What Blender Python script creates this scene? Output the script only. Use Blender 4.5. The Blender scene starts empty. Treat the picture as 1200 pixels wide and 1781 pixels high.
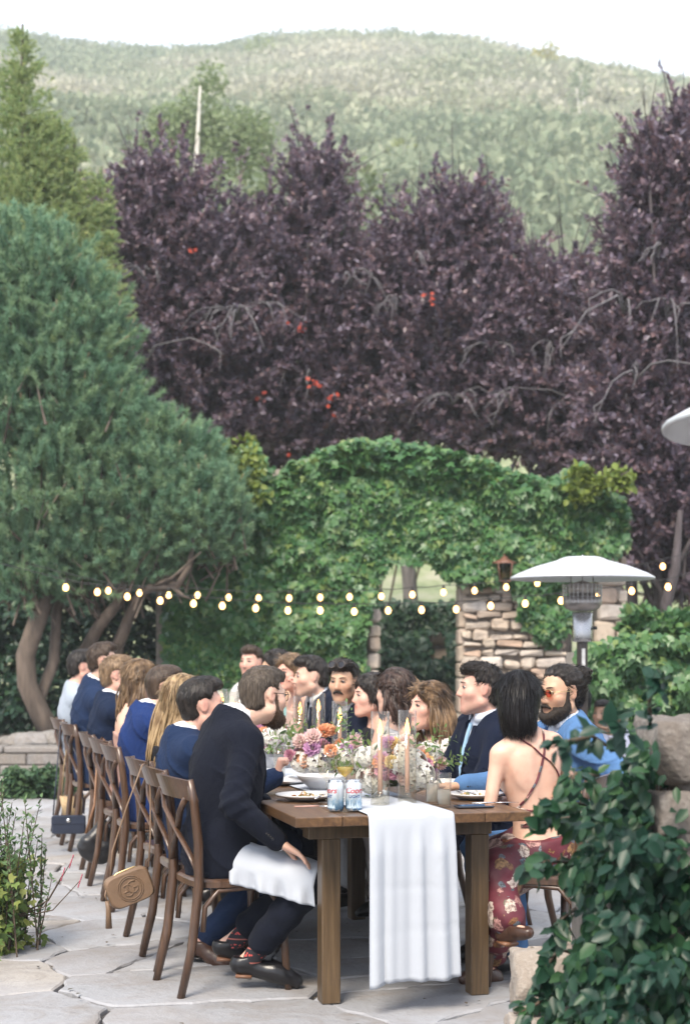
import bpy, math, random
import numpy as np
from mathutils import Vector, Matrix
PI = math.pi
rnd = random.Random(7)
rng = np.random.default_rng(11)
S = bpy.context.scene
COL = S.collection

# ------------------------------------------------------------------ camera
F, HY, CX, CZ = 2750.0, 1128.0, 600.0, 1.40      # focal length and horizon row of the 1200 x 1781 photograph
cam_d = bpy.data.cameras.new('camera')
cam = bpy.data.objects.new('camera', cam_d); COL.objects.link(cam)
cam.location = (0, 0, CZ); cam.rotation_euler = (PI/2, 0, 0)
cam_d.sensor_fit = 'VERTICAL'; cam_d.sensor_height = 36.0; cam_d.sensor_width = 36.0
cam_d.lens = 36.0*F/1781.0
cam_d.shift_y = (HY-890.5)/1781.0
cam_d.clip_start = 0.1; cam_d.clip_end = 3000
cam_d.dof.use_dof = True; cam_d.dof.focus_distance = 6.5; cam_d.dof.aperture_fstop = 3.4
S.camera = cam
# ------------------------------------------------------------------ sky, sun, exposure
SUN_EL, SUN_AZ = math.radians(48), math.radians(200)
world = bpy.data.worlds.new('World'); S.world = world; world.use_nodes = True
nt = world.node_tree; nt.nodes.clear()
wo = nt.nodes.new('ShaderNodeOutputWorld'); wb = nt.nodes.new('ShaderNodeBackground')
sk = nt.nodes.new('ShaderNodeTexSky'); sk.sky_type = 'NISHITA'; sk.sun_disc = False
sk.sun_elevation = SUN_EL; sk.sun_rotation = SUN_AZ; sk.dust_density = 4.0; sk.air_density = 1.0; sk.altitude = 1800
veil = nt.nodes.new('ShaderNodeMix'); veil.data_type = 'RGBA'; veil.inputs['Factor'].default_value = 0.6
veil.inputs['B'].default_value = (8.7, 8.9, 9.6, 1)          # thin bright cloud over the whole sky
nt.links.new(sk.outputs[0], veil.inputs['A']); nt.links.new(veil.outputs['Result'], wb.inputs[0])
wb.inputs[1].default_value = 0.10
nt.links.new(wb.outputs[0], wo.inputs[0])
sl = bpy.data.lights.new('sun', 'SUN'); sl.energy = 2.3; sl.angle = math.radians(22); sl.color = (1.0, 0.89, 0.74)
sun = bpy.data.objects.new('sun', sl); COL.objects.link(sun)
_d = Vector((math.sin(SUN_AZ)*math.cos(SUN_EL), math.cos(SUN_AZ)*math.cos(SUN_EL), math.sin(SUN_EL)))
sun.rotation_euler = _d.to_track_quat('Z', 'Y').to_euler()
S.render.engine = 'CYCLES'
vs = S.view_settings
S.display_settings.display_device = 'sRGB'
vs.view_transform = 'Standard'; vs.look = 'None'; vs.exposure = 1.38; vs.gamma = 1.0; vs.use_curve_mapping = False
cy = S.cycles
cy.max_bounces = 8; cy.diffuse_bounces = 4; cy.glossy_bounces = 3; cy.transmission_bounces = 6; cy.transparent_max_bounces = 24
cy.volume_bounces = 1; cy.caustics_reflective = False; cy.caustics_refractive = False
cy.use_denoising = True; cy.sample_clamp_indirect = 6.0
S.render.film_transparent = False

# ------------------------------------------------------------------ helpers
def W(px, py, Y):
    return Vector(((px-CX)/F*Y, Y, CZ-(py-HY)/F*Y))
def G(px, py, z=0.0):
    Y = F*(CZ-z)/(py-HY)
    return Vector(((px-CX)/F*Y, Y, z))
def tag(o, label=None, cat=None, group=None, kind=None):
    if label: o['label'] = label
    if cat: o['category'] = cat
    if group: o['group'] = group
    if kind: o['kind'] = kind
    return o
def thing(name, label, cat, loc=(0,0,0), rotz=0.0, group=None):
    o = bpy.data.objects.new(name, None); COL.objects.link(o)
    o.location = loc; o.rotation_euler = (0,0,rotz); o.empty_display_size = 0.1
    return tag(o, label, cat, group)
KIDS = {}
def link(name, me, mat=None, parent=None, loc=None):
    o = bpy.data.objects.new(name, me); COL.objects.link(o)
    if mat is not None and len(me.materials) == 0: me.materials.append(mat)
    if parent is not None:
        o.parent = parent; KIDS.setdefault(parent.name, []).append(o)
    if loc is not None: o.location = loc
    return o
def copy_tree(o, parent=None):
    c = o.copy(); COL.objects.link(c)
    if parent is not None:
        c.parent = parent; KIDS.setdefault(parent.name, []).append(c)
    for ch in list(KIDS.get(o.name, [])): copy_tree(ch, c)
    return c
def np_mesh(name, v, f, smooth=False):
    """v (N,3); f (M,k) uniform polygons"""
    v = np.ascontiguousarray(v, np.float32); f = np.ascontiguousarray(f, np.int32)
    me = bpy.data.meshes.new(name)
    n, k = f.shape
    me.vertices.add(len(v)); me.vertices.foreach_set('co', v.ravel())
    me.loops.add(n*k); me.loops.foreach_set('vertex_index', f.ravel())
    me.polygons.add(n); me.polygons.foreach_set('loop_start', np.arange(n, dtype=np.int32)*k)
    me.polygons.foreach_set('loop_total', np.full(n, k, np.int32))
    if smooth: me.polygons.foreach_set('use_smooth', np.ones(n, bool))
    me.update(calc_edges=True)
    return me

class MB:
    """collects shapes into one mesh"""
    def __init__(s): s.v = []; s.f = []; s.sm = []
    def add(s, verts, faces, smooth=False, M=None):
        b = len(s.v)
        for p in verts:
            p = Vector(p)
            s.v.append(tuple(M @ p) if M is not None else tuple(p))
        for q in faces: s.f.append([b+i for i in q]); s.sm.append(smooth)
        return s
    def box(s, lo, hi, M=None, bev=0.0):
        x0,y0,z0 = lo; x1,y1,z1 = hi
        if bev <= 0:
            V = [(x,y,z) for z in (z0,z1) for y in (y0,y1) for x in (x0,x1)]
            Fc = [(0,2,3,1),(4,5,7,6),(0,1,5,4),(2,6,7,3),(0,4,6,2),(1,3,7,5)]
            return s.add(V, Fc, False, M)
        b = bev; V = []; 
        cx,cy_,cz = (x0+x1)/2,(y0+y1)/2,(z0+z1)/2
        idx = {}
        for sx in (-1,1):
            for sy in (-1,1):
                for sz in (-1,1):
                    X = x1 if sx>0 else x0; Y = y1 if sy>0 else y0; Z = z1 if sz>0 else z0
                    for ax in range(3):
                        p = [X-sx*b, Y-sy*b, Z-sz*b]; p[ax] = (X,Y,Z)[ax]
                        idx[(sx,sy,sz,ax)] = len(V); V.append(p)
        Fc = []
        def orient(q):
            a,b_,c = [Vector(V[i]) for i in q[:3]]
            n = (b_-a).cross(c-a); m = sum((Vector(V[i]) for i in q), Vector())/len(q) - Vector((cx,cy_,cz))
            return q if n.dot(m) > 0 else q[::-1]
        for ax in range(3):
            o1,o2 = [(1,2),(0,2),(0,1)][ax]
            for sg in (-1,1):
                q = []
                for a_,b_ in ((-1,-1),(1,-1),(1,1),(-1,1)):
                    t = [0,0,0]; t[ax]=sg; t[o1]=a_; t[o2]=b_; q.append(idx[(*t,ax)])
                Fc.append(orient(q))
            for a_ in (-1,1):
                for b_ in (-1,1):
                    t0=[0,0,0]; t0[o1]=a_; t0[o2]=b_
                    ta=list(t0); ta[ax]=-1; tb=list(t0); tb[ax]=1
                    Fc.append(orient([idx[(*ta,o1)],idx[(*tb,o1)],idx[(*tb,o2)],idx[(*ta,o2)]]))
        for sx in (-1,1):
            for sy in (-1,1):
                for sz in (-1,1): Fc.append(orient([idx[(sx,sy,sz,a)] for a in range(3)]))
        return s.add(V, Fc, False, M)
    def tube(s, pts, rad, n=8, caps=True, M=None, flat=1.0, smooth=True):
        pts = [Vector(p) for p in pts]; m = len(pts)
        if not hasattr(rad, '__len__'): rad = [rad]*m
        V = []; up = None
        for i,p in enumerate(pts):
            t = (pts[min(i+1,m-1)]-pts[max(i-1,0)])
            t = t.normalized() if t.length > 1e-9 else Vector((0,0,1))
            if up is None:
                up = Vector((0,0,1)) if abs(t.z) < 0.9 else Vector((0,1,0))
            u = (up - t*up.dot(t))
            u = u.normalized() if u.length > 1e-6 else t.orthogonal().normalized()
            w = t.cross(u); up = u
            for j in range(n):
                a = 2*PI*j/n
                V.append(p + (u*math.cos(a)*flat + w*math.sin(a))*rad[i])
        Fc = [(i*n+j, i*n+(j+1)%n, (i+1)*n+(j+1)%n, (i+1)*n+j) for i in range(m-1) for j in range(n)]
        if caps: Fc += [tuple(range(n-1,-1,-1)), tuple(range((m-1)*n, m*n))]
        return s.add(V, Fc, smooth, M)
    def lathe(s, prof, n=24, M=None, smooth=True, close=False):
        V = []; m = len(prof)
        for r,z in prof:
            for j in range(n):
                a = 2*PI*j/n; V.append((r*math.cos(a), r*math.sin(a), z))
        Fc = [(i*n+j, i*n+(j+1)%n, (i+1)*n+(j+1)%n, (i+1)*n+j) for i in range(m-1) for j in range(n)]
        if close: Fc += [tuple(range(n-1,-1,-1)), tuple(range((m-1)*n, m*n))]
        return s.add(V, Fc, smooth, M)
    def ball(s, c, r, nu=10, nv=7, M=None):
        r = (r,r,r) if not hasattr(r,'__len__') else r
        V = [(c[0],c[1],c[2]+r[2])]
        for i in range(1,nv):
            t = PI*i/nv
            for j in range(nu):
                a = 2*PI*j/nu
                V.append((c[0]+r[0]*math.sin(t)*math.cos(a), c[1]+r[1]*math.sin(t)*math.sin(a), c[2]+r[2]*math.cos(t)))
        V.append((c[0],c[1],c[2]-r[2])); e = len(V)-1
        Fc = [(0,1+j,1+(j+1)%nu) for j in range(nu)]
        for i in range(nv-2):
            Fc += [(1+i*nu+j, 1+(i+1)*nu+j, 1+(i+1)*nu+(j+1)%nu, 1+i*nu+(j+1)%nu) for j in range(nu)]
        Fc += [(e, 1+(nv-2)*nu+(j+1)%nu, 1+(nv-2)*nu+j) for j in range(nu)]
        return s.add(V, Fc, True, M)
    def prism(s, poly, z0, z1, M=None, bev=0.0):
        n = len(poly)
        if bev > 0:
            c = sum((Vector((p[0],p[1],0)) for p in poly), Vector())/n
            V = [(p[0],p[1],z0) for p in poly]+[(p[0],p[1],z1-bev) for p in poly]
            for p in poly:
                d = Vector((p[0],p[1],0))-c; L = max(d.length,1e-6)
                q = c + d*max(0.2,(1-bev*1.3/L)); V.append((q.x,q.y,z1))
            Fc = [tuple(range(n-1,-1,-1)), tuple(range(2*n,3*n))]
            for k in range(2): Fc += [(k*n+i, k*n+(i+1)%n, (k+1)*n+(i+1)%n, (k+1)*n+i) for i in range(n)]
        else:
            V = [(p[0],p[1],z0) for p in poly]+[(p[0],p[1],z1) for p in poly]
            Fc = [tuple(range(n-1,-1,-1)), tuple(range(n,2*n))]+[(i,(i+1)%n,n+(i+1)%n,n+i) for i in range(n)]
        return s.add(V, Fc, False, M)
    def mesh(s, name, mat=None):
        me = bpy.data.meshes.new(name); me.from_pydata(s.v, [], s.f)
        me.polygons.foreach_set('use_smooth', s.sm); me.update()
        if mat is not None: me.materials.append(mat)
        return me
    def build(s, name, mat=None, parent=None, world=False, loc=None):
        if world and parent is not None:
            l = parent.location; s.v = [(a-l.x, b-l.y, c-l.z) for a,b,c in s.v]
        return link(name, s.mesh(name, mat), None, parent, loc)

# ------------------------------------------------------------------ materials
def rgb(h):
    h = h.lstrip('#'); c = [int(h[i:i+2],16)/255 for i in (0,2,4)]
    return tuple((x/12.92 if x <= 0.04045 else ((x+0.055)/1.055)**2.4) for x in c)+(1,)
def c4(c): return (*c[:3], 1)
class NT:
    def __init__(s, name):
        s.m = bpy.data.materials.new(name); s.m.use_nodes = True; s.t = s.m.node_tree
        s.t.nodes.clear(); s.out = s.t.nodes.new('ShaderNodeOutputMaterial')
    def n(s, typ, **kw):
        d = s.t.nodes.new('ShaderNode'+typ)
        for k,v in kw.items():
            if k.startswith('i_'):
                d.inputs[k[2:].replace('_',' ')].default_value = v
            else: setattr(d, k, v)
        return d
    def l(s, a, b): s.t.links.new(a, b)
    def obj(s): return s.n('TexCoord').outputs['Object']
    def noise(s, scale, detail=4, rough=.55, vec=None, stretch=None, dist=0):
        d = s.n('TexNoise', i_Scale=scale, i_Detail=detail, i_Roughness=rough, i_Distortion=dist)
        v = vec if vec is not None else s.obj()
        if stretch is not None:
            mp = s.n('Mapping'); mp.inputs['Scale'].default_value = stretch; s.l(v, mp.inputs[0]); v = mp.outputs[0]
        s.l(v, d.inputs['Vector']); return d.outputs[0]
    def ramp(s, fac, stops, interp='LINEAR'):
        r = s.n('ValToRGB'); r.color_ramp.interpolation = interp; e = r.color_ramp.elements
        e[0].position, e[0].color = stops[0][0], c4(stops[0][1]); e[1].position, e[1].color = stops[-1][0], c4(stops[-1][1])
        for p,c in stops[1:-1]:
            x = e.new(p); x.color = c4(c)
        s.l(fac, r.inputs[0]); return r.outputs[0]
    def mix(s, fac, a, b, blend='MIX'):
        m = s.n('Mix', data_type='RGBA', blend_type=blend)
        for inp,v in ((m.inputs['Factor'],fac),(m.inputs['A'],a),(m.inputs['B'],b)):
            if hasattr(v,'node'): s.l(v, inp)
            elif hasattr(v,'__len__'): inp.default_value = c4(v)
            else: inp.default_value = v
        return m.outputs['Result']
    def math(s, op, a, b=0.0):
        m = s.n('Math', operation=op)
        for i,v in ((0,a),(1,b)):
            if hasattr(v,'node'): s.l(v, m.inputs[i])
            else: m.inputs[i].default_value = v
        return m.outputs[0]
    def bump(s, h, strength=.3, dist=.01):
        b = s.n('Bump', i_Strength=strength, i_Distance=dist); s.l(h, b.inputs['Height']); return b.outputs[0]
    def pri(s, col, rough=.6, normal=None, **kw):
        p = s.n('BsdfPrincipled')
        if hasattr(col,'node'): s.l(col, p.inputs['Base Color'])
        else: p.inputs['Base Color'].default_value = c4(col)
        if hasattr(rough,'node'): s.l(rough, p.inputs['Roughness'])
        else: p.inputs['Roughness'].default_value = rough
        if normal is not None: s.l(normal, p.inputs['Normal'])
        for k,v in kw.items(): p.inputs[k.replace('_',' ')].default_value = v
        return p
    def end(s, sh, disp=None):
        s.l(sh.outputs[0] if hasattr(sh,'outputs') else sh, s.out.inputs[0]); return s.m
def m_simple(name, col, rough=.6, var=.15, scale=20, bump=.0, bscale=80, **kw):
    t = NT(name); c = c4(col)
    n = t.noise(scale)
    dk = tuple(x*(1-var) for x in c[:3]); lt = tuple(min(1,x*(1+var)) for x in c[:3])
    colr = t.ramp(n, [(.3,dk),(.7,lt)])
    nm = t.bump(t.noise(bscale), bump, .01) if bump > 0 else None
    return t.end(t.pri(colr, rough, nm, **kw))
def m_leaf(name, cols, rough=.5, trans=.25, spec=.4, clump=0.0):
    """leaf colours vary from leaf to leaf (random per island) and from clump to clump (attribute var)"""
    t = NT(name); g = t.n('NewGeometry')
    k = len(cols)
    fac = g.outputs['Random Per Island']
    if clump > 0: at = t.n('Attribute', attribute_name='var'); fac = t.math('ADD', t.math('MULTIPLY', at.outputs['Fac'], clump), t.math('MULTIPLY', fac, 1-clump))
    col = t.ramp(fac, [(i/(k-1), c) for i,c in enumerate(cols)])
    p = t.pri(col, rough); p.inputs['Specular IOR Level'].default_value = spec
    tr = t.n('BsdfTranslucent'); t.l(col, tr.inputs[0])
    mx = t.n('MixShader'); mx.inputs[0].default_value = trans
    t.l(p.outputs[0], mx.inputs[1]); t.l(tr.outputs[0], mx.inputs[2])
    return t.end(mx)
def m_cloth(name, col, rough=.8, weave=900, wr=.25, sheen=.04, var=.12):
    t = NT(name); c = c4(col)
    n1 = t.noise(6, 3); n2 = t.noise(weave, 2)
    colr = t.ramp(t.mix(.5, n1, n2), [(.35, tuple(x*(1-var) for x in c[:3])), (.65, tuple(min(1,x*(1+var)) for x in c[:3]))])
    h = t.mix(.12, t.noise(8, 4, .62, dist=2.2, stretch=(1,1,.6)), n2)
    p = t.pri(colr, rough, t.bump(h, min(1,wr*2.6), .03)); p.inputs['Sheen Weight'].default_value = sheen; p.inputs['Sheen Roughness'].default_value = .5
    p.inputs['Specular IOR Level'].default_value = .10
    return t.end(p)
def m_glass(name, tint=(1,1,1), ior=1.45, rough=0.0):
    t = NT(name); fr = t.n('Fresnel', i_IOR=ior); ge = t.n('NewGeometry'); mi = t.n('Mix'); mi.inputs[2].default_value = ior; mi.inputs[3].default_value = 1/ior; t.l(ge.outputs['Backfacing'], mi.inputs[0]); t.l(mi.outputs[0], fr.inputs[0]); tr = t.n('BsdfTransparent'); tr.inputs[0].default_value = c4(tint)
    gl = t.n('BsdfGlossy'); gl.inputs['Roughness'].default_value = rough
    mx = t.n('MixShader'); t.l(fr.outputs[0], mx.inputs[0]); t.l(tr.outputs[0], mx.inputs[1]); t.l(gl.outputs[0], mx.inputs[2])
    return t.end(mx)
def m_emit(name, col, st):
    t = NT(name); e = t.n('Emission'); e.inputs[0].default_value = c4(col); e.inputs[1].default_value = st
    return t.end(e)
def m_metal(name, col, rough=.3):
    t = NT(name); n = t.noise(30, 3)
    r = t.math('MULTIPLY_ADD', n, .2); t.t.nodes[-1].inputs[2].default_value = rough-.1
    return t.end(t.pri(col, r, None, Metallic=1.0))

# ------------------------------------------------------------------ leaves and noise
def unit(a): return a/np.maximum(np.linalg.norm(a, axis=-1, keepdims=True), 1e-9)
def leaf_arrays(p, d, nrm, ln, wd, fold=.25, shape='kite'):
    """p base points (N,3), d directions, nrm normals, ln lengths, wd widths"""
    d = unit(d); n = unit(nrm - d*np.sum(nrm*d,1,keepdims=True)); s = np.cross(d, n)
    N = len(p); ln = np.broadcast_to(np.asarray(ln), (N,))[:,None]; wd = np.broadcast_to(np.asarray(wd), (N,))[:,None]
    if shape == 'kite':
        v = np.stack([p, p+d*ln*.42+s*wd*.5+n*wd*fold*.5, p+d*ln, p+d*ln*.42-s*wd*.5+n*wd*fold*.5], 1)
        f = np.array([[0,1,2],[0,2,3]])
    elif shape == 'needle':
        v = np.stack([p-s*wd*.5, p+s*wd*.5, p+d*ln], 1); f = np.array([[0,1,2]])
    elif shape == 'ivy':        # three-lobed, drooping tip
        v = np.stack([p, p+d*ln*.15+s*wd*.42+n*wd*fold*.3, p+d*ln*.55+s*wd*.5, p+d*ln*.62+s*wd*.2+n*wd*fold*.1, p+d*ln-n*ln*.18,
                      p+d*ln*.62-s*wd*.2+n*wd*fold*.1, p+d*ln*.55-s*wd*.5, p+d*ln*.15-s*wd*.42+n*wd*fold*.3, p+d*ln*.5-n*ln*.05], 1)
        f = np.array([[0,1,8],[1,2,8],[2,3,8],[3,4,8],[4,5,8],[5,6,8],[6,7,8],[7,0,8]])
    elif shape == 'oval':
        v = np.stack([p, p+d*ln*.3+s*wd*.45+n*wd*fold*.5, p+d*ln*.7+s*wd*.38+n*wd*fold*.4-n*ln*.04, p+d*ln-n*ln*.12,
                      p+d*ln*.7-s*wd*.38+n*wd*fold*.4-n*ln*.04, p+d*ln*.3-s*wd*.45+n*wd*fold*.5, p+d*ln*.5-n*ln*.02], 1)
        f = np.array([[0,1,6],[1,2,6],[2,3,6],[3,4,6],[4,5,6],[5,0,6]])
    k = v.shape[1]
    return v.reshape(-1,3), (f[None]+np.arange(N)[:,None,None]*k).reshape(-1,3)
def set_var(me, var):
    a = me.attributes.new('var','FLOAT','FACE'); a.data.foreach_set('value', np.ascontiguousarray(var, np.float32))
def rdir(n): return unit(rng.normal(size=(n,3)))
def in_poly(x, y, poly):
    x = np.asarray(x); y = np.asarray(y); r = np.zeros(x.shape, bool); n = len(poly)
    for i in range(n):
        x0,y0 = poly[i]; x1,y1 = poly[(i+1)%n]
        c = ((y0 > y) != (y1 > y)); xi = (x1-x0)*(y-y0)/((y1-y0) if y1 != y0 else 1e-9)+x0
        r ^= c & (x < xi)
    return r
_nt = np.random.default_rng(5).random((64,64))
def vnoise(x, y):
    x = np.asarray(x, float); y = np.asarray(y, float)
    xi = np.floor(x).astype(int); yi = np.floor(y).astype(int); fx = x-xi; fy = y-yi
    fx = fx*fx*(3-2*fx); fy = fy*fy*(3-2*fy)
    a = _nt[xi%64,yi%64]; b = _nt[(xi+1)%64,yi%64]; c = _nt[xi%64,(yi+1)%64]; d = _nt[(xi+1)%64,(yi+1)%64]
    return (a*(1-fx)+b*fx)*(1-fy)+(c*(1-fx)+d*fx)*fy
def fbm(x, y, o=4):
    s = 0; a = .5
    for i in range(o): s = s+a*vnoise(x*2**i+i*17.3, y*2**i+i*9.1); a *= .5
    return s
# ================================================================== SETTING
def m_flag():
    t = NT('flagstone'); o = t.obj(); inf = t.n('ObjectInfo')
    base = t.ramp(inf.outputs['Random'], [(0,(.22,.23,.255)),(.3,(.31,.305,.305)),(.55,(.25,.26,.285)),(.75,(.32,.285,.245)),(.9,(.35,.335,.32)),(1,(.24,.235,.245))])
    n1 = t.noise(3.5, 5, .62, dist=.8); n2 = t.noise(26, 5, .65); n3 = t.noise(1.1, 3)
    c = t.mix(t.ramp(n1,[(.42,(0,0,0)),(.66,(.85,.85,.85))]), base, (.20,.175,.155,1))
    c = t.mix(t.ramp(n2,[(.55,(0,0,0)),(.75,(.5,.5,.5))]), c, (.12,.125,.14,1))
    c = t.mix(t.ramp(n3,[(.4,(0,0,0)),(.65,(.45,.45,.45))]), c, (.40,.41,.44,1))
    h = t.mix(.4, n1, n2)
    return t.end(t.pri(c, .72, t.bump(h, .9, .02)))
M_FLAG = m_flag()
M_SOIL = m_simple('soil', (.045,.04,.034), .95, .4, 9, .6, 40)
def m_stone(name, cols, bs=.6):
    t = NT(name); inf = t.n('ObjectInfo')
    k = len(cols)
    base = t.ramp(inf.outputs['Random'], [(i/(k-1),c) for i,c in enumerate(cols)])
    n1 = t.noise(9, 5, .65, dist=.5); n2 = t.noise(45, 4)
    c = t.mix(t.ramp(n1,[(.45,(0,0,0)),(.75,(.55,.55,.55))]), base, (.20,.16,.125,1))
    c = t.mix(t.ramp(n2,[(.5,(0,0,0)),(.8,(.35,.35,.35))]), c, (.5,.47,.43,1))
    return t.end(t.pri(c, .85, t.bump(t.mix(.5,n1,n2), bs, .02)))
M_PLANTST = m_stone('planter_stone_shaded',[(.15,.145,.145),(.20,.19,.18),(.17,.155,.14),(.22,.21,.205)])  # shade over the planter is put into these darker stone tones
M_WALLST = m_stone('sandstone', [(.42,.34,.27),(.50,.43,.36),(.44,.31,.23),(.55,.50,.45),(.40,.31,.24),(.52,.44,.35)])
M_MORTAR = m_simple('mortar', (.30,.265,.23), .95, .3, 15, .5, 60)

# --- terrain: one sheet from behind the camera to the far side of the hill
SKYX = [-500,-100,10,100,200,300,400,500,600,700,800,900,1000,1100,1200,1350,1700]
SKYY = [92,62,72,86,101,104,95,79,71,73,83,103,129,146,166,196,270]
def ridge(x):
    px = CX+x/260.0*F
    return CZ+(HY-np.interp(px, SKYX, SKYY))/F*260.0
def terr(x, y):
    x = np.asarray(x,float); y = np.asarray(y,float)
    lawn = np.clip((y-20.5)/18,0,1)*2.3
    t = np.clip((y-40)/220,0,1)
    up = ridge(x)*t**.97
    back = np.clip((y-262)/160,0,1)
    h = np.where(y > 40, lawn+(up-2.3*t), lawn)*(1-.75*back)
    hn = (fbm(x*.035, y*.035, 4)-.47)*9*np.clip((y-60)/60,0,1)*np.clip((262-y)/70,.0,1)
    return h+hn-.06*(y<20.5)
ys = np.concatenate([[-40,-10,0], np.arange(3,24,1.0), np.arange(24,60,2.0), np.arange(60,300,3.0), np.arange(300,460,16.0)])
xs = np.concatenate([[-420,-300,-220,-170],np.arange(-130,-30,4.0),np.arange(-30,30,2.0),np.arange(30,132,4.0),[170,220,300,420]])
gx, gy = np.meshgrid(xs, ys); gz = terr(gx, gy)
nx, ny = len(xs), len(ys)
v = np.stack([gx.ravel(), gy.ravel(), gz.ravel()],1)
ii = np.arange(nx-1)[None]+np.arange(ny-1)[:,None]*nx
f = np.stack([ii,ii+1,ii+nx+1,ii+nx],-1).reshape(-1,4)
def m_terrain():
    t = NT('terrain'); o = t.n('TexCoord').outputs['Object']; sp = t.n('SeparateXYZ'); t.l(o, sp.inputs[0])
    far = t.n('MapRange'); t.l(sp.outputs['Y'], far.inputs[0]); far.inputs[1].default_value = 19.5; far.inputs[2].default_value = 21.5
    hill = t.n('MapRange'); t.l(sp.outputs['Y'], hill.inputs[0]); hill.inputs[1].default_value = 40; hill.inputs[2].default_value = 70
    n = t.noise(.12, 5); n2 = t.noise(.9, 4)
    soil = t.ramp(t.noise(3,5), [(.3,(.04,.035,.03)),(.7,(.075,.065,.055))])
    grass = t.ramp(t.noise(1.3,5), [(.35,(.13,.17,.075)),(.5,(.24,.27,.14)),(.65,(.33,.32,.22))])
    sage = t.ramp(t.mix(.5,n,n2), [(.35,(.15,.18,.11)),(.5,(.22,.235,.15)),(.65,(.30,.28,.21))])
    c = t.mix(far.outputs[0], soil, grass); c = t.mix(hill.outputs[0], c, sage)
    return t.end(t.pri(c, .95, t.bump(t.noise(2.5,5), .5, .1)))
me = np_mesh('ground', v, f, True); me.materials.append(m_terrain())
tag(link('ground', me), 'bare earth and lawn rising to a brush covered hill behind the garden', kind='structure')

# --- brush covering the hill (nobody could count it)
n = 8200
by = 62+ (rng.random(n)**.95)*205; bx = (rng.random(n)-.5)*2*(.245*by+12)
br = rng.uniform(.7,2.3,n)*(.75+.55*fbm(bx*.03+9,by*.03,3)*1.6)*(1+.2*(by>170)); 
dens = fbm(bx*.05+3, by*.05, 3); keep = dens > .0; bx,by,br,dens = bx[keep],by[keep],br[keep],dens[keep]
bz = terr(bx,by)
K = 60; N = len(bx)
dirs = rdir(N*K); dirs[:,2] = np.abs(dirs[:,2])*.9+.05
rad = (br[:,None]*rng.uniform(.55,1.08,(N,K))).ravel()[:,None]
c = np.repeat(np.stack([bx,by,bz],1),K,0)
p = c+dirs*rad*np.array([1.15,1.15,.8]); d = unit(dirs+rng.normal(size=dirs.shape)*.7)
pv = np.repeat(np.clip((fbm(bx*.03+4,by*.022,3)-.31)*2.7+rng.normal(size=N)*.13,0,1),K)
lv, lf = leaf_arrays(p, d, rdir(len(p)), rng.uniform(.4,.9,len(p)), rng.uniform(.35,.7,len(p)), .2)
M_BRUSH = m_leaf('hill_brush', [(0.196,0.245,0.161),(0.280,0.322,0.210),(0.371,0.392,0.266),(0.420,0.420,0.308),(0.406,0.399,0.322),(0.518,0.497,0.378),(0.560,0.532,0.364)], .7, .3, .1, .75)
me = np_mesh('hill_brush', lv, lf); set_var(me, np.repeat(pv,2)); o = link('hill_brush', me, M_BRUSH)
tag(o, 'grey green scrub oak and sagebrush covering the whole hillside', 'scrub', kind='stuff')
# paler bushes that stand out on the slope
def bush(name, label, px, py, Y, r, cols, K=260, squash=.8, stems=False, ls=(.4,.8), group=None):
    x = (px-CX)/F*Y; z = float(terr(x,Y)); rt = thing(name, label, 'bush', (x,Y,z), 0, group)
    d = rdir(K); d[:,2] = np.abs(d[:,2]); 
    p = d*np.array([r,r,r*squash*2])*rng.uniform(.5,1.05,(K,1))+np.array([0,0,.1])
    a, b = leaf_arrays(p, unit(d+rng.normal(size=d.shape)*.8), rdir(K), rng.uniform(ls[0],ls[1],K), rng.uniform(ls[0]*.7,ls[1]*.7,K))
    link('foliage', np_mesh('foliage', a, b), m_leaf(name+'_leaf', cols, .7, .25, .2), rt)
    m = MB()
    for i in range(4):
        an = i*1.7; m.tube([(0.1*math.cos(an),.1*math.sin(an),-.3),(r*.3*math.cos(an),r*.3*math.sin(an),r*.7),(r*.6*math.cos(an),r*.6*math.sin(an),r*1.2)],[.09,.06,.03],5)
    m.build('stems', M_BARKP, rt)
    return rt
def m_bark(name, a, b, sc=9):
    t = NT(name); n = t.noise(sc, 6, .65, stretch=(1,1,.25), dist=.6)
    return t.end(t.pri(t.ramp(n,[(.35,a),(.65,b)]), .9, t.bump(n, .8, .02)))
M_BARKP = m_bark('bark_grey', (.06,.055,.053), (.16,.148,.14))
M_BARKPINE = m_bark('bark_pine', (.055,.042,.034), (.15,.115,.09), 6)
M_BARKPL = m_bark('bark_plum', (.035,.028,.03), (.09,.075,.08))
M_BIRCH = m_bark('bark_pale', (.40,.38,.34), (.60,.57,.52), 4)
for (px,py,Y,r,lab,cols) in [
    (945,165,205,2.6,'yellow green bush standing out near the top right of the hillside',[(.30,.29,.08),(.40,.36,.12),(.24,.26,.09)]),
    (898,190,196,1.5,'small lime bush low beside the yellow bush on the hill',[(.24,.29,.08),(.33,.36,.12),(.2,.25,.09)]),
    (455,108,228,2.4,'bright green bush on the upper left hillside under the skyline',[(.20,.27,.08),(.26,.31,.11),(.17,.23,.08)]),
    (700,375,112,1.9,'lime green bush low on the hill above the purple trees',[(.25,.30,.09),(.31,.34,.13),(.2,.25,.09)])]:
    bush('hillside_bush', lab, px, py, Y, r, cols, group='paler bushes on the hillside')
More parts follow.
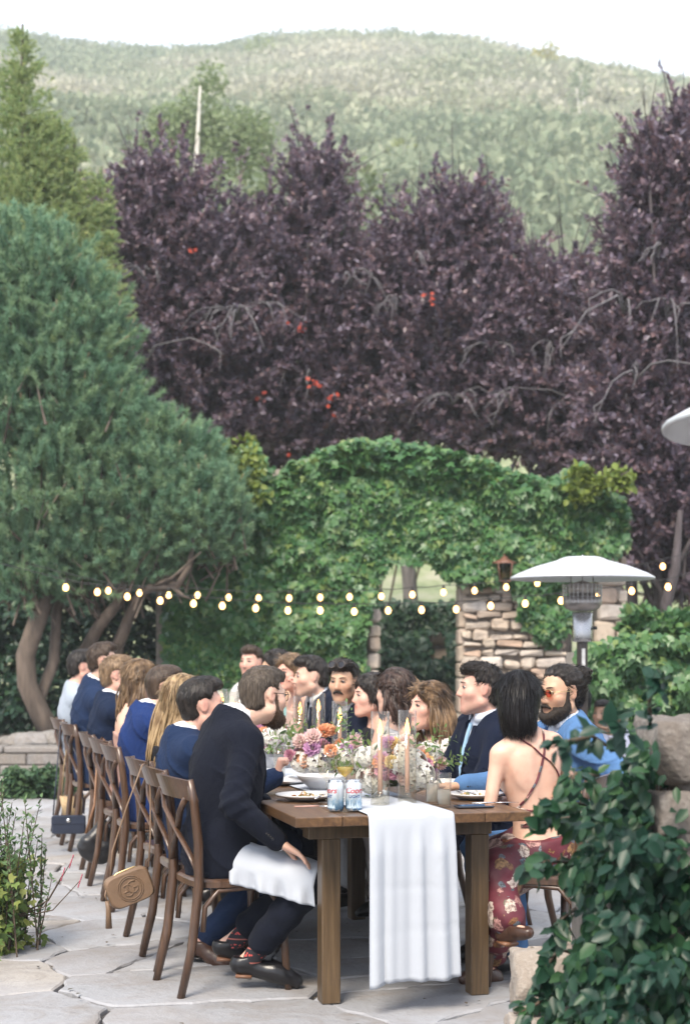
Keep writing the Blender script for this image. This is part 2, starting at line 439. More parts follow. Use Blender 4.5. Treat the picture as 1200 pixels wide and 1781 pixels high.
def sapling(px, pyt, Y, lab, hgt):
    x = (px-CX)/F*Y; z = float(terr(x,Y)); rt = thing('bare_sapling', lab, 'tree', (x,Y,z), 0, 'bare trunks on the hill')
    m = MB(); m.tube([(0,0,-.5),(.15,0,hgt*.5),(-.1,.1,hgt)],[.16,.11,.05],6); m.build('trunk', M_BIRCH, rt)
    k=120; d=rdir(k); p=d*np.array([1.1,1.1,1.4])*rng.uniform(.4,1,(k,1))+np.array([0,0,hgt])
    a,b=leaf_arrays(p,d,rdir(k),.4,.3); link('crown', np_mesh('crown',a,b), M_BRUSH, rt)
sapling(1004,235,142,'thin pale bare trunk among the scrub on the right slope',4.2)
sapling(1012,230,146,'second slimmer pale trunk just right of another on the slope',5.0)

# --- patio
stones_root = tag(link('patio', None), 'irregular sandstone flagstone patio', kind='structure') if False else None
m = MB(); m.box((-6.2,2.0,-.10),(5.6,14.9,-.022)); patio = m.build('patio', m_simple('joint_sand',(.075,.07,.068),.95,.35,30,.4,120))
tag(patio, 'patio of irregular grey and tan flagstones with sandy joints', kind='structure')
seeds = []
yy = 3.0
while yy < 15.2:
    step = .62+.18*rnd.random()
    xx = -.27*yy-1.1+rnd.random()*.5
    while xx < .27*yy+1.7:
        seeds.append((xx+rnd.uniform(-.2,.2), yy+rnd.uniform(-.24,.24))); xx += rnd.uniform(.62,1.15)
    yy += step
def clip(poly, a, b, c):            # keep a*x+b*y <= c
    out = []
    for i in range(len(poly)):
        p, q = poly[i], poly[(i+1)%len(poly)]
        dp, dq = a*p[0]+b*p[1]-c, a*q[0]+b*q[1]-c
        if dp <= 0: out.append(p)
        if dp*dq < 0:
            t = dp/(dp-dq); out.append((p[0]+(q[0]-p[0])*t, p[1]+(q[1]-p[1])*t))
    return out
def jag(poly, amp, seg):
    out = []
    for i in range(len(poly)):
        p = Vector(poly[i]); q = Vector(poly[(i+1)%len(poly)]); L = (q-p).length
        if L < .03: 
            out.append(tuple(p)); continue
        k = max(1, int(L/seg)); nn = Vector((-(q-p).y,(q-p).x)).normalized()
        out.append(tuple(p))
        for j in range(1,k): out.append(tuple(p.lerp(q,j/k)+nn*rnd.uniform(-amp,amp)))
    return out
nst = 0
for i,(sx,sy) in enumerate(seeds):
    if not(-.26*sy-.9 < sx < .26*sy+1.4) or not(3.3 < sy < 14.8): continue
    poly = [(sx-1.2,sy-1.2),(sx+1.2,sy-1.2),(sx+1.2,sy+1.2),(sx-1.2,sy+1.2)]
    gap = rnd.choice([.007,.009,.011,.014])
    for j,(tx,ty) in enumerate(seeds):
        if j == i or abs(tx-sx)+abs(ty-sy) > 3: continue
        dx,dy = tx-sx,ty-sy; L = math.hypot(dx,dy)
        if L < 1e-3: continue
        poly = clip(poly, dx/L, dy/L, (dx*(sx+tx)/2+dy*(sy+ty)/2)/L-gap)
        if len(poly) < 3: break
    if len(poly) < 3: continue
    poly = clip(poly, 0, 1, 14.85)
    if len(poly) < 3: continue
    cx_ = sum(p[0] for p in poly)/len(poly); cy_ = sum(p[1] for p in poly)/len(poly)
    ar = abs(sum(poly[k][0]*poly[(k+1)%len(poly)][1]-poly[(k+1)%len(poly)][0]*poly[k][1] for k in range(len(poly))))/2
    pieces = [poly]
    if ar > .30 and rnd.random() < .62 and nst < 285:
        an = rnd.uniform(0,PI); a_,b_ = math.cos(an),math.sin(an); c_ = a_*cx_+b_*cy_+rnd.uniform(-.08,.08); g_ = rnd.choice([.005,.007,.010])
        pieces = [clip(poly,a_,b_,c_-g_),clip(poly,-a_,-b_,-c_-g_)]
    for poly in pieces:
        if len(poly) < 3: continue
        cx_ = sum(p[0] for p in poly)/len(poly); cy_ = sum(p[1] for p in poly)/len(poly)
        poly = jag([(p[0]-cx_,p[1]-cy_) for p in poly], .019, .075)
        m = MB(); m.prism(poly, -.06, 0, bev=.007)
        o = m.build('flagstone', M_FLAG, patio, loc=(cx_,cy_,rnd.uniform(-.004,.004)))
        o.rotation_euler = (rnd.uniform(-.005,.005),rnd.uniform(-.005,.005),0)
        nst += 1
print('flagstones', nst)
# debris on the patio: dry leaves (uncountable litter)
n = 160; p = np.stack([rng.uniform(-2.2,1.6,n), rng.uniform(5.2,11,n), np.full(n,.012)],1)
a,b = leaf_arrays(p, rdir(n)*np.array([1,1,.08]), np.tile([0,0,1.0],(n,1)), rng.uniform(.015,.04,n), rng.uniform(.008,.018,n))
tag(link('leaf_litter', np_mesh('leaf_litter',a,b), m_leaf('litter',[(.05,.04,.03),(.10,.075,.05),(.06,.06,.04)],.8,0)),'small dry leaves and twigs scattered over the flagstones','leaves',kind='stuff')

# --- path and planter behind the patio (left)
m = MB(); m.box((-9,14.9,-.08),(-1.9,17.5,-.012)); tag(m.build('path', m_simple('path_gravel',(.40,.36,.34),.9,.15,25,.3,90)),'pale gravel path behind the patio',kind='structure')
pl = thing('planter_wall','low grey stone planter wall with a flat coping under the pine', 'wall', (-4.3,17.6,0))
m = MB(); m.box((-4.5,0.0,-.1),(2.6,.3,.24)); m.build('wall_body', M_MORTAR, pl)
x = -4.5
while x < 2.5:
    w = rnd.uniform(.55,.95); m = MB(); m.box((x+.008,-.06,.24),(min(x+w,2.62)-.008,.36,.31+rnd.uniform(-.008,.008)),bev=.015); m.build('coping_stone', M_PLANTST, pl); x += w
for r in range(2):
    x = -4.5
    while x < 2.5:
        w = rnd.uniform(.3,.6); m = MB(); m.box((x+.006,-.045-rnd.random()*.015,-.02+r*.13),(min(x+w,2.6)-.006,.0,.10+r*.13),bev=.012); m.build('stone', M_PLANTST, pl); x += w
m = MB(); m.box((-9.5,17.9,-.1),(-1.8,21.5,.26)); tag(m.build('planting_bed', M_SOIL),'dark soil bed raised behind the planter wall',kind='structure')
# rocks edging the planting bed
for i in range(13):
    px = 15+i*9.5+rnd.uniform(-3,3); r = rnd.uniform(.09,.16)
    c = W(px, 1282+rnd.uniform(-3,3), 18.2)
    m = MB(); m.ball((0,0,0),(r*1.3,r,r*.8),8,6); m.v = [(a*rnd.uniform(.85,1.15),b*rnd.uniform(.85,1.15),c_*rnd.uniform(.85,1.1)) for a,b,c_ in m.v]; m.sm=[False]*len(m.sm)
    o = m.build('edging_rock', M_PLANTST, None, loc=(c.x,18.15+rnd.uniform(-.1,.1),.26+r*.5))
    tag(o,'small pale rock in the row edging the bed under the pine','rock','rocks edging the planting bed')

# ================================================================== STONE WALL WITH ARCH
YW = 19.5
def wp(px, py, Y=YW): 
    q = W(px,py,Y); return q.x, q.z
wall = thing('stone_wall','tan sandstone garden wall with an arched opening, mostly under creeper','wall',(0,YW,0))
x0,_ = wp(270,0); xa,_ = wp(652,0); xb,_ = wp(806,0); xc,_ = wp(985,0); _,zt = wp(0,800); _,za = wp(0,960); _,zp = wp(0,850)
m = MB(); m.box((x0,.12,-.3),(xa,.72,zt-.1)); m.box((xb+.04,.12,-.3),(xc-.04,.72,zp)); m.box((xa+.002,.14,za+.12),(xb+.038,.70,zt-.12))
m.build('wall_core', M_MORTAR, wall)
def stone_face(X0,X1,Z0,Z1,yf,hs=(.16,.26),ws=(.2,.5),parent=wall,depth=.14,side=None):
    z = Z0
    while z < Z1-.05:
        h = rnd.uniform(*hs); h = min(h, Z1-z); x = X0+rnd.uniform(-.03,.02)
        while x < X1-.04:
            w = min(rnd.uniform(*ws), X1-x+.03); 
            if X1-(x+w) < .1: w = X1-x
            m = MB(); pr = rnd.uniform(0,.045); hh = h*rnd.uniform(.82,1.0)
            m.box((x+.008,-pr,z+.007),(x+w-.008,depth,z+hh-.007),bev=min(.03,w*.18,hh*.2))
            tl = [rnd.uniform(-.03,.03) for _ in range(4)]; xm=x+w/2; m.v = [(a+rnd.uniform(-.014,.014),b+rnd.uniform(-.012,.012),c_+rnd.uniform(-.014,.014)+(tl[0]+tl[1]*(a-xm)/w if c_>z+hh/2 else tl[2]*.5+tl[3]*(a-xm)/w)) for a,b,c_ in m.v]
            o = m.build('stone', M_WALLST, parent); x += w
        z += h
stone_face(xb, xc, 0.05, zp-.1, -.02, (.08,.17), (.12,.34))
# reveal of the opening (left side of the pier)
z = .1
while z < za:
    h = rnd.uniform(.18,.3); m = MB(); m.box((xb-.05,.13,z),(xb+.06,.70,z+h-.012),bev=.02); m.build('stone', M_WALLST, wall); z += h
# stones showing through the creeper left of the opening
xq,zq1 = wp(512,1092); xq2,zq2 = wp(545,1045); stone_face(xq,xq2,zq1,zq2,-.02)
xq,zq1 = wp(640,1200); xq2,zq2 = wp(662,1060); stone_face(xq,xq2,zq1,zq2,-.02)
# second, ruined pier further right
pier = thing('stone_pier','ruined rough stone pier behind the heater with a boulder at its foot','wall',(0,YW+.3,0))
xd,_ = wp(1042,0); xe,_ = wp(1098,0); _,zr = wp(0,955)
m = MB(); m.box((xd+.05,.1,-.2),(xe-.05,.6,zr-.06)); m.build('pier_core', M_MORTAR, pier)
stone_face(xd,xe,.0,zr,-.02,(.18,.3),(.2,.4),pier)
m = MB(); m.ball((wp(1135,0)[0],-.1,.98),(.33,.35,.62),10,8); m.v=[(a+rnd.uniform(-.04,.04),b+rnd.uniform(-.04,.04),c_+rnd.uniform(-.05,.05)) for a,b,c_ in m.v]; m.build('boulder', M_WALLST, pier)
m = MB(); m.box((xc-.1,.1,-.2),(xe+.9,.6,.95)); m.build('low_course', M_MORTAR, pier); stone_face(xc,xe+.9,0,1.0,-.02,(.18,.3),(.25,.5),pier)
# ledge inside the opening, further back
ledge = thing('garden_wall','low stone wall beyond the archway half hidden in leaves','wall',(0,22.6,0))
xl,_ = wp(600,0,22.6); xr,_ = wp(850,0,22.6); _,zl = wp(0,1052,22.6)
m = MB(); m.box((xl,.1,-.2),(xr,.5,zl-.03)); m.build('wall_core', M_MORTAR, ledge); stone_face(xl,xr,.0,zl,-.02,(.2,.32),(.3,.6),ledge)

# ================================================================== IVY ON THE WALL
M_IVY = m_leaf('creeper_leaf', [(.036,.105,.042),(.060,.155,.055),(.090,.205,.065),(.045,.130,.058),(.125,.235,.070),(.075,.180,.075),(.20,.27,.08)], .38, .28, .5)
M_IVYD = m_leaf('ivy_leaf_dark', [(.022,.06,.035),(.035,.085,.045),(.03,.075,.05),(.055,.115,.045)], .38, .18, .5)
M_LIME = m_leaf('vine_leaf_lime', [(.16,.22,.04),(.22,.27,.06),(.12,.19,.05)], .5, .35, .4)
M_VINE = m_simple('vine_stem', (.09,.065,.045), .9, .3, 20)
IVYOUT = [(296,1195),(290,1060),(330,1000),(350,900),(330,800),(345,762),(372,760),(400,785),(420,792),(440,770),(458,800),(478,850),(500,812),(560,790),(620,768),(700,775),(760,783),(830,800),(900,830),(960,838),(1000,812),(1040,850),(1088,885),(1085,945),(1055,965),(1010,955),(988,1000),(985,1085),(960,1118),(915,1090),(900,1030),(880,1005),(815,1012),(780,1000),(765,985),(745,965),(722,975),(700,968),(672,972),(655,1010),(640,1060),(625,1120),(648,1310),(290,1310)]
def ivy_on(poly, Y, n, label, off=(.05,.45), size=(.07,.135), mat=M_IVY, name='climbing_ivy', nparts=300, group=None, topz=None, holes=()):
    P = np.array(poly, float); lo, hi = P.min(0), P.max(0)
    acc = []
    while sum(len(a) for a in acc) < n:
        q = rng.uniform(lo-6, hi+6, (n,2)); j = q+rng.normal(size=q.shape)*4.5
        ok = in_poly(j[:,0], j[:,1], poly)
        for h in holes: ok &= ~in_poly(j[:,0], j[:,1], h)
        acc.append(q[ok])
    q = np.concatenate(acc)[:n]
    # bulges: low frequency relief so clumps stand proud
    rel = fbm(q[:,0]*.022, q[:,1]*.022, 3); dep = off[0]+(off[1]-off[0])*np.clip((rel-.2)*1.7,0,1)*rng.uniform(.35,1.0,n)
    y = Y-dep
    x = (q[:,0]-CX)/F*Y; z = CZ-(q[:,1]-HY)/F*Y
    p = np.stack([x,y,z],1)
    gxr = fbm(q[:,0]*.022+.05, q[:,1]*.022, 3)-rel
    nr = np.stack([rng.normal(size=n)*.5-gxr*6, -np.ones(n)*1.0, .55+rng.normal(size=n)*.4],1)
    d = np.stack([rng.normal(size=n)*.55, -.35+rng.normal(size=n)*.25, -np.ones(n)*.8+rng.normal(size=n)*.35],1)
    ln = rng.uniform(size[0],size[1],n); wd = ln*rng.uniform(.75,1.0,n)
    ctr = p.mean(0); rt = thing(name, label, 'ivy', (float(ctr[0]),Y,0), 0, group)
    p = p-np.array([ctr[0],Y,0])
    near = np.argsort(y)[:nparts]; far = np.setdiff1d(np.arange(n), near)
    a,b = leaf_arrays(p[far],d[far],nr[far],ln[far],wd[far],.3,'ivy')
    o = link('foliage', np_mesh('foliage',a,b), mat, rt); o['kind'] = 'stuff'
    protos = []
    for k in range(10):
        a,b = leaf_arrays(np.zeros((1,3)),np.array([[0,0,-1.0]]),np.array([[rng.normal()*.1,-1,0]]),[1.0],[rng.uniform(.75,1)],.3,'ivy')
        me = np_mesh('leaf',a,b); me.materials.append(mat); protos.append(me)
    for i in near:
        dd = Vector(d[i]).normalized(); nn = Vector(nr[i]); nn = (nn-dd*nn.dot(dd)).normalized()
        M = Matrix((( -dd).cross(nn)*-1, -nn, -dd)).transposed()
        if M.determinant() < 0: M = Matrix(((-dd).cross(nn), -nn, -dd)).transposed()
        o = link('leaf', protos[i%10], None, rt, loc=p[i]); o.rotation_mode='QUATERNION'; o.rotation_quaternion = M.to_quaternion(); s = float(ln[i]); o.scale=(s,s,s)
    # stems climbing up behind
    m = MB()
    for k in range(16):
        px = rnd.uniform(lo[0]+15,hi[0]-15); pts=[]
        if name == 'climbing_ivy' and (630 < px < 830 or px > 980 or Y > 21): continue
        X = (px-CX)/F*Y-ctr[0]
        zz = 0.0; zmax = CZ-(lo[1]+ (hi[1]-lo[1])*.25-HY)/F*Y
        while zz < zmax:
            pts.append((X+rnd.uniform(-.06,.06), -.03, zz)); zz += .3
        if len(pts) > 2: m.tube(pts, .012, 5)
    if m.v: m.build('stem', M_VINE, rt)
    return rt
ivy_on(IVYOUT, YW+.05, 40000, 'dense green creeper covering the arched stone wall from end to end')
# creeper over the top, so that it has depth
n = 5000; q = rng.uniform([480,770],[1090,800],(n,2)); topy = np.interp(q[:,0],[480,500,560,620,700,760,830,900,960,1000,1040,1088],[850,812,790,768,775,783,800,830,838,812,850,885])
p = np.stack([(q[:,0]-CX)/F*YW, YW+rng.uniform(-.3,.9,n), CZ-(topy-HY)/F*YW-rng.uniform(-.02,.35,n)],1)
ivt = thing('wall_top_ivy','creeper heaped along the top of the arched wall','ivy',(0,YW+.4,0)); p -= np.array([0,YW+.4,0])
a,b = leaf_arrays(p, np.stack([rng.normal(size=n)*.6,rng.normal(size=n)*.5,-rng.random(n)*.6],1), np.stack([rng.normal(size=n)*.5,rng.normal(size=n)*.5-.3,np.ones(n)],1), rng.uniform(.09,.15,n), rng.uniform(.08,.13,n), .3,'ivy')
link('foliage', np_mesh('foliage',a,b), M_IVY, ivt)['kind']='stuff'
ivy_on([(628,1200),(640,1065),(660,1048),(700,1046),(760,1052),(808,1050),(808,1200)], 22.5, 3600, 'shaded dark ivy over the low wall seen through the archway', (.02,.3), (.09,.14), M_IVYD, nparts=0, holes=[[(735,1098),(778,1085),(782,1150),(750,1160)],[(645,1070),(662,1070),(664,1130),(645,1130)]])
ivy_on([(985,1300),(990,1180),(1000,1128),(1050,1112),(1110,1104),(1160,1110),(1260,1100),(1260,1330),(985,1330)], 14.2, 5200, 'broad ivy hedge at the right behind the seated guests', (.05,.6), (.07,.12), M_IVY, name='ivy_hedge', nparts=200)
m = MB(); hx0,_=wp(1000,0,14.4); hx1,_=wp(1270,0,14.4); _,hz=wp(0,1135,14.4); m.box((hx0,14.25,-.2),(hx1,15.0,hz)); hw=m.build('hedge_wall', M_MORTAR); tag(hw,'stone wall under the ivy hedge at the right','wall')
# shrubs at the far right behind the hedge
def shrub(name, label, pts, Y, n, size, mat, cat='shrub', dep=.5, shape='oval', group=None, z0=None):
    P = np.array(pts,float); lo,hi = P.min(0),P.max(0); acc=[]
    while sum(map(len,acc)) < n:
        q = rng.uniform(lo,hi,(n*2,2)); acc.append(q[in_poly(q[:,0],q[:,1],pts)])
    q = np.concatenate(acc)[:n]; rel = fbm(q[:,0]*.03,q[:,1]*.03,3)
    y = Y-dep*np.clip(rel*1.6-.3,0,1)*rng.uniform(-1,1,n)
    x = (q[:,0]-CX)/F*Y; z = CZ-(q[:,1]-HY)/F*Y
    c = x.mean(); rt = thing(name,label,cat,(float(c),Y,0),0,group)
    p = np.stack([x-c,y-Y,z],1)
    d = unit(rng.normal(size=(n,3))*.7+np.array([0,-.3,.2])); 
    a,b = leaf_arrays(p,d,unit(rng.normal(size=(n,3))*.6+np.array([0,-.5,.8])),rng.uniform(size[0],size[1],n),rng.uniform(size[0],size[1],n)*.6,.3,shape)
    link('foliage', np_mesh('foliage',a,b), mat, rt)['kind']='stuff'
    m = MB(); zb = 0 if z0 is None else z0
    for k in range(5):
        xt = rnd.uniform(x.min(),x.max())-c; zt_ = z.min()+.6*(z.max()-z.min()); m.tube([(xt*.3,0,zb-.05),(xt*.6,.03,(zb+zt_)/2),(xt,0,zt_)],[.03,.02,.01],5)
    if cat != 'vine': m.build('stem', M_VINE, rt)
    return rt
shrub('leafy_shrub','dark leafy shrub behind the ivy hedge at the right edge',[(1085,1130),(1080,1070),(1110,1055),(1150,1075),(1215,1060),(1215,1140)],17.5,1400,(.08,.16),M_IVY)
shrub('lime_shrub','light green leafy branch at the right edge above the heater',[(1160,700),(1168,640),(1190,630),(1260,640),(1260,730),(1185,735)],24.5,420,(.12,.2),m_leaf('lime_leaf',[(.09,.16,.05),(.14,.22,.07),(.12,.2,.06)],.5,.3,.3),cat='tree',z0=.3)
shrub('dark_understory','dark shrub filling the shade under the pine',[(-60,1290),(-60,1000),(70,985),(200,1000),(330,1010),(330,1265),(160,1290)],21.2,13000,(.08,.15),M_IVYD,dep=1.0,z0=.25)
shrub('yellow_vine','yellow green vine tips climbing over the top of the wall',[(288,770),(282,748),(318,735),(345,752),(350,775),(320,772)],19.0,300,(.09,.15),M_LIME,cat='vine',dep=.1)
shrub('yellow_vine','yellow green vine spray trailing left of the arch',[(370,850),(372,795),(392,768),(430,762),(442,755),(446,790),(462,800),(455,860),(480,870),(420,880)],18.9,420,(.08,.13),M_LIME,cat='vine',dep=.1)
shrub('yellow_vine','yellow green vine tips at the right end of the wall',[(985,870),(990,820),(1010,808),(1040,830),(1075,815),(1105,832),(1090,850),(1040,850),(1010,880)],19.0,380,(.09,.15),M_LIME,cat='vine',dep=.1)
shrub('low_juniper','low dark green juniper at the back edge of the patio',[(8,1392),(10,1345),(35,1338),(50,1345),(75,1338),(100,1342),(128,1345),(128,1392)],14.95,2600,(.05,.09),m_leaf('juniper',[(.03,.07,.035),(.05,.10,.045),(.07,.12,.05)],.6,.1,.3),dep=.5)
# wall lantern
lx,lz = wp(876,1010,YW-.2); ln_ = thing('wall_lantern','rusty copper wall lantern hanging in the creeper by the heater','lantern',(lx,YW-.28,lz))
M_COPPER = m_simple('copper_rust',(.16,.075,.05),.55,.3,25,.2,60)
m = MB(); m.lathe([(.0,.30),(.03,.29),(.05,.26),(.15,.22),(.15,.205)],4); m.build('roof', M_COPPER, ln_)
m = MB()
for sx in (-1,1):
    for sy in (-1,1): m.tube([(sx*.085,sy*.085,.21),(sx*.06,sy*.06,.0)],.008,5)
m.box((-.07,-.07,-.015),(.07,.07,.0)); m.tube([(0,.02,.3),(0,.1,.36),(0,.3,.33)],.012,6); m.build('frame', M_COPPER, ln_)
m = MB(); m.lathe([(.075,.01),(.11,.205)],4); m.build('pane', m_glass('lantern_glass',(.55,.4,.33)), ln_)

# ================================================================== TREES
M_PLUM = m_leaf('plum_leaf', [(0.072,0.048,0.071),(0.140,0.094,0.123),(0.079,0.065,0.098),(0.194,0.125,0.143),(0.188,0.155,0.210),(0.212,0.122,0.121),(0.279,0.242,0.303),(0.091,0.067,0.098)], .42, .3, .6, .55)
M_REDLEAF = m_leaf('red_leaf', [(.50,.06,.035),(.55,.09,.05),(.40,.05,.035)], .5, .35, .3)
def plum(label, Y, blobs, spikes, nshoot, trunk_px, lps=46, base_py=None):
    """blobs: (px,py,rx,ry) crown volumes at the distance Y"""
    cx_ = (trunk_px-CX)/F*Y; zt0 = float(terr(cx_,Y)); rt = thing('plum_tree', label, 'tree', (cx_,Y,zt0), 0, 'purple leaved plum trees')
    k = F/Y; B = []
    for px,py,rx,ry in blobs:
        c = W(px,py,Y); B.append((c.x-cx_, c.z-zt0, rx/k, ry/k))
    w = np.array([b[2]*b[3] for b in B]); w /= w.sum()
    P=[];D=[];Nn=[];L=[];VR=[]
    tw = MB(); lim = MB()
    def shoot(s, d, ln, nl, ls=(.10,.19), bare=0.1):
        s = np.array(s); d = unit(np.array(d)[None])[0]
        t = np.linspace(bare,1,nl); bend = np.array([rng.normal()*.12,rng.normal()*.12,-.15*rng.random()])
        pts = s+np.outer(t*ln,d)+np.outer(t*t*ln,bend)
        sd = unit(rng.normal(size=(nl,3))-0*d); dd = unit(d*.75+sd*.8)
        P.append(pts); D.append(dd); Nn.append(unit(rng.normal(size=(nl,3))*.5+np.array([0,-.2,1]))); L.append(rng.uniform(ls[0],ls[1],nl)*(1-.35*t)); VR.append(np.full(nl,rng.random()))
        return pts
    for i in range(nshoot):
        b = B[rng.choice(len(B),p=w)]
        u = rdir(1)[0]; r = rng.random()**.35
        s = np.array([b[0]+u[0]*b[2]*r, u[1]*min(b[2],1.6)*.9*r, b[1]+u[2]*b[3]*r])
        out = unit(np.array([[s[0]-b[0], s[1]*.8, (s[2]-b[1])*.6]]))[0]
        d = out*.7+np.array([0,-.15,.75])+rng.normal(size=3)*.35
        shoot(s-d*.35, d, rng.uniform(.5,1.05), lps)
        if i % 9 == 0: tw.tube([Vector(s-d*.35), Vector(s+d*.2), Vector(s+d*.55)],[.012,.009,.004],4,False)
    for px,py0,py1 in spikes:        # upright leaders that break the outline
        a0 = W(px,py1,Y); a1 = W(px+rnd.uniform(-6,6),py0,Y); yo = rnd.uniform(-.5,.5)
        s = np.array([a0.x-cx_,yo,a0.z-zt0]); e = np.array([a1.x-cx_,yo,a1.z-zt0]); ln = np.linalg.norm(e-s)
        shoot(s, e-s, ln, int(40*ln)+10, (.08,.13), 0)
        tw.tube([Vector(s),Vector(e)],[.008,.003],4,False)
        for q in range(int(ln*5)):
            t = rng.random(); shoot(s+(e-s)*t, np.array([rng.normal()*.6,rng.normal()*.5,1.0]), rng.uniform(.2,.45)*(1.2-t), 16, (.07,.11))
    P=np.concatenate(P);D=np.concatenate(D);Nn=np.concatenate(Nn);L=np.concatenate(L)
    a,b = leaf_arrays(P,D,Nn,L,L*rng.uniform(.45,.68,len(L)),.3,'kite')
    me = np_mesh('crown',a,b); set_var(me, np.repeat(np.concatenate(VR),2)); link('crown', me, M_PLUM, rt)['kind']='stuff'
    # trunk and limbs reaching each blob, then arching bare grey twigs near the front
    m = MB(); top = min(b[1] for b in B)
    m.tube([(0,0,-.3),(.05,0,top*.4),(-.04,.05,top*.8),(0,0,top+.4)],[.11,.09,.08,.05],8)
    for bx_,bz_,rx_,rz_ in B:
        for q in range(2):
            e = Vector((bx_+rnd.uniform(-.6,.6)*rx_, rnd.uniform(-.8,.6), bz_+rnd.uniform(-.4,.3)*rz_)); s = Vector((0,0,top*rnd.uniform(.3,.8)))
            m.tube([s, s.lerp(e,.4)+Vector((rnd.uniform(-.2,.2),0,.1)), e],[.06,.04,.012],6)
    m.build('trunk', M_BARKPL, rt)
    tw.build('twigs', M_BARKPL, rt)
    return rt, cx_, zt0
def arch_twigs(rt, cx_, zt0, Y, px, py, size, n, yoff):
    """a spray of bare grey twigs arching over and down"""
    m = MB(); c = W(px,py,Y+yoff); c = Vector((c.x-cx_, yoff, c.z-zt0))
    for i in range(n):
        wk = rnd.uniform(.3,.75)
        a = rnd.uniform(-1.5,1.5); L = size*rnd.uniform(.5,1.6); sx = math.sin(a); rise = rnd.uniform(.1,.6); drop = rnd.uniform(.5,1.15)
        pts = [c+Vector((0,.25,-size*.15))]
        for t in (.15,.35,.6,.8,1.0): pts.append(c+Vector((sx*L*t, -.35*t*L+rnd.uniform(-.03,.03), L*(rise*t-drop*t*t)+rnd.uniform(-.05,.05))))
        m.tube(pts,[.030*wk,.026*wk,.021*wk,.016*wk,.011*wk,.004],5,False)
        j = rnd.choice((2,3,4)); q = pts[j]
        m.tube([q,q+Vector((sx*.12*size+rnd.uniform(-.1,.1),-.05,-.12*size)),q+Vector((sx*.2*size,-.08,-.4*size))],[.012,.008,.004],4,False)
    m.build('bare_branch', M_TWIG, rt)
M_TWIG = m_bark('twig_silver', (.085,.078,.085), (.18,.17,.18), 14)
def red_leaves(rt, cx_, zt0, Y, px, py, n, yo, r=.1):
    c = W(px,py,Y+yo); n = max(3,int(n*.7)); r *= .75; p = np.array([c.x-cx_,yo,c.z-zt0])+rng.normal(size=(n,3))*np.array([r,.05,r*.7])
    a,b = leaf_arrays(p,rdir(n),rdir(n)*.5+np.array([0,-1,.3]),rng.uniform(.06,.10,n),rng.uniform(.05,.08,n),.2)
    link('red_leaf', np_mesh('red_leaf',a,b), M_REDLEAF, rt)['kind']='stuff'
YP = 25.0
T1 = plum('broad purple plum tree left of centre behind the pine', YP, [(255,420,110,130),(330,470,130,120),(290,600,120,130),(390,600,110,120),(330,730,140,90),(240,330,45,70),(300,320,65,60)],
     [(236,205,330),(288,198,300),(316,212,300),(210,300,380),(340,260,330),(265,235,320),(180,330,420)], 1500, 300)
T2 = plum('tallest purple plum tree in the middle of the row', YP+.8, [(545,400,80,110),(480,470,110,100),(590,500,110,110),(520,620,150,130),(640,620,120,120),(480,740,120,80),(600,740,120,70),(555,310,45,60),(440,420,70,70)],
     [(535,200,330),(572,205,320),(510,230,320),(470,255,360),(410,240,380),(610,300,380),(620,260,370)], 1900, 540)
T3 = plum('purple plum tree right of centre behind the wall', YP+.2, [(800,400,75,95),(740,440,90,90),(860,460,75,85),(770,560,130,120),(860,600,120,120),(760,700,140,100),(880,720,120,80),(690,500,70,90)],
     [(806,285,380),(775,310,390),(832,300,380),(728,305,380),(862,350,420),(905,360,440),(700,330,400),(670,300,420)], 1800, 800)
T4 = plum('sparse low purple plum tree between two taller ones', YP-.4, [(960,560,90,90),(930,680,100,100),(1010,680,100,110),(1000,780,100,70),(985,500,70,50)],
     [(950,425,520),(985,430,520),(915,400,500),(1020,445,540),(1045,410,520)], 1000, 980)
T5 = plum('dark purple plum tree rising at the right edge', YP-2.6, [(1140,330,60,110),(1190,300,80,140),(1120,440,70,90),(1180,520,110,130),(1090,560,70,90),(1130,680,110,110),(1150,800,110,90),(1090,760,70,80),(1150,890,100,60),(1120,950,50,50),(1200,980,50,80)],
     [(1145,185,300),(1165,195,300),(1120,255,340),(1185,205,300),(1098,290,380),(1072,330,420),(1060,390,450)], 2100, 1150)
for tr,px,py,sz,n,yo in [(T1,410,540,.7,9,-1.3),(T1,250,610,1.0,3,-1.2),(T1,250,470,.55,5,-1.2),(T2,610,480,.65,4,-1.3),(T2,690,520,.55,5,-1.3),(T2,540,650,.9,2,-1.1),(T3,790,690,.55,4,-1.3),(T3,855,600,.6,2,-1.2),
     (T3,720,440,.5,2,-1.2),(T4,960,600,.7,3,-1.2),(T4,1010,700,.9,3,-1.2),(T4,890,690,.6,3,-1.1),(T5,1090,520,.9,3,-1.2),(T5,1165,530,.8,3,-1.2),(T5,1110,640,.8,3,-1.2),(T5,1150,430,.4,2,-1.2)]:
    arch_twigs(*tr, YP if tr is T1 else (YP+.8 if tr is T2 else (YP+.2 if tr is T3 else (YP-.4 if tr is T4 else YP-2.6))), px, py, sz, n, yo)
for tr,Y,px,py,n,r in [(T2,YP+.8,524,569,16,.1),(T2,YP+.8,541,667,12,.08),(T2,YP+.8,585,694,8,.06),(T2,YP+.8,459,690,6,.05),(T2,YP+.8,578,716,4,.04),(T1,YP,331,436,7,.06),(T3,YP+.2,752,524,7,.09),(T2,YP+.8,507,794,5,.05),(T3,YP+.2,745,512,4,.05)]:
    red_leaves(*tr, Y, px, py, n, -1.35, r)

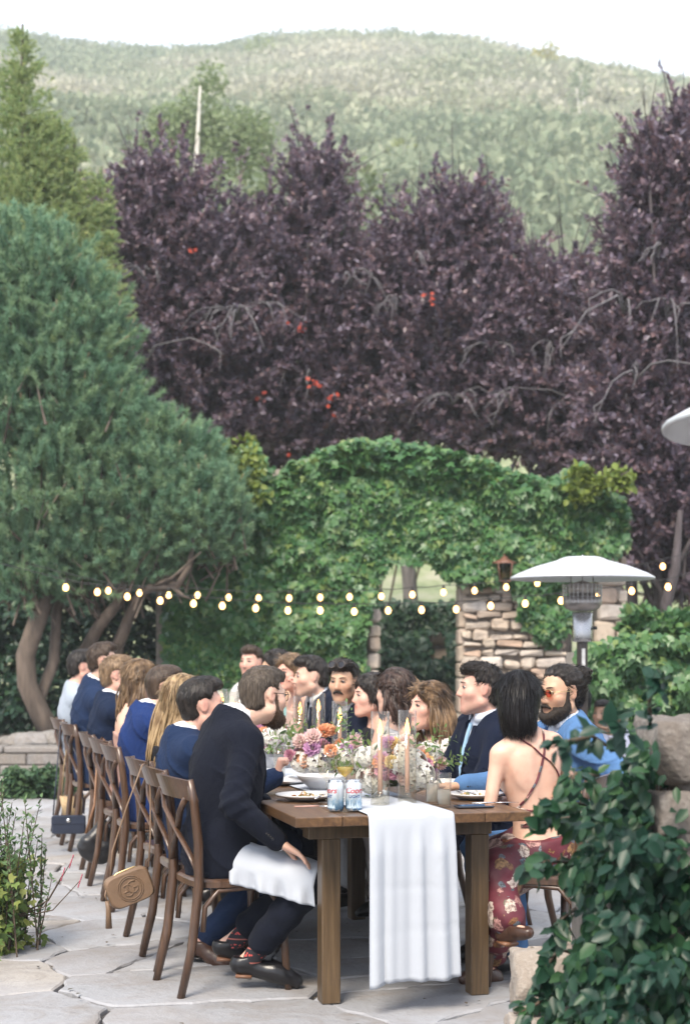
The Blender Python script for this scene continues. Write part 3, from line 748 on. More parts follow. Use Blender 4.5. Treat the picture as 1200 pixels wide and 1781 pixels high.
# --- pale green aspen with a white trunk, up the slope behind the plum trees
ax = thing('aspen_tree','pale green aspen with a bare white trunk behind the purple trees','tree',((345-CX)/F*48,48,float(terr((345-CX)/F*48,48))))
az = ax.location.z
zt_ = CZ-(150-HY)/F*48-az
m = MB(); m.tube([(0,0,-.4),(.03,0,zt_*.5),(-.05,0,zt_*.8),(.06,0,zt_)],[.14,.12,.085,.03],8); m.build('trunk', M_BIRCH, ax)
P=[]
for (px,py,rx,ry,cnt) in [(300,225,60,60,1500),(395,240,70,70,1700),(440,240,45,60,800),(270,270,50,50,800),(345,190,50,60,600),(365,130,30,40,250)]:
    c = W(px,py,48); u = rdir(cnt)*(rng.random((cnt,1))**.4); P.append(np.array([c.x-ax.location.x,0.6,c.z-az])+u*np.array([rx,rx*.8,ry])*48/F)
P=np.concatenate(P); a,b=leaf_arrays(P,rdir(len(P)),rdir(len(P)),rng.uniform(.1,.2,len(P)),rng.uniform(.09,.16,len(P)))
link('crown',np_mesh('crown',a,b),m_leaf('aspen_leaf',[(.20,.27,.13),(.27,.33,.18),(.24,.29,.16)],.6,.4,.2),ax)['kind']='stuff'
# scattered green under-trees behind the plums so that light gaps read as foliage
shrub('green_tree','green leafy tree glimpsed through the purple crowns',[(240,470),(200,300),(250,250),(330,300),(460,300),(480,250),(640,300),(760,420),(960,470),(1080,420),(1080,600),(700,640),(300,640)],34,3600,(.16,.3),m_leaf('green_tree_leaf',[(.11,.15,.075),(.15,.19,.10),(.19,.22,.12)],.7,.25,.2),cat='tree',dep=2,z0=1.5)

# --- conifers at the left
def needle_tufts(P, D, per, ln, wd, spread=.9, tuft=.22):
    n = len(P); t = rng.random((n,per))**.8; D = unit(D)
    base = P[:,None]+D[:,None]*(t*tuft)[...,None]
    nd = unit(D[:,None]*.9+rdir(n*per).reshape(n,per,3)*spread)
    N = n*per
    return leaf_arrays(base.reshape(-1,3), nd.reshape(-1,3), rdir(N), rng.uniform(ln*.7,ln*1.1,N), np.full(N,wd), shape='needle')
M_PINE = m_leaf('pine_needles', [(0.091,0.195,0.130),(0.156,0.286,0.182),(0.260,0.416,0.260),(0.130,0.247,0.169),(0.351,0.481,0.273),(0.195,0.325,0.202),(0.325,0.390,0.169)], .55, .42, .2, .75)
M_SPRUCE = m_leaf('spruce_needles', [(0.175,0.275,0.138),(0.275,0.388,0.175),(0.450,0.500,0.213),(0.213,0.325,0.175),(0.600,0.562,0.237)], .6, .42, .15, .6)
YPI = 18.6
pine = thing('pine_tree','bushy green pine with twisting bare lower trunks at the left','tree',((90-CX)/F*YPI,YPI,.26))
px0 = pine.location.x
PB = [(50,480,105,85),(60,550,145,100),(120,620,110,90),(70,700,170,110),(150,760,120,80),(90,850,170,110),(200,850,110,80),(300,830,85,75),(330,900,95,80),(240,930,130,75),(120,970,160,70),(375,890,55,60),(290,780,60,45),(370,950,50,40),(30,620,110,120),(60,1010,120,40),(190,1000,100,40)]
P=[];D=[]; k=F/YPI
for px,py,rx,ry in PB:
    c = W(px,py,YPI); cnt = int(rx*ry/30); u = rdir(cnt); u[:,1] = -np.abs(u[:,1])*np.where(rng.random(cnt)<.72,1,-1); r = rng.random((cnt,1))**.15
    q = np.array([c.x-px0,0,c.z-.26])+u*r*rng.uniform(.9,1.16,(cnt,1))*np.array([rx/k,min(rx,ry)*1.1/k,ry/k]); P.append(q)
    D.append(unit(u*np.array([.5,.6,.35])+np.array([0,-.1,.9])+rng.normal(size=u.shape)*.42))
P=np.concatenate(P);D=np.concatenate(D)
a,b = needle_tufts(P,D,96,.095,.012,.80,.25)
me=np_mesh('crown',a,b); set_var(me,np.repeat(rng.random(len(P)),96)); link('crown',me,M_PINE,pine)['kind']='stuff'
m = MB()
for i in range(0,len(P),9): m.tube([Vector(P[i]-D[i]*.45),Vector(P[i]+D[i]*.2)],[.016,.006],4,False)
m.build('twigs',M_BARKPINE,pine)
# upright brown candles
m = MB()
for i in range(0,len(P),24): m.tube([Vector(P[i]+D[i]*.12),Vector(P[i]+D[i]*.33)],[.007,.006],4)
m.build('new_shoots',m_simple('pine_candle',(.20,.14,.08),.7),pine)['kind']='stuff'
m = MB()
def L(*pts): return [Vector(((px-CX)/F*(YPI+dy)-px0, dy, CZ-(py-HY)/F*(YPI+dy)-.26)) for px,py,dy in pts]
m.tube(L((95,1285,0),(70,1240,0),(48,1190,0),(45,1140,0),(62,1090,0),(80,1040,.1),(70,900,.3),(60,700,.5),(55,450,.5)),[.13,.125,.12,.115,.11,.11,.1,.08,.03],9)
m.tube(L((88,1270,.1),(70,1215,.2),(95,1150,.3),(100,1060,.3),(150,950,.3)),[.08,.075,.07,.06,.03],7)
m.build('trunk',M_BARKPINE,pine)
m = MB()
m.tube(L((160,1290,.6),(150,1130,.4),(175,1085,.1),(205,1050,-.1),(218,1000,-.2),(240,940,-.2)),[.10,.09,.075,.065,.05,.03],7)
m.tube(L((190,1290,.6),(205,1125,.3),(225,1075,.1),(240,1040,-.1),(262,1022,-.2),(310,1018,-.4),(330,985,-.4),(340,920,-.4)),[.09,.08,.07,.06,.055,.045,.035,.02],7)
m.tube(L((300,1020,-.4),(318,1036,-.4),(332,1042,-.4)),[.03,.022,.01],5)
m.tube(L((262,1022,-.2),(300,1005,-.5),(350,960,-.6)),[.03,.02,.01],5)
m.build('limb',M_BARKPINE,pine)
# spruce behind the pine
YS = 21.5
sp = thing('spruce_tree','tall pointed spruce with yellow tipped boughs behind the pine','tree',((30-CX)/F*YS,YS,.2)); sx0 = sp.location.x; ks = F/YS
P=[];D=[]
def spire(px,pt,pb,wtop,wbot,nb):
    nb = int(nb*.72)
    for i in range(nb):
        t = rng.random()**.85; py = pt+(pb-pt)*t; w = (wtop+(wbot-wtop)*t)*rng.uniform(.55,1.1); an = rng.uniform(-PI,PI)
        c = W(px,py,YS); ln = w/ks; dirx = np.array([math.cos(an),math.sin(an)*.8,.12])
        nt_ = max(3,int(ln/.09)); tt = np.linspace(.1,1,nt_)
        pts = np.array([c.x-sx0,0,c.z-.2])+np.outer(tt*ln,dirx)+np.outer(tt*tt*ln,np.array([0,0,.18]))
        P.append(pts+rng.normal(size=pts.shape)*.03); D.append(np.tile(dirx+np.array([0,0,.35]),(nt_,1))+rng.normal(size=pts.shape)*.45)
for a_ in [(40,60,430,6,120,420),(75,205,520,5,120,380),(105,215,430,4,60,160),(65,210,420,5,60,150),(130,250,560,4,75,260),(178,360,620,5,60,280),(175,300,430,3,30,70),(20,120,600,20,110,420),(150,440,700,20,70,300)]: spire(*a_)
P=np.concatenate(P);D=np.concatenate(D)
a,b = needle_tufts(P,D,30,.06,.012,.8,.14)
me=np_mesh('crown',a,b); set_var(me,np.repeat(rng.random(len(P)),30)); link('crown',me,M_SPRUCE,sp)['kind']='stuff'
m=MB()
for px,pt in [(40,42),(75,200),(105,205),(130,240),(178,290)]:
    e=W(px,pt,YS); m.tube([(e.x-sx0,0.02,-.3 if px==40 else (e.z-.2)*.45),(e.x-sx0,0,(e.z-.2)*.7),(e.x-sx0,0,e.z-.2)],[.16 if px==40 else .06,.07 if px==40 else .035,.015],7)
m.build('trunk',M_BARKPINE,sp)
# far trunks seen under the arch and at the right
for px0_,py0_,px1_,py1_,Y,r,lab in [(715,1042,714,900,24,.115,'thick grey trunk framed by the archway'),(1158,1110,1174,990,21.5,.085,'slim dark trunk at the right edge behind the hedge'),(1095,1000,1110,860,22.5,.09,'dark trunk rising beside the right end of the creeper')]:
    a0=W(px0_,py0_,Y); a1=W(px1_,py1_,Y); g=float(terr(a0.x,Y)); t=thing('tree_trunk',lab,'tree',(a0.x,Y,g),0,'bare trunks behind the wall'); bk_=M_BARKPL if px0_>1000 else M_BARKP
    m=MB(); m.tube([(-.05,0,-.2),(.04,0,(a0.z-g)*.6),((a1.x-a0.x)*.4-.05,0,(a0.z*.5+a1.z*.5)-g),(a1.x-a0.x,0,a1.z-g),((a1.x-a0.x)*1.5,0,a1.z-g+.8)],[r*1.15,r,r*.95,r*.8,r*.4],8); m.tube([(a1.x-a0.x,0,a1.z-g),((a1.x-a0.x)+.5,0.1,a1.z-g+.9)],[r*.5,r*.2],6); m.build('trunk',bk_,t)
# young garden shrub in front at the left edge
lp = thing('garden_shrub','feathery green shrub with a few red flower spikes at the left front edge','plant',(-1.56,7.35,0))
P=[];D=[];N=[];Ln=[]; st=MB()
for i in range(120):
    a=rng.uniform(-PI,PI); hgt=rng.uniform(.3,.84)*(1 if i<70 else .7); lean=rng.uniform(.05,.26); base=np.array([rng.normal()*.09-.1,rng.normal()*.08,0])
    n=int(26*hgt)+8; t=np.linspace(.15,1,n); d=np.array([math.cos(a)*lean,math.sin(a)*lean,1]); pts=base+np.outer(t*hgt,d)-np.outer(t*t*hgt,np.array([0,0,.06]))
    for s_ in (0,1):
        P.append(pts+rng.normal(size=pts.shape)*.006); sd=unit(rng.normal(size=(n,3))*np.array([1,1,.3])); D.append(sd*.8+np.array([0,0,.55])); N.append(rng.normal(size=(n,3))*.3+np.array([0,-.3,1])); Ln.append(rng.uniform(.022,.042,n))
    st.tube([Vector(base),Vector(pts[n//2]),Vector(pts[-1])],[.004,.003,.0015],4,False)
P=np.concatenate(P);D=np.concatenate(D);N=np.concatenate(N);Ln=np.concatenate(Ln)
a,b=leaf_arrays(P,D,N,Ln,Ln*.45,.2); link('foliage',np_mesh('foliage',a,b),m_leaf('shrub_leaf',[(.06,.12,.04),(.09,.16,.06),(.13,.2,.08),(.07,.14,.06)],.5,.25,.4),lp)['kind']='stuff'
n=1500; q=np.stack([rng.normal(size=n)*.085-.10,rng.normal(size=n)*.12,rng.uniform(.0,.42,n)],1); a,b=leaf_arrays(q,rdir(n)*.6+np.array([.2,-.4,-.4]),rng.normal(size=(n,3))*.4+np.array([0,-.8,.6]),rng.uniform(.03,.065,n),rng.uniform(.025,.05,n),.3,'ivy')
link('lower_leaves',np_mesh('lower_leaves',a,b),m_leaf('lower_leaf',[(.08,.15,.03),(.14,.2,.05),(.22,.24,.06),(.06,.12,.03)],.5,.25,.4),lp)['kind']='stuff'
m=MB()
for (dx,hz_) in [(.30,.42),(.26,.36),(.34,.33)]:
    s=Vector((.02,-.02,.15)); e=Vector((dx,-.05,hz_)); st.tube([s,s.lerp(e,.5)+Vector((.03,0,-.05)),e],[.004,.003,.002],4,False)
    for q in range(7): m.ball(tuple(e+Vector((-.01+q*.003,rnd.uniform(-.006,.006),-.03+q*.009))),(.0035,.0035,.006),5,4)
m.build('flower_spike',m_simple('pink_bud',(.40,.08,.12),.6),lp)['kind']='stuff'; st.build('stem',M_VINE,lp)
# ================================================================== PEOPLE: one continuous surface grown from a distance field
class Field:
    def __init__(s, lo, hi, vox):
        s.lo = np.array(lo, float); s.vox = vox
        n = np.ceil((np.array(hi)-s.lo)/vox).astype(int)+1
        s.ax = [s.lo[i]+np.arange(n[i])*vox for i in range(3)]
        s.d = np.full(n, 9.0, np.float32)
    def box(s, a, b):
        i0 = np.clip(np.floor((np.array(a)-s.lo)/s.vox).astype(int), 0, np.array(s.d.shape)-1)
        i1 = np.clip(np.ceil((np.array(b)-s.lo)/s.vox).astype(int)+1, 1, np.array(s.d.shape))
        if np.any(i1-i0 < 2): return None
        sl = tuple(slice(a_,b_) for a_,b_ in zip(i0,i1))
        return sl, s.ax[0][sl[0]][:,None,None], s.ax[1][sl[1]][None,:,None], s.ax[2][sl[2]][None,None,:]
    def comb(s, sl, v, k, op):
        d = s.d[sl]
        if op == 'u':
            if k > 0:
                h = np.maximum(k-np.abs(d-v),0)/k; s.d[sl] = np.minimum(d,v)-h*h*k*.25
            else: s.d[sl] = np.minimum(d,v)
        elif op == 's':
            v = -v
            if k > 0:
                h = np.maximum(k-np.abs(d-v),0)/k; s.d[sl] = np.maximum(d,v)+h*h*k*.25
            else: s.d[sl] = np.maximum(d,v)
        elif op == 'i': s.d[sl] = np.maximum(d,v)
    def cone(s, a, b, ra, rb=None, k=.02, op='u'):
        rb = ra if rb is None else rb
        a = np.array(a,float); b = np.array(b,float); m = max(ra,rb)+k+s.vox*3
        q = s.box(np.minimum(a,b)-m, np.maximum(a,b)+m)
        if q is None: return s
        sl,X,Y,Z = q; u = b-a; L2 = max(u@u,1e-9)
        t = np.clip(((X-a[0])*u[0]+(Y-a[1])*u[1]+(Z-a[2])*u[2])/L2,0,1)
        v = np.sqrt((X-a[0]-t*u[0])**2+(Y-a[1]-t*u[1])**2+(Z-a[2]-t*u[2])**2)-(ra+(rb-ra)*t)
        s.comb(sl, v.astype(np.float32), k, op); return s
    def ell(s, c, r, R=None, k=.02, op='u', grow=0.0):
        c = np.array(c,float); r = np.array(r,float)+grow; m = r.max()+k+s.vox*3
        q = s.box(c-m, c+m)
        if q is None: return s
        sl,X,Y,Z = q; X=X-c[0];Y=Y-c[1];Z=Z-c[2]
        if R is None: x,y,z = X,Y,Z
        else:       # R columns: local axes in world
            x = X*R[0,0]+Y*R[1,0]+Z*R[2,0]; y = X*R[0,1]+Y*R[1,1]+Z*R[2,1]; z = X*R[0,2]+Y*R[1,2]+Z*R[2,2]
        k0 = np.sqrt((x/r[0])**2+(y/r[1])**2+(z/r[2])**2); k1 = np.sqrt((x/r[0]**2)**2+(y/r[1]**2)**2+(z/r[2]**2)**2)
        v = k0*(k0-1)/np.maximum(k1,1e-6)
        s.comb(sl, v.astype(np.float32), k, op); return s
    def func(s, fn, op='i', lo=None, hi=None, k=0):
        X,Y,Z = s.ax[0][:,None,None], s.ax[1][None,:,None], s.ax[2][None,None,:]
        s.comb((slice(None),)*3, (fn(X,Y,Z)+np.zeros(s.d.shape)).astype(np.float32), k, op); return s
    def disp(s, fn):
        X,Y,Z = s.ax[0][:,None,None], s.ax[1][None,:,None], s.ax[2][None,None,:]
        s.d = (s.d+fn(X,Y,Z)).astype(np.float32); return s
    def mesh(s, name):
        d = s.d; d[0]=d[-1]=1; d[:,0]=d[:,-1]=1; d[:,:,0]=d[:,:,-1]=1
        sg = d < 0
        n = np.zeros(np.array(d.shape)-1, np.uint8)
        C = [(a,b,c) for a in (0,1) for b in (0,1) for c in (0,1)]
        sh = n.shape
        for a,b,c in C: n += sg[a:a+sh[0], b:b+sh[1], c:c+sh[2]]
        mx = (n > 0)&(n < 8); ids = np.full(sh,-1,np.int32); ci = np.argwhere(mx); ids[mx] = np.arange(len(ci))
        if len(ci) == 0: return None
        val = np.stack([d[ci[:,0]+a, ci[:,1]+b, ci[:,2]+c] for a,b,c in C],1)
        acc = np.zeros((len(ci),3)); cnt = np.zeros(len(ci)); Ca = np.array(C,float)
        for i in range(8):
            for j in range(i+1,8):
                if np.abs(Ca[i]-Ca[j]).sum() != 1: continue
                va,vb = val[:,i],val[:,j]; m = (va<0)!=(vb<0)
                t = np.where(m, va/np.where(va==vb,1,va-vb), 0)
                acc += (Ca[i]+(Ca[j]-Ca[i])*t[:,None])*m[:,None]; cnt += m
        v = s.lo+(ci+acc/np.maximum(cnt,1)[:,None])*s.vox
        fs = []
        for ax in range(3):
            o1,o2 = (ax+1)%3,(ax+2)%3
            A = [slice(None)]*3; B = [slice(None)]*3; A[ax]=slice(0,-1); B[ax]=slice(1,None)
            for o in (o1,o2): A[o]=slice(1,-1); B[o]=slice(1,-1)
            a_,b_ = sg[tuple(A)], sg[tuple(B)]
            e = np.argwhere(a_ != b_)
            if len(e) == 0: continue
            fl = a_[tuple(e.T)]
            e[:,o1] += 1; e[:,o2] += 1
            def cell(d1,d2):
                q = e.copy(); q[:,o1] -= d1; q[:,o2] -= d2; return ids[tuple(q.T)]
            q = np.stack([cell(1,1),cell(0,1),cell(0,0),cell(1,0)],1)
            q = np.where(fl[:,None], q, q[:,::-1]); fs.append(q)
        f = np.concatenate(fs); f = f[(f>=0).all(1)]
        return v, f

def sd_(p): return len(p.root_label)%2
def np_unit(v): v = np.array(v,float); return v/max(np.linalg.norm(v),1e-9)
def ik(sh, hand, l1, l2, pole):
    sh = np.array(sh,float); hand = np.array(hand,float); d = hand-sh; L = np.linalg.norm(d)
    if L > (l1+l2)*.995: hand = sh+d/L*(l1+l2)*.995; d = hand-sh; L = np.linalg.norm(d)
    a = (l1*l1-l2*l2+L*L)/(2*L); h = math.sqrt(max(l1*l1-a*a,0)); u = d/L
    p = np.array(pole,float); p = p-u*(p@u); p = np_unit(p)
    return sh+u*a+p*h, hand

SKIN = {}
CH_ = .94
def m_skin(key, col, lip):
    if key in SKIN: return SKIN[key]
    t = NT('skin_'+key); at = t.n('Attribute', attribute_name='tint'); n = t.noise(60,3); n0 = t.noise(9,2)
    c = c4(col); base = t.ramp(n0,[(.35,(c[0]*.88,c[1]*.84,c[2]*.84)),(.65,(c[0]*1.0,c[1]*1.02,c[2]*1.04))])
    st = t.n('Attribute', attribute_name='stubble'); n3 = t.noise(420,2); base = t.mix(t.math('MULTIPLY', st.outputs['Fac'], n3), base, (.045,.03,.026,1)); base = t.mix(t.ramp(t.noise(28,4),[(.5,(0,0,0)),(.75,(.22,.22,.22))]), base, lip)
    c2 = t.mix(at.outputs['Fac'], base, lip)
    p = t.pri(c2, .5, t.bump(n,.06,.004)); p.inputs['Subsurface Weight'].default_value = .12; p.inputs['Subsurface Radius'].default_value=(.012,.005,.003); p.inputs['Subsurface Scale'].default_value=.6
    SKIN[key] = t.end(p); return SKIN[key]
m_skin('fair', rgb('#d3ad97'), rgb('#b0635a')); m_skin('tan', rgb('#c09a7e'), rgb('#9a5a4c')); m_skin('pink', rgb('#d2a591'), rgb('#b05a55'))
def m_hair(name, dark, light, rough=.42, sc=70, stretch=(1,1,.12), streak=.5):
    t = NT(name); n = t.noise(sc,4,.6,stretch=stretch,dist=.4); n2 = t.noise(14,2); 
    col = t.ramp(t.mix(.35,n,n2),[(.38,dark),(.62,light)])
    p = t.pri(col, rough, t.bump(n,.75,.01)); p.inputs['Specular IOR Level'].default_value=.28; p.inputs['Anisotropic'].default_value=.4
    return t.end(p)
H = {
 'brown': m_hair('hair_brown',(.022,.014,.010),(.075,.05,.034)), 'dark': m_hair('hair_dark',(0.0074,0.0062,0.0056),(0.0340,0.0272,0.0238)),
 'black': m_hair('hair_black',(0.0037,0.0031,0.0037),(0.0150,0.0129,0.0136),.3), 'blonde': m_hair('hair_blonde',(.13,.078,.036),(.40,.285,.155),.4,40),
 'sandy': m_hair('hair_sandy',(.10,.062,.034),(.26,.175,.105)), 'bronde': m_hair('hair_bronde',(.05,.029,.017),(.24,.155,.085),.4,35),
 'chestnut': m_hair('hair_chestnut',(.014,.009,.008),(.07,.042,.032),.38,45), 'balayage': m_hair('hair_balayage',(.022,.013,.009),(.22,.135,.07),.4,30),
 'beard': m_hair('beard_brown',(0.0310,0.0174,0.0112),(0.0952,0.0544,0.0340),.7,140,(1,1,.5)), 'beardk': m_hair('beard_dark',(0.0093,0.0068,0.0062),(0.0340,0.0258,0.0204),.7,140,(1,1,.5)),
 'grey': m_hair('hair_greyed',(.022,.016,.012),(.105,.082,.062),.5,120)}
M_EYEW = m_simple('eye_white',(.40,.36,.34),.3,.05); M_IRIS = m_simple('eye_iris',(.03,.022,.018),.2,.2)
M_SHIRT = m_cloth('white_shirt',(.62,.64,.68),.75,700,.06,.1,.04)
M_BLACKSHOE = m_simple('black_leather',(.006,.0055,.007),.28,.3,30,.1,200); M_HEEL = m_simple('heel_brown',(.16,.075,.04),.5,.2); M_BROWNSHOE = m_simple('brown_leather',(.06,.03,.02),.35,.3,30,.1,200)

def wrinkle(amp, seed=0, f=1.0):
    a = seed*1.7
    return lambda X,Y,Z: amp*(np.sin((X*31+Y*19+Z*47)*f+a)*np.sin((X*17-Y*29+Z*23)*f+1.3*a)+.6*np.sin((X*11+Y*53-Z*37)*f+2.1*a)*np.sin((Z*61-Y*13)*f+a))

def folds(p, amp, seed):
    T=p.T; o=p.hip
    def fn(X,Y,Z):
        x=(X-o[0])*T[0,0]+(Y-o[1])*T[1,0]+(Z-o[2])*T[2,0]; y=(X-o[0])*T[0,1]+(Y-o[1])*T[1,1]+(Z-o[2])*T[2,1]; z=(X-o[0])*T[0,2]+(Y-o[1])*T[1,2]+(Z-o[2])*T[2,2]
        w=.35*np.sin(x*13+seed)+.35*np.sin(z*11+y*9+seed*2)
        r1=1-np.abs(np.sin(z*26+np.abs(x)*22+y*6+w*3+seed)); r2=1-np.abs(np.sin(z*17-x*30+y*19+w*4+seed*1.7))
        m1=np.clip(np.sin(x*9+z*7+seed*3)*.8+.5,0,1); m2=np.clip(np.sin(z*10-y*12+seed)*.8+.45,0,1)
        back=np.exp(-(x/.007)**2)*(y<-.02)*.25
        return -amp*(r1**3*m1+.8*r2**3*m2)+amp*.25+amp*back
    return fn
def hand_prims(fd, w, d, n, side, curl, sc=1.0, spread=.12, grow=0.0):
    """w wrist, d along the hand, n palm normal, side=+1 right hand / -1 left hand"""
    d = np_unit(d); n = np.array(n,float); n = np_unit(n-d*(n@d)); x = np.cross(d,n)*side      # x: towards the thumb
    W_ = np.array(w,float); g = grow
    kn = []
    for i,o in enumerate((.030,.010,-.011,-.031)):
        k = W_+d*(.092-.004*abs(i-1))*sc+x*o*sc; kn.append(k)
        fd.cone(W_+x*o*.6*sc+d*.01, k, .0165*sc+g, .0115*sc+g, .014)
    L = (.072,.080,.074,.058)
    for i,k in enumerate(kn):
        p = k; ang = 0.0; sp = (.5-i/3)*2*spread
        for j,fr in enumerate((.46,.31,.23)):
            ang += curl[0] if j == 0 else curl[1]
            dd = d*math.cos(ang)+n*math.sin(ang)+x*sp*math.cos(ang); dd = np_unit(dd)
            q = p+dd*L[i]*fr*sc; fd.cone(p,q,(.0100-.0009*j)*sc+g,(.0093-.0011*j)*sc+g,.0035); p = q
    t0 = W_+d*.022*sc+x*.026*sc; t1 = t0+(d*.72+x*.62+n*.25)*.040*sc; t2 = t1+np_unit(d*.86+x*.30+n*(.25+.3*curl[0]))*.034*sc; t3 = t2+np_unit(d*.95+x*.05+n*(.3+.4*curl[0]))*.026*sc
    fd.cone(t0,t1,.0155*sc+g,.0125*sc+g,.012); fd.cone(t1,t2,.0118*sc+g,.0105*sc+g,.004); fd.cone(t2,t3,.0105*sc+g,.0085*sc+g,.004)

class Person:
    def __init__(s, label, hip, face_az, head, head_az, **kw):
        """hip: world point of the seat centre; face_az: degrees the body faces (0=+x, 90=+y); head: world point of the head centre"""
        g = lambda k,d=None: kw.get(k,d)
        s.kw = kw; s.g = g
        s.root_label = label
        s.fem = g('fem',False); s.vox = g('vox',.009)
        s.origin = Vector((hip[0],hip[1],0))
        s.o = np.array([hip[0],hip[1],0.0])
        a = math.radians(face_az); fwd = np.array([math.cos(a),math.sin(a),0]); up0 = np.array([0,0,1.0]); 
        s.fwd0 = fwd; s.rt0 = np.cross(fwd, up0)
        s.hip = np.array([0,0,g('hipz',.555)])
        hd = np.array(head,float)-s.o; s.hd = hd
        sp = hd-s.hip; D = np.linalg.norm(sp); s.sc = float(np.clip(D/.70,.88,1.10))*g('size',1.0)
        tw = math.radians(face_az+g('twist',0)); tf = np.array([math.cos(tw),math.sin(tw),0])
        # spine: curved, neck base lies a little behind the straight line to the head
        u = np_unit(sp-tf*g('slouch',.05)+np.array(g('lean',(0,0,0)))); s.neck = s.hip+u*(D-g('nk',.132)*s.sc)*.985
        z = np_unit(s.neck-s.hip); y = np_unit(tf-z*(tf@z)); x = np.cross(y,z)
        s.T = np.stack([x,y,z],1); s.Lt = np.linalg.norm(s.neck-s.hip)
        # head frame
        ha = math.radians(head_az); hp = math.radians(g('pitch',0)); hr = math.radians(g('roll',0))
        hy = np.array([math.cos(ha)*math.cos(hp),math.sin(ha)*math.cos(hp),math.sin(hp)]); hx = np_unit(np.cross(hy,up0)); hz = np.cross(hx,hy)
        hx,hz = hx*math.cos(hr)+hz*math.sin(hr), hz*math.cos(hr)-hx*math.sin(hr)
        s.HR = np.stack([hx,hy,hz],1); s.hs = g('hs',1.0)*(.93 if s.fem else .965)
        s.sw = (.155 if s.fem else .185)*s.sc*g('shoulder',1.0)
    def tp(s, x, y, z):      # torso point; z from 0 (hip) to 1 (neck base)
        return s.hip+s.T@np.array([x*s.sc,y*s.sc,z*s.Lt])
    def hpnt(s, x, y, z): return s.hd+s.HR@(np.array([x,y,z])*s.hs)
    def head_prims(s, f, grow=0, k=.025):
        h = s.hs; R = s.HR; P = s.hpnt
        f.ell(P(0,-.018,.035),(.077*h,.096*h,.088*h),R,k,grow=grow)
        f.ell(P(0,.025,-.03),(.062*h,.070*h,.085*h),R,.03,grow=grow)
        jw = .048 if s.fem else .055
        f.cone(P(-jw,.0,-.06),P(-.012,.068,-.098),.022*h+grow,.02*h+grow,.03); f.cone(P(jw,.0,-.06),P(.012,.068,-.098),.022*h+grow,.02*h+grow,.03)
    def torso_prims(s, f, g=0.0, k=.06, full=True):
        T = s.T; sc = s.sc; fem = s.fem; w = .88 if fem else 1.0; b = s.g('bulk',1.0)
        f.ell(s.tp(0,-.01,.03),np.array([.170*(1.02 if fem else 1),.125,.12])*sc*b,T,k,grow=g)
        f.ell(s.tp(0,.0,.30),np.array([.140*w,.105,.16])*sc*b,T,k,grow=g)
        f.ell(s.tp(0,.0,.62),np.array([.165*w,.118,.17])*sc*b,T,k,grow=g)
        f.ell(s.tp(0,-.015,.80),np.array([.150*w,.095,.10])*sc,T,k,grow=g)
        f.cone(s.tp(-.8*s.sw/sc,-.008,.865),s.tp(.8*s.sw/sc,-.008,.865),.058*sc*w+g,None,.05)
        for sg in (-1,1): f.cone(s.tp(sg*.62*s.sw/sc,-.015,.885),s.tp(sg*.02,-.02,1.0),.046*sc*w+g,.05*sc*w+g,.05)
        if fem:
            for sg in (-1,1): f.ell(s.tp(sg*.072,.085,.60),np.array([.062,.055,.062])*sc,T,.04,grow=g)
    def joints(s):
        g = s.g; s.shd = {}; s.elb = {}; s.wri = {}; s.hdir = {}
        for nm,sg in (('L',-1),('R',1)):
            sh = s.tp(sg*s.sw/s.sc,-.008+g('sh_fwd',.02),.855); s.shd[nm] = sh
            t = g('hand'+nm)
            if t is None: t = s.o+s.fwd0*.40+s.rt0*sg*.14+np.array([0,0,.70])
            t = np.array(t,float)-s.o
            pole = np.array(g('pole'+nm, tuple(s.rt0*sg*.5-np.array([0,0,1.0])-s.fwd0*.3)))
            s.elb[nm], s.wri[nm] = ik(sh, t, .285*s.sc, .255*s.sc, pole)
            s.hdir[nm] = np_unit(g('hdir'+nm, tuple(s.wri[nm]-s.elb[nm])))
        s.hipj={}; s.kne={}; s.ank={}; s.toe={}
        for nm,sg in (('L',-1),('R',1)):
            s.hipj[nm] = s.hip+s.rt0*sg*.085*s.sc+np.array([0,0,-.03])
            kn = g('knee'+nm); an = g('ank'+nm); to = g('toe'+nm)
            s.kne[nm] = np.array(kn)-s.o if kn is not None else s.hipj[nm]+s.fwd0*.42*s.sc+s.rt0*sg*.05+np.array([0,0,-.015])
            s.ank[nm] = np.array(an)-s.o if an is not None else np.array([*(s.kne[nm]-s.fwd0*.05)[:2],.085])
            s.toe[nm] = np.array(to)-s.o if to is not None else s.ank[nm]+s.fwd0*.15*s.sc+np.array([0,0,-.05])
    def legs(s, f, g=0.0, r=(.082,.058,.040), upto=1.0, calf=0):
        for nm in 'LR':
            f.cone(s.hipj[nm],s.kne[nm],r[0]*s.sc+g,r[1]*s.sc+g,.04)
            e = s.kne[nm]+(s.ank[nm]-s.kne[nm])*upto
            f.cone(s.kne[nm],e,r[1]*s.sc*.96+g,(r[1]+(r[2]-r[1])*upto)*s.sc+g,.03)
            if calf: 
                c = s.kne[nm]*.68+s.ank[nm]*.32-s.fwd0*.012; f.ell(c,(.052,.052,.10),None,.03,grow=g-.004)
    def foot(s, f, nm, g=0.0):
        g = g-(.006 if s.fem else 0); a,t = s.ank[nm],s.toe[nm]; d = np_unit(t-a); he = a+np.array([0,0,-.035])-d*.035
        f.cone(he,a+(t-a)*.7+np.array([0,0,.0]),.033+g,.034+g,.02); f.cone(a+(t-a)*.55,t,.036+g,.024+g,.02); f.cone(a,he,.036+g,.034+g,.02)
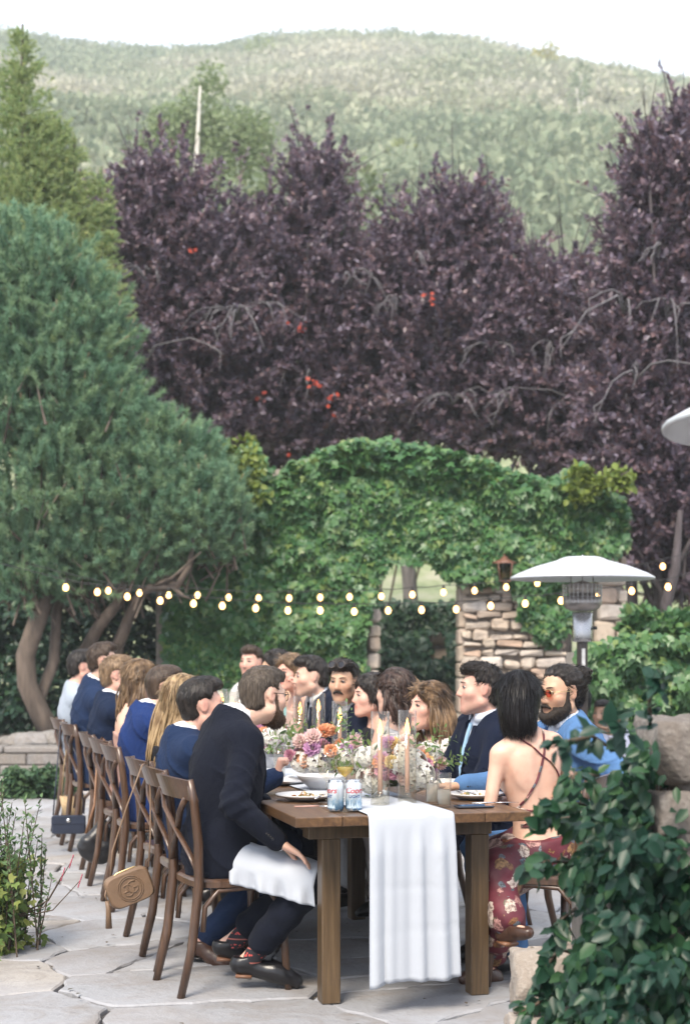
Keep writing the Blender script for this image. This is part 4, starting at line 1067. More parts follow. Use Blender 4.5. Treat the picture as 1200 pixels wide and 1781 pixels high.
    def arms(s, f, g=0.0, r=(.050,.040,.029), upto=1.0, only=None):
        r = np.array(r)*(.84 if s.fem else 1)*s.sc
        for nm in (only or 'LR'):
            f.cone(s.shd[nm],s.elb[nm],r[0]+g,r[1]+g,.04); e = s.elb[nm]+(s.wri[nm]-s.elb[nm])*upto
            f.cone(s.elb[nm],e,r[1]*1.02+g,r[1]+(r[2]-r[1])*upto+g,.025)
    def bounds(s, pts, m):
        P = np.array(pts); return P.min(0)-m, P.max(0)+m
    def allpts(s): return [s.hd,s.neck,s.hip]+[d[k] for d in (s.shd,s.elb,s.wri,s.hipj,s.kne,s.ank,s.toe) for k in 'LR']
    def put(s, name, f, mat, root, tint=None):
        r = f.mesh(name)
        if r is None: return None
        me = np_mesh(name, r[0], r[1], True); me.materials.append(mat)
        if tint is not None:
            at = me.attributes.new('tint','FLOAT','POINT'); at.data.foreach_set('value', tint(r[0]).astype(np.float32))
        return link(name, me, None, root)
    # ---------------------------------------------------------------- body
    def build(s):
        g = s.g; s.joints(); h = s.hs; P = s.hpnt; R = s.HR
        lo,hi = s.bounds(s.allpts(), .23); lo[2] = -.03
        f = Field(lo,hi,s.vox)
        s.torso_prims(f,-.006); s.arms(f,-.004); s.legs(f,-.008,calf=1)
        for nm in 'LR': s.foot(f,nm,-.012)
        for sg in (-1,1):
            f.ell(s.tp(sg*.078,-.078,.70),np.array([.045,.022,.075])*s.sc,s.T,.03)
        f.cone(s.tp(0,-.135,.15),s.tp(0,-.128,.80),.014,.012,.045,'s')
        f.cone(s.neck-s.T[:,2]*.03, P(0,-.022,-.055), (.047 if s.fem else .056)*s.sc, (.043 if s.fem else .052)*h, .035)
        s.head_prims(f)
        # features
        f.cone(P(-.035,.078,.030),P(.035,.078,.030),.010*h,None,.02)
        for sg in (-1,1):
            f.ell(P(sg*.031,.094,.012),(.015*h,.012*h,.011*h),R,.012,'s')
            f.ell(P(sg*.045,.055,-.018),(.022*h,.022*h,.02*h),R,.03)            # cheekbone
            f.ell(P(sg*.077,-.012,.0),(.009*h,.019*h,.030*h),R,.008); f.ell(P(sg*.087,-.006,.002),(.008*h,.012*h,.020*h),R,.006,'s')
        f.cone(P(0,.087,.016),P(0,.107,-.024),.009*h,.0125*h,.016)
        for sg in (-1,1): f.ell(P(sg*.012,.099,-.030),(.008*h,.010*h,.007*h),R,.008)
        f.cone(P(-.018,.084,-.057),P(.018,.084,-.057),.008*h,None,.010); f.cone(P(-.015,.083,-.068),P(.015,.083,-.068),.009*h,None,.010)
        f.cone(P(-.022,.094,-.0625),P(.022,.094,-.0625),.0028*h if s.vox<.008 else .002,None,.004,'s')
        f.ell(P(0,.066,-.100),(.022*h,.018*h,.016*h),R,.02)
        for nm,sg in (('L',-1),('R',1)):
            cu = g('curl'+nm,(.35,.45)); pn = g('palm'+nm, (0,0,-1))
            hand_prims(f, s.wri[nm], s.hdir[nm], pn, sg, cu, s.sc*(.88 if s.fem else 1.0), g('spread',.12))
        iH = R.T
        def tint(v):
            q = (v-s.hd)@R/h
            lip = np.exp(-((q[:,0]/.022)**4)-(((q[:,2]+.0625)/.011)**4))*(q[:,1]>.075)*(.8 if s.fem else .4)
            chk = .22*np.exp(-(((np.abs(q[:,0])-.045)/.025)**2)-((q[:,2]+.02)/.025)**2)*(q[:,1]>.03)
            nose = .18*np.exp(-(q[:,0]/.015)**2-((q[:,2]+.022)/.015)**2)*(q[:,1]>.095)
            ear = .25*(np.abs(q[:,0])>.078)*(np.abs(q[:,2])<.05)
            return np.clip(lip+chk+nose+ear,0,1)
        root = s.put('person', f, SKIN[g('skin','fair')], None, tint)
        me=root.data; nv=len(me.vertices); co=np.empty(nv*3,np.float32); me.vertices.foreach_get('co',co); q=(co.reshape(-1,3)-s.hd)@R/h
        sb=np.clip((-.018-q[:,2]-.35*np.maximum(.05-q[:,1],0)*0)/.025,0,1)*np.clip((q[:,1]-.0)/.03,0,1)*np.clip((q[:,2]+.135)/.03,0,1)*g('stubble',0 if s.fem else .55)
        at=me.attributes.new('stubble','FLOAT','POINT'); at.data.foreach_set('value',sb.astype(np.float32))
        root.location = s.origin; tag(root, s.root_label, 'person', g('group'))
        s.root = root
        # eyes and brows
        if g('face',True):
            for sg in (-1,1):
                c = P(sg*.031,.0785,.0125); m = MB(); m.ball(tuple(c),(.0122*h,.0122*h,.0088*h),10,8); e = m.build('eye',M_EYEW,root)
                lk = np_unit(R[:,1]+R[:,0]*g('look',0)); m = MB(); m.ball(tuple(c+lk*.0072*h),.0064*h,8,6); m.build('iris',M_IRIS,e)
                # upper lid line
                m = MB(); pts = [P(sg*(.031+.017*t),.0915-.010*t*t-.003*t*sg*0,.0175-.008*t*t) for t in (-1,-.5,0,.5,1)]
                m.tube([Vector(p) for p in pts],[.0012,.0022,.0026,.0024,.0012],5); m.build('eyelashes',H['dark'],root)
                m = MB(); pts = [P(sg*(.032+.021*t),.0935-.013*(t*.6+.4)**2*1.1,.0335+.004*(1-t*t)+.001*t) for t in (-1,-.5,0,.5,1)]
                m.tube([Vector(p) for p in pts],[.0014,.0032,.0032,.0026,.0011],6,True,None,.6); m.build('eyebrow',g('brow',H['dark']),root)
        s.clothes(); s.hair()
        return s
    # ---------------------------------------------------------------- clothes
    def region(s, pts, m): return s.bounds(pts, m)
    def clothes(s):
        g = s.g; st = g('wear','suit'); root = s.root; cv = max(s.vox,.0070)
        up = [s.hip,s.neck]+[d[k] for d in (s.shd,s.elb,s.wri) for k in 'LR']
        dn = [s.hip]+[d[k] for d in (s.hipj,s.kne,s.ank) for k in 'LR']
        T = s.T; seed = hash(s.root_label)%97/10.0 if False else (len(s.root_label)*7%31)/5.0
        tz = lambda X,Y,Z,o,n: (X-o[0])*n[0]+(Y-o[1])*n[1]+(Z-o[2])*n[2]
        if st in ('suit','shirt'):
            lo,hi = s.region(up,.17); lo[2] = min(lo[2], s.hip[2]-.24)
            f = Field(lo,hi,cv)
            gr = .019 if st=='suit' else .013
            s.torso_prims(f,gr,.07)
            f.cone(s.tp(0,0,.25),s.tp(0,-.01,.60),.128*s.sc+gr,.135*s.sc+gr,.06)
            rr = (.062,.053,.042) if st=='suit' else (.056,.048,.038)
            s.arms(f,.006,rr,.93)
            if st=='suit':
                for nm,sg in (('L',-1),('R',1)):           # skirts of the jacket over the hips
                    a = s.hip+s.rt0*sg*.10*s.sc; f.cone(a-s.fwd0*.03+np.array([0,0,.05]), a-s.fwd0*.02+np.array([0,0,-.05]), .095*s.sc, .10*s.sc,.05)
                f.cone(s.hip-s.fwd0*.07+np.array([0,0,.05]), s.hip-s.fwd0*.09+np.array([0,0,-.10]),.07,.055,.06)
            f.disp(folds(s, .010 if st=='suit' else .009, seed))
            # folds inside the elbows
            for nm in 'LR':
                e = s.elb[nm]; ax_ = np_unit(s.wri[nm]-s.shd[nm])
                f.disp(lambda X,Y,Z,e=e,ax_=ax_: .008*np.sin(tz(X,Y,Z,e,ax_)*120+25*(X-e[0]))*np.exp(-((X-e[0])**2+(Y-e[1])**2+(Z-e[2])**2)/.0055))
            # neck opening and lapel V
            nk = s.neck; f.cone(nk-T[:,2]*.015+T[:,1]*.012, nk+T[:,2]*.14+T[:,1]*.012, (.063 if st=='suit' else .055)*s.sc, .085,.008,'s')
            if st=='suit' and g('open',True):
                vb = s.tp(0,.16,.42); n0 = T[:,1]
                yb = s.tp(0,.045,.6)
                wtop = .062*s.sc; L = s.Lt*.60
                def vee(X,Y,Z):
                    zz = tz(X,Y,Z,vb,T[:,2]); xx = np.abs(tz(X,Y,Z,vb,T[:,0])); yy = tz(X,Y,Z,yb,T[:,1])
                    return np.maximum(np.maximum(xx-wtop*np.clip(zz/L,-.2,1.1), -yy), -zz)
                f.func(vee,'s')
            s.put('jacket' if st=='suit' else 'shirt', f, g('coat'), root)
            if st=='suit':
                # shirt: chest, cuffs and a standing collar
                f = Field(lo,hi,cv)
                s.torso_prims(f,.006,.06)
                for nm in 'LR':
                    a = s.elb[nm]+(s.wri[nm]-s.elb[nm])*.80; b = s.elb[nm]+(s.wri[nm]-s.elb[nm])*.985; f.cone(a,b,.038*s.sc,.035*s.sc,.0)
                nk2 = s.neck; P_ = s.hpnt(0,-.022,-.055)
                f.cone(nk2-T[:,2]*.03, nk2+(P_-nk2)*.20, .060*s.sc,.058*s.sc,.02)
                f.cone(nk2+(P_-nk2)*.1+T[:,1]*.03, nk2+(P_-nk2)*1.2+T[:,1]*.03,.030*s.sc,.055*s.sc,.004,'s')
                for nm in 'LR': pass
                f.disp(wrinkle(.002,seed+2))
                s.put('shirt', f, g('shirt',M_SHIRT), root)
                # collar wings and lapels at the front
                if g('open',True):
                    m = MB()
                    def front(x,z):     # a point on the chest surface
                        yy = .118+.022-abs(x)*.35*abs(x)/.1-.075*max(0,(z-.62))/.38
                        return Vector(s.tp(x,yy*1.0,z))
                    for sg in (-1,1):
                        fo=Vector(T[:,1]*.016); Vs = [fo+q_ for q_ in [front(sg*.008,.40)+Vector(T[:,1]*.012), front(sg*.045,.60)+Vector(T[:,1]*.012), front(sg*.085,.70)+Vector(T[:,1]*.018), front(sg*.058,.74)+Vector(T[:,1]*.022), front(sg*.088,.78)+Vector(T[:,1]*.02), front(sg*.066,.96)+Vector(T[:,1]*.012), front(sg*.044,.96)+Vector(T[:,1]*.010), front(sg*.030,.72)+Vector(T[:,1]*.006), front(sg*.010,.47)+Vector(T[:,1]*.006)]]
                        off = Vector(T[:,1]*-.012); n = len(Vs)
                        A = Vs+[q+off for q in Vs]; Fc = [tuple(range(n)),tuple(range(2*n-1,n-1,-1))]+[(i,n+i,n+(i+1)%n,(i+1)%n) for i in range(n)]
                        if sg>0: Fc=[q[::-1] for q in Fc]
                        m.add(A,Fc)
                    m.build('lapel', g('coat'), root)
                    if g('tie') is not None:
                        m = MB(); pts=[Vector(s.tp(0,.118-.06*max(0,z-.62)/.38*1.2+.016,z)) for z in (.965,.93,.90,.75,.55,.38,.30)]; pts=[p_+Vector(T[:,1])*.016 for p_ in pts]
                        wd=[.016,.019,.014,.024,.032,.034,.004]
                        V=[];Fc=[]
                        for p,w_ in zip(pts,wd):
                            for sx,dy in ((-1,0),(0,.010),(1,0),(0,-.006)): V.append(p+Vector(T[:,0])*sx*w_+Vector(T[:,1])*dy)
                        for i in range(len(pts)-1):
                            for j in range(4): Fc.append((i*4+j,i*4+(j+1)%4,(i+1)*4+(j+1)%4,(i+1)*4+j))
                        m.add(V,Fc,True); m.build('tie',g('tie'),root)
                # collar fall
                m = MB(); R_ = .069*s.sc; ring=[]; 
                cz = s.neck+T[:,2]*.004+T[:,1]*.008
                V=[];Fc=[]; nseg=18
                for i in range(nseg+1):
                    a = math.radians(-235+ (290)*i/nseg) if False else math.radians(115+ 310*i/nseg)
                    d_ = T[:,0]*math.cos(a)+T[:,1]*math.sin(a); drop = .0+.018*max(0,math.sin(a))
                    for rr_,zz in ((R_-.004,.040-drop),(R_+.003,.046-drop),(R_+.013,.004-drop),(R_+.008,.002-drop)): V.append(cz+d_*rr_*np.array([1,1,1])+T[:,2]*zz)
                for i in range(nseg):
                    for j in range(4): Fc.append((i*4+j,(i+1)*4+j,(i+1)*4+(j+1)%4,i*4+(j+1)%4))
                Fc += [(0,1,2,3),tuple(nseg*4+j for j in (3,2,1,0))]
                m.add([tuple(q) for q in V],Fc,True); m.build('shirt_collar',g('shirt',M_SHIRT),root)
                # buttons on the sleeve
                if s.vox < .0075:
                    m = MB()
                    for nm,sg in (('L',-1),('R',1)):
                        ax_ = np_unit(s.wri[nm]-s.elb[nm]); 
                        for k_ in range(4):
                            m.ball(tuple(s.elb[nm]+(s.wri[nm]-s.elb[nm])*(.86-.045*k_)+np_unit(np.cross(ax_,s.rt0*sg))*.0+np.array(g('btn',(0,-1,0)))*.048*s.sc),.006,6,5)
                    m.build('cuff_buttons',M_BLACKSHOE,root)['kind']='stuff'
            # trousers
            lo2,hi2 = s.region(dn,.14); f = Field(lo2,hi2,cv+.001)
            f.ell(s.hip+np.array([0,0,-.01]),(.17*s.sc,.15*s.sc,.12*s.sc),None,.04)
            s.legs(f,.006,(.084,.072,.058),g('hemline',.90))
            f.disp(wrinkle(.004,seed+1,.8))
            for nm in 'LR':
                e=s.kne[nm]; ax_=np_unit(s.ank[nm]-s.hipj[nm]); f.disp(lambda X,Y,Z,e=e,ax_=ax_: .006*np.sin(tz(X,Y,Z,e,ax_)*110)*np.exp(-((X-e[0])**2+(Y-e[1])**2+(Z-e[2])**2)/.008))
            s.put('trousers', f, g('pants',g('coat')), root)
        else:       # dress
            lo,hi = s.region(up[:2]+[s.shd['L'],s.shd['R']]+dn+([s.elb['L'],s.elb['R']] if g('sleeves',0) else []),.17)
            f = Field(lo,hi,cv)
            s.torso_prims(f,.007,.06); s.legs(f,.012,(.088,.068,.062),g('hem',.75))
            a = s.kne['L']*.5+s.kne['R']*.5; f.cone(s.hip,a,.10,.075,.09); 
            f.cone(a,a+(s.ank['L']*.5+s.ank['R']*.5-a)*g('hem',.75),.075,.08,.08)
            f.cone(s.kne['L'],s.kne['R'],.070,.070,.06)
            eL=s.kne['L']+(s.ank['L']-s.kne['L'])*g('hem',.75); eR=s.kne['R']+(s.ank['R']-s.kne['R'])*g('hem',.75); f.cone(eL,eR,.05,.05,.06)
            for q_ in (.35,.7): f.cone(s.hipj['L']+(s.kne['L']-s.hipj['L'])*q_,s.hipj['R']+(s.kne['R']-s.hipj['R'])*q_,.085,.085,.06)
            if g('sleeves',0): s.arms(f,.010,(.066,.062,.05),g('sleeves'))
            f.disp(wrinkle(.004,seed))
            top = g('top',.80); o = s.tp(0,0,top); n_ = np_unit(T[:,2]-T[:,1]*g('topslope',.0)); 
            f.func(lambda X,Y,Z: tz(X,Y,Z,o,n_),'i')
            if g('sleeves',0): f.cone(s.neck-T[:,2]*.02+T[:,1]*.03, s.neck+T[:,2]*.14+T[:,1]*.02,.075*s.sc,.09,.02,'s')
            s.put('dress', f, g('coat'), root)
        if g('socks') is not None:
            for nm in 'LR':
                a,b=s.kne[nm],s.ank[nm]; f=Field(*s.bounds([a,b],.1),.006); f.cone(a+(b-a)*.62,b+np.array([0,0,-.02]),.047*s.sc,.041*s.sc,.0); s.put('sock',f,g('socks'),root)
        # shoes
        shoe = g('shoe',M_BLACKSHOE)
        for nm in 'LR':
            a,t = s.ank[nm],s.toe[nm]; f = Field(*s.bounds([a,t,a-np_unit(t-a)*.05],.075),.007 if s.vox<.008 else .011)
            if g('sandal',False):
                m = MB(); d_=np_unit(t-a); m.tube([Vector(a-d_*.06+np.array([0,0,-.062])),Vector(a+(t-a)*.5+np.array([0,0,-.05])),Vector(t+d_*.03+np.array([0,0,-.028]))],[.034,.034,.028],8,True,None,.22); 
                m.tube([Vector(a+(t-a)*.75+s.rt0*.036+np.array([0,0,-.02])),Vector(a+(t-a)*.75+np.array([0,0,.030])),Vector(a+(t-a)*.75-s.rt0*.036+np.array([0,0,-.02]))],.008,6); m.build('sandal',shoe,root)
            else:
                s.foot(f,nm,.006); f.func(lambda X,Y,Z,a=a,t=t: (Z-(a[2]+.012))+0*X*Y,'i'); s.put('shoe',f,shoe,root)
                m = MB(); d_=np_unit(np.array([*(t-a)[:2],0])); dz=(t-a)[2]; c_=a-d_*.03; sx=np.cross(d_,[0,0,1])
                zs=a[2]-.078
                m.tube([Vector([*(a-d_*.05)[:2],a[2]-.066]),Vector([*(a+d_*.015)[:2],a[2]-.068])],[.034,.036],10,True,None,.32); m.build('heel',g('heel',M_BLACKSHOE),root)
    # ---------------------------------------------------------------- hair
    def hair(s):
        g = s.g; st = g('hairstyle','short'); mat = g('hair',H['dark']); root = s.root; h = s.hs; P = s.hpnt; R = s.HR
        hv = g('hvox', max(.0055, s.vox*.8))
        if st != 'none':
            lo,hi = s.bounds([s.hd],.21); f = Field(lo,hi,hv)
            th = {'short':.010,'fade':.007,'crop':.005,'long':.016,'sleek':.014,'bun':.009,'updo':.016}.get(st,.012)
            f.ell(P(0,-.018,.035),(.077*h,.096*h,.088*h),R,.0,grow=th)
            if st in ('short','fade','crop'): f.cone(P(0,-.022,-.02),P(0,-.026,-.09),.057*h+.002,.054*h+.002,.02); f.ell(P(0,-.045,-.02),(.070*h,.060*h,.070*h),R,.02)
            if st not in ('fade','crop'): f.ell(P(0,-.055,-.01),(.066*h,.062*h,.078*h),R,.02,grow=th*.8)
            if st=='sleek':
                f.ell(P(0,-.040,-.03),(.083*h,.082*h,.125*h),R,.03); f.ell(P(0,-.030,-.10),(.074*h,.072*h,.07*h),R,.03)
            if st=='long': f.ell(P(0,-.055,-.06),(.078*h,.062*h,.12*h),R,.03)
            if st in ('short','fade','crop'):
                b = {'short':.009,'fade':.008,'crop':.003}[st]*g('volume',1.0)
                f.ell(P(0,.015,.078),(.064*h,.088*h,.050*h),R,.03,grow=b); f.ell(P(0,.040,.090),(.048*h,.040*h,.032*h),R,.02,grow=b)
            if st in ('long','updo','sleek'): f.ell(P(0,-.02,.06),(.077*h,.098*h,.075*h),R,.02,grow=th*.9)
            def cut(X,Y,Z):
                x=(X-s.hd[0]);y=(Y-s.hd[1]);z=(Z-s.hd[2])
                lx=(x*R[0,0]+y*R[1,0]+z*R[2,0])/h; ly=(x*R[0,1]+y*R[1,1]+z*R[2,1])/h; lz=(x*R[0,2]+y*R[1,2]+z*R[2,2])/h
                if st in ('long','updo','sleek'):
                    fr=.078-.75*np.abs(lx)*(np.abs(lx)<.08)                                   # centre parting, hair falls past the temples
                    line = np.where(ly>.02, fr+(.08-ly)*-.5, -.5 if st!='sleek' else -.132+.012*np.sin(lx*30)) if st!='sleek' else np.where(ly>.04, fr+(.08-ly)*-.5, -.130-.10*np.abs(lx))
                    return (np.where(ly>.03, line-lz, -1.0))*h if st!='sleek' else np.where(ly>.045,line-lz,np.where(lz<-.05,line-lz,-1.0))*h
                hl = g('hairline',.074)
                line = np.where(ly>.035, hl-.15*np.clip(.085-ly,0,1)-.25*np.maximum(np.abs(lx)-.045,0), np.where(ly>-.0, -.022+.0*ly, -.040+(ly)*.55))
                tmp = np.clip((ly-.005)/.035,0,1); line = np.where((ly>-.0)&(ly<.06), (-.028)*(1-tmp)+tmp*(hl-.15*np.clip(.085-ly,0,1)), line)
                ear = .030-np.sqrt((ly+.006)**2+(lz+.002)**2)
                return np.maximum((line-lz)*h*.8, np.where(np.abs(lx)>.05, ear*h, -1))
            X,Y,Z=f.ax[0][:,None,None],f.ax[1][None,:,None],f.ax[2][None,None,:]
            cv_=cut(X,Y,Z)+np.zeros(f.d.shape); tp_=np.clip(1+cv_/.032,0,1); f.d=np.maximum(f.d+(th+.004+(.010*g('volume',1.0) if st=='short' else .004))*tp_*tp_,cv_).astype(np.float32)
            if st in ('short','fade','crop'):
                lz=((X-s.hd[0])*R[0,2]+(Y-s.hd[1])*R[1,2]+(Z-s.hd[2])*R[2,2])/h; f.d=(f.d+(th*.8 if st=='short' else th*.45)*np.clip((.055-lz)/.08,0,1)).astype(np.float32)
            sd=len(s.root_label); am = {'short':.0030,'fade':.0016,'crop':.0012,'long':.003,'sleek':.0010,'bun':.0026,'updo':.0035}.get(st,.002)
            def strands(X,Y,Z):
                x=(X-s.hd[0]);y=(Y-s.hd[1]);z=(Z-s.hd[2])
                lx=x*R[0,0]+y*R[1,0]+z*R[2,0]; ly=x*R[0,1]+y*R[1,1]+z*R[2,1]; lz=x*R[0,2]+y*R[1,2]+z*R[2,2]
                an=np.arctan2(lx, lz+.03+0*ly)
                if st in ('short','fade','crop'): return am*(np.sin(lx*210+40*ly+sd)*np.sin(ly*95+lz*80)+.7*np.sin(lx*90-lz*130+sd)*np.sin(ly*150))
                if st=='bun': return am*np.sin(an*26+sd+ly*12)
                return am*(np.sin(an*24+ly*30+sd)+.5*np.sin(an*51+ly*14))
            f.disp(strands)
            if st=='bun':
                f.ell(P(0,-.146,.072),(.040*h,.040*h,.042*h),R,.006)
                for i in range(16):
                    u=rdir(1)[0]*.040*h; c=P(0,-.147,.073)+u; f.cone(c,c+np.cross(u,rdir(1)[0])*1.0,.007,.005,.006)
            ho = s.put('hair', f, mat, root)
            nst_ = int(g('strands', 4200 if s.vox<.0085 else 1500))
            if ho is not None and nst_:
                me=ho.data; nv=len(me.vertices); co=np.empty(nv*3,np.float32); me.vertices.foreach_get('co',co); no=np.empty(nv*3,np.float32); me.vertex_normals.foreach_get('vector',no)
                co=co.reshape(-1,3).astype(float); no=no.reshape(-1,3).astype(float)
                q=(co-s.hd)@R; ok=(np.einsum('ij,ij->i',co-s.hd,no)>0)
                ix=np.nonzero(ok)[0]
                if len(ix)>10:
                    ix=rng.choice(ix,nst_); c_=co[ix]; n_=no[ix]
                    if st=='bun': src=P(0,.16,.05); fl=P(0,-.13,.06)-c_
                    elif st in ('long','sleek','updo'): src=P(0,.02,.13); fl=(c_-src)*.6+np.array([0,0,-.09]); q_=(c_-s.hd)@R; fr_=(q_[:,1]>.04)&(q_[:,2]>.03); fl[fr_]=R[:,0]*np.where(q_[fr_,0]>0,.1,-.1)[:,None]-R[:,1]*.06+np.array([0,0,-.03])
                    elif False: pass
                    else: src=P(0,-.045,.125) ; fl=c_-src; fr_=((c_-s.hd)@R)[:,1]>.03; fl[fr_]=R[:,2]*.05-R[:,1]*.06+R[:,0]*.05*(1 if sd_(s) else -1)
                    fl=unit(unit(fl-n_*np.sum(fl*n_,1,keepdims=True))+rng.normal(size=c_.shape)*(.22 if st in ('short','updo') else (.07 if st!='sleek' else .025)))
                    ln_={'short':.026,'fade':.013,'crop':.010,'long':.07,'sleek':.07,'bun':.045,'updo':.05}.get(st,.02)*h
                    lift={'short':.14,'fade':.10,'crop':.08}.get(st,.02 if st!='sleek' else -.01)*g('volume',1.0)
                    a_,b_=leaf_arrays(c_-n_*.0015+rng.normal(size=c_.shape)*.002, fl+n_*lift*rng.uniform(.2,1.3,(len(c_),1)), n_, ln_*rng.uniform(.6,1.3,len(c_)), rng.uniform(.0025,.0055,len(c_)), .15,'kite')
                    link('hair_strands',np_mesh('hair_strands',a_,b_),mat,root)['kind']='stuff'
        up = Vector((0,0,1))
        def lock_mesh(name, starts, ends, n, r0, wave, amp, out=.02, jitter=.012):
            m = MB()
            for i in range(n):
                t = rng.random(); a = starts(t); b = ends(t); a=np.array(a)+rng.normal(size=3)*jitter*.4; b=np.array(b)+rng.normal(size=3)*jitter
                ph = rng.uniform(0,2*PI); k = 9; pts=[]; mid=(a+b)/2
                o = np_unit(mid-s.hd*np.array([1,1,0])-mid*np.array([0,0,1]))*out
                for j in range(k):
                    q=j/(k-1); p=a*(1-q)+b*q+o*math.sin(PI*q)
                    p=p+np.array([math.sin(ph+q*wave),math.cos(ph*1.3+q*wave),0])*amp*q
                    pts.append(Vector(p))
                m.tube(pts,[r0*(.7+.5*math.sin(PI*min(1,q_/(k-1)+.15)))*(1-.75*(q_/(k-1))**3) for q_ in range(k)],6,True,None,.55)
            m.build(name, mat, root)
        L = g('locks')
        if L:
            for (n,r0,wave,amp,P0,P1,Q0,Q1,out) in L:
                lock_mesh('hair_locks', lambda t: P(*(np.array(P0)*(1-t)+np.array(P1)*t)), lambda t: P(*(np.array(Q0)*(1-t)+np.array(Q1)*t)), n, r0, wave, amp, out)
        br = g('braid')
        if br:
            m = MB(); pts=[P(*p) for p in br]
            for i in range(len(pts)-1):
                for q in (0,.5):
                    c=pts[i]*(1-q)+pts[i+1]*q; d_=pts[i+1]-pts[i]; sg=1 if q else -1
                    o=np_unit(np.cross(d_,c-s.hd))*.011*sg
                    m.tube([Vector(c-d_*.35+o*.3),Vector(c+o*1.2),Vector(c+d_*.55-o*.5)],[.008,.0165,.008],7)
            m.build('braid', mat, root)
        # beard and moustache
        bd = g('beard')
        if bd:
            lo,hi = s.bounds([s.hd],.16); f = Field(lo,hi,min(hv,.006)); gr=g('beardlen',.0045)
            s.head_prims(f,gr,.02)
            f.cone(P(-.02,.082,-.085),P(.02,.082,-.085),.016*h+gr,None,.02); f.ell(P(0,.066,-.104),(.020*h,.018*h,.016*h),R,.02,grow=gr)
            def cutb(X,Y,Z):
                x=(X-s.hd[0]);y=(Y-s.hd[1]);z=(Z-s.hd[2])
                lx=(x*R[0,0]+y*R[1,0]+z*R[2,0])/h; ly=(x*R[0,1]+y*R[1,1]+z*R[2,1])/h; lz=(x*R[0,2]+y*R[1,2]+z*R[2,2])/h
                top = -.048+.072*np.clip((.042-ly)/.022,0,1) - .016*(np.abs(lx)<.03)
                mouth = .0165-np.sqrt((lx*.62)**2+(lz+.064)**2)
                return np.maximum(np.maximum((lz-top)*h,(.002-ly)*h), np.where(ly>.05,mouth*h,-1))
            X,Y,Z=f.ax[0][:,None,None],f.ax[1][None,:,None],f.ax[2][None,None,:]
            cv_=cutb(X,Y,Z)+np.zeros(f.d.shape); tp_=np.clip(1+cv_/.022,0,1); f.d=np.maximum(f.d+(gr+.002)*tp_,cv_).astype(np.float32); f.disp(lambda X,Y,Z: .0014*np.sin(X*420+Z*150)*np.sin(Y*390-Z*210))
            bo = s.put('beard', f, bd, root)
            if bo is not None and s.vox<.0085:
                me=bo.data; nv=len(me.vertices); co=np.empty(nv*3,np.float32); me.vertices.foreach_get('co',co); no=np.empty(nv*3,np.float32); me.vertex_normals.foreach_get('vector',no)
                co=co.reshape(-1,3).astype(float); no=no.reshape(-1,3).astype(float); ix=rng.choice(np.arange(nv),1400)
                a_,b_=leaf_arrays(co[ix]-no[ix]*.001, unit(no[ix]*.35-R[:,2]*.8+rng.normal(size=(1400,3))*.3), rdir(1400), rng.uniform(.006,.013,1400), .0025,.1,'kite')
                link('beard_hair',np_mesh('beard_hair',a_,b_),bd,root)['kind']='stuff'
        if g('moustache'):
            m = MB(); m.tube([Vector(P(-.030,.088,-.060)),Vector(P(-.018,.099,-.049)),Vector(P(0,.106,-.045)),Vector(P(.018,.099,-.049)),Vector(P(.030,.088,-.060))],[.003,.008,.0085,.008,.003],7); m.build('moustache', g('moustache'), root)
# ================================================================== TABLES
TA = math.radians(15)                                 # the tables run away to the left
A_ = np.array([-math.sin(TA), math.cos(TA), 0]); R_ = np.array([math.cos(TA), math.sin(TA), 0])
C0 = np.array([-.187, 5.97, 0])
def T(u, v, z=0): return Vector(C0+R_*u+A_*v+np.array([0,0,z]))       # table coordinates -> world
def m_wood(name, a, b, c, sc=5, rough=.42, axis=(1,.07,1), coat=.25):
    t = NT(name); inf = t.n('ObjectInfo'); o = t.obj(); ad = t.n('VectorMath', operation='ADD'); t.l(o, ad.inputs[0]); 
    mu = t.math('MULTIPLY', inf.outputs['Random'], 17.0); t.l(mu, ad.inputs[1])
    n = t.noise(sc*4, 6, .6, ad.outputs[0], axis, 1.2); n2 = t.noise(sc*18, 3, .5, ad.outputs[0], axis)
    col = t.ramp(t.mix(.35,n,n2), [(.32,a),(.5,b),(.68,c)])
    p = t.pri(col, rough, t.bump(t.mix(.5,n,n2), .25, .006)); p.inputs['Coat Weight'].default_value = coat; p.inputs['Coat Roughness'].default_value = .3
    return t.end(p)
M_TABLE = m_wood('table_wood', (.040,.020,.009), (.095,.049,.021), (.17,.094,.042))
M_TLEG = m_wood('table_leg_wood', (.040,.025,.011), (.085,.052,.024), (.14,.09,.044), axis=(1,1,.07))
M_CHAIR = m_wood('chair_wood', (.030,.015,.009), (.068,.034,.018), (.125,.066,.036), 6, .32, (1,1,.12), .4)
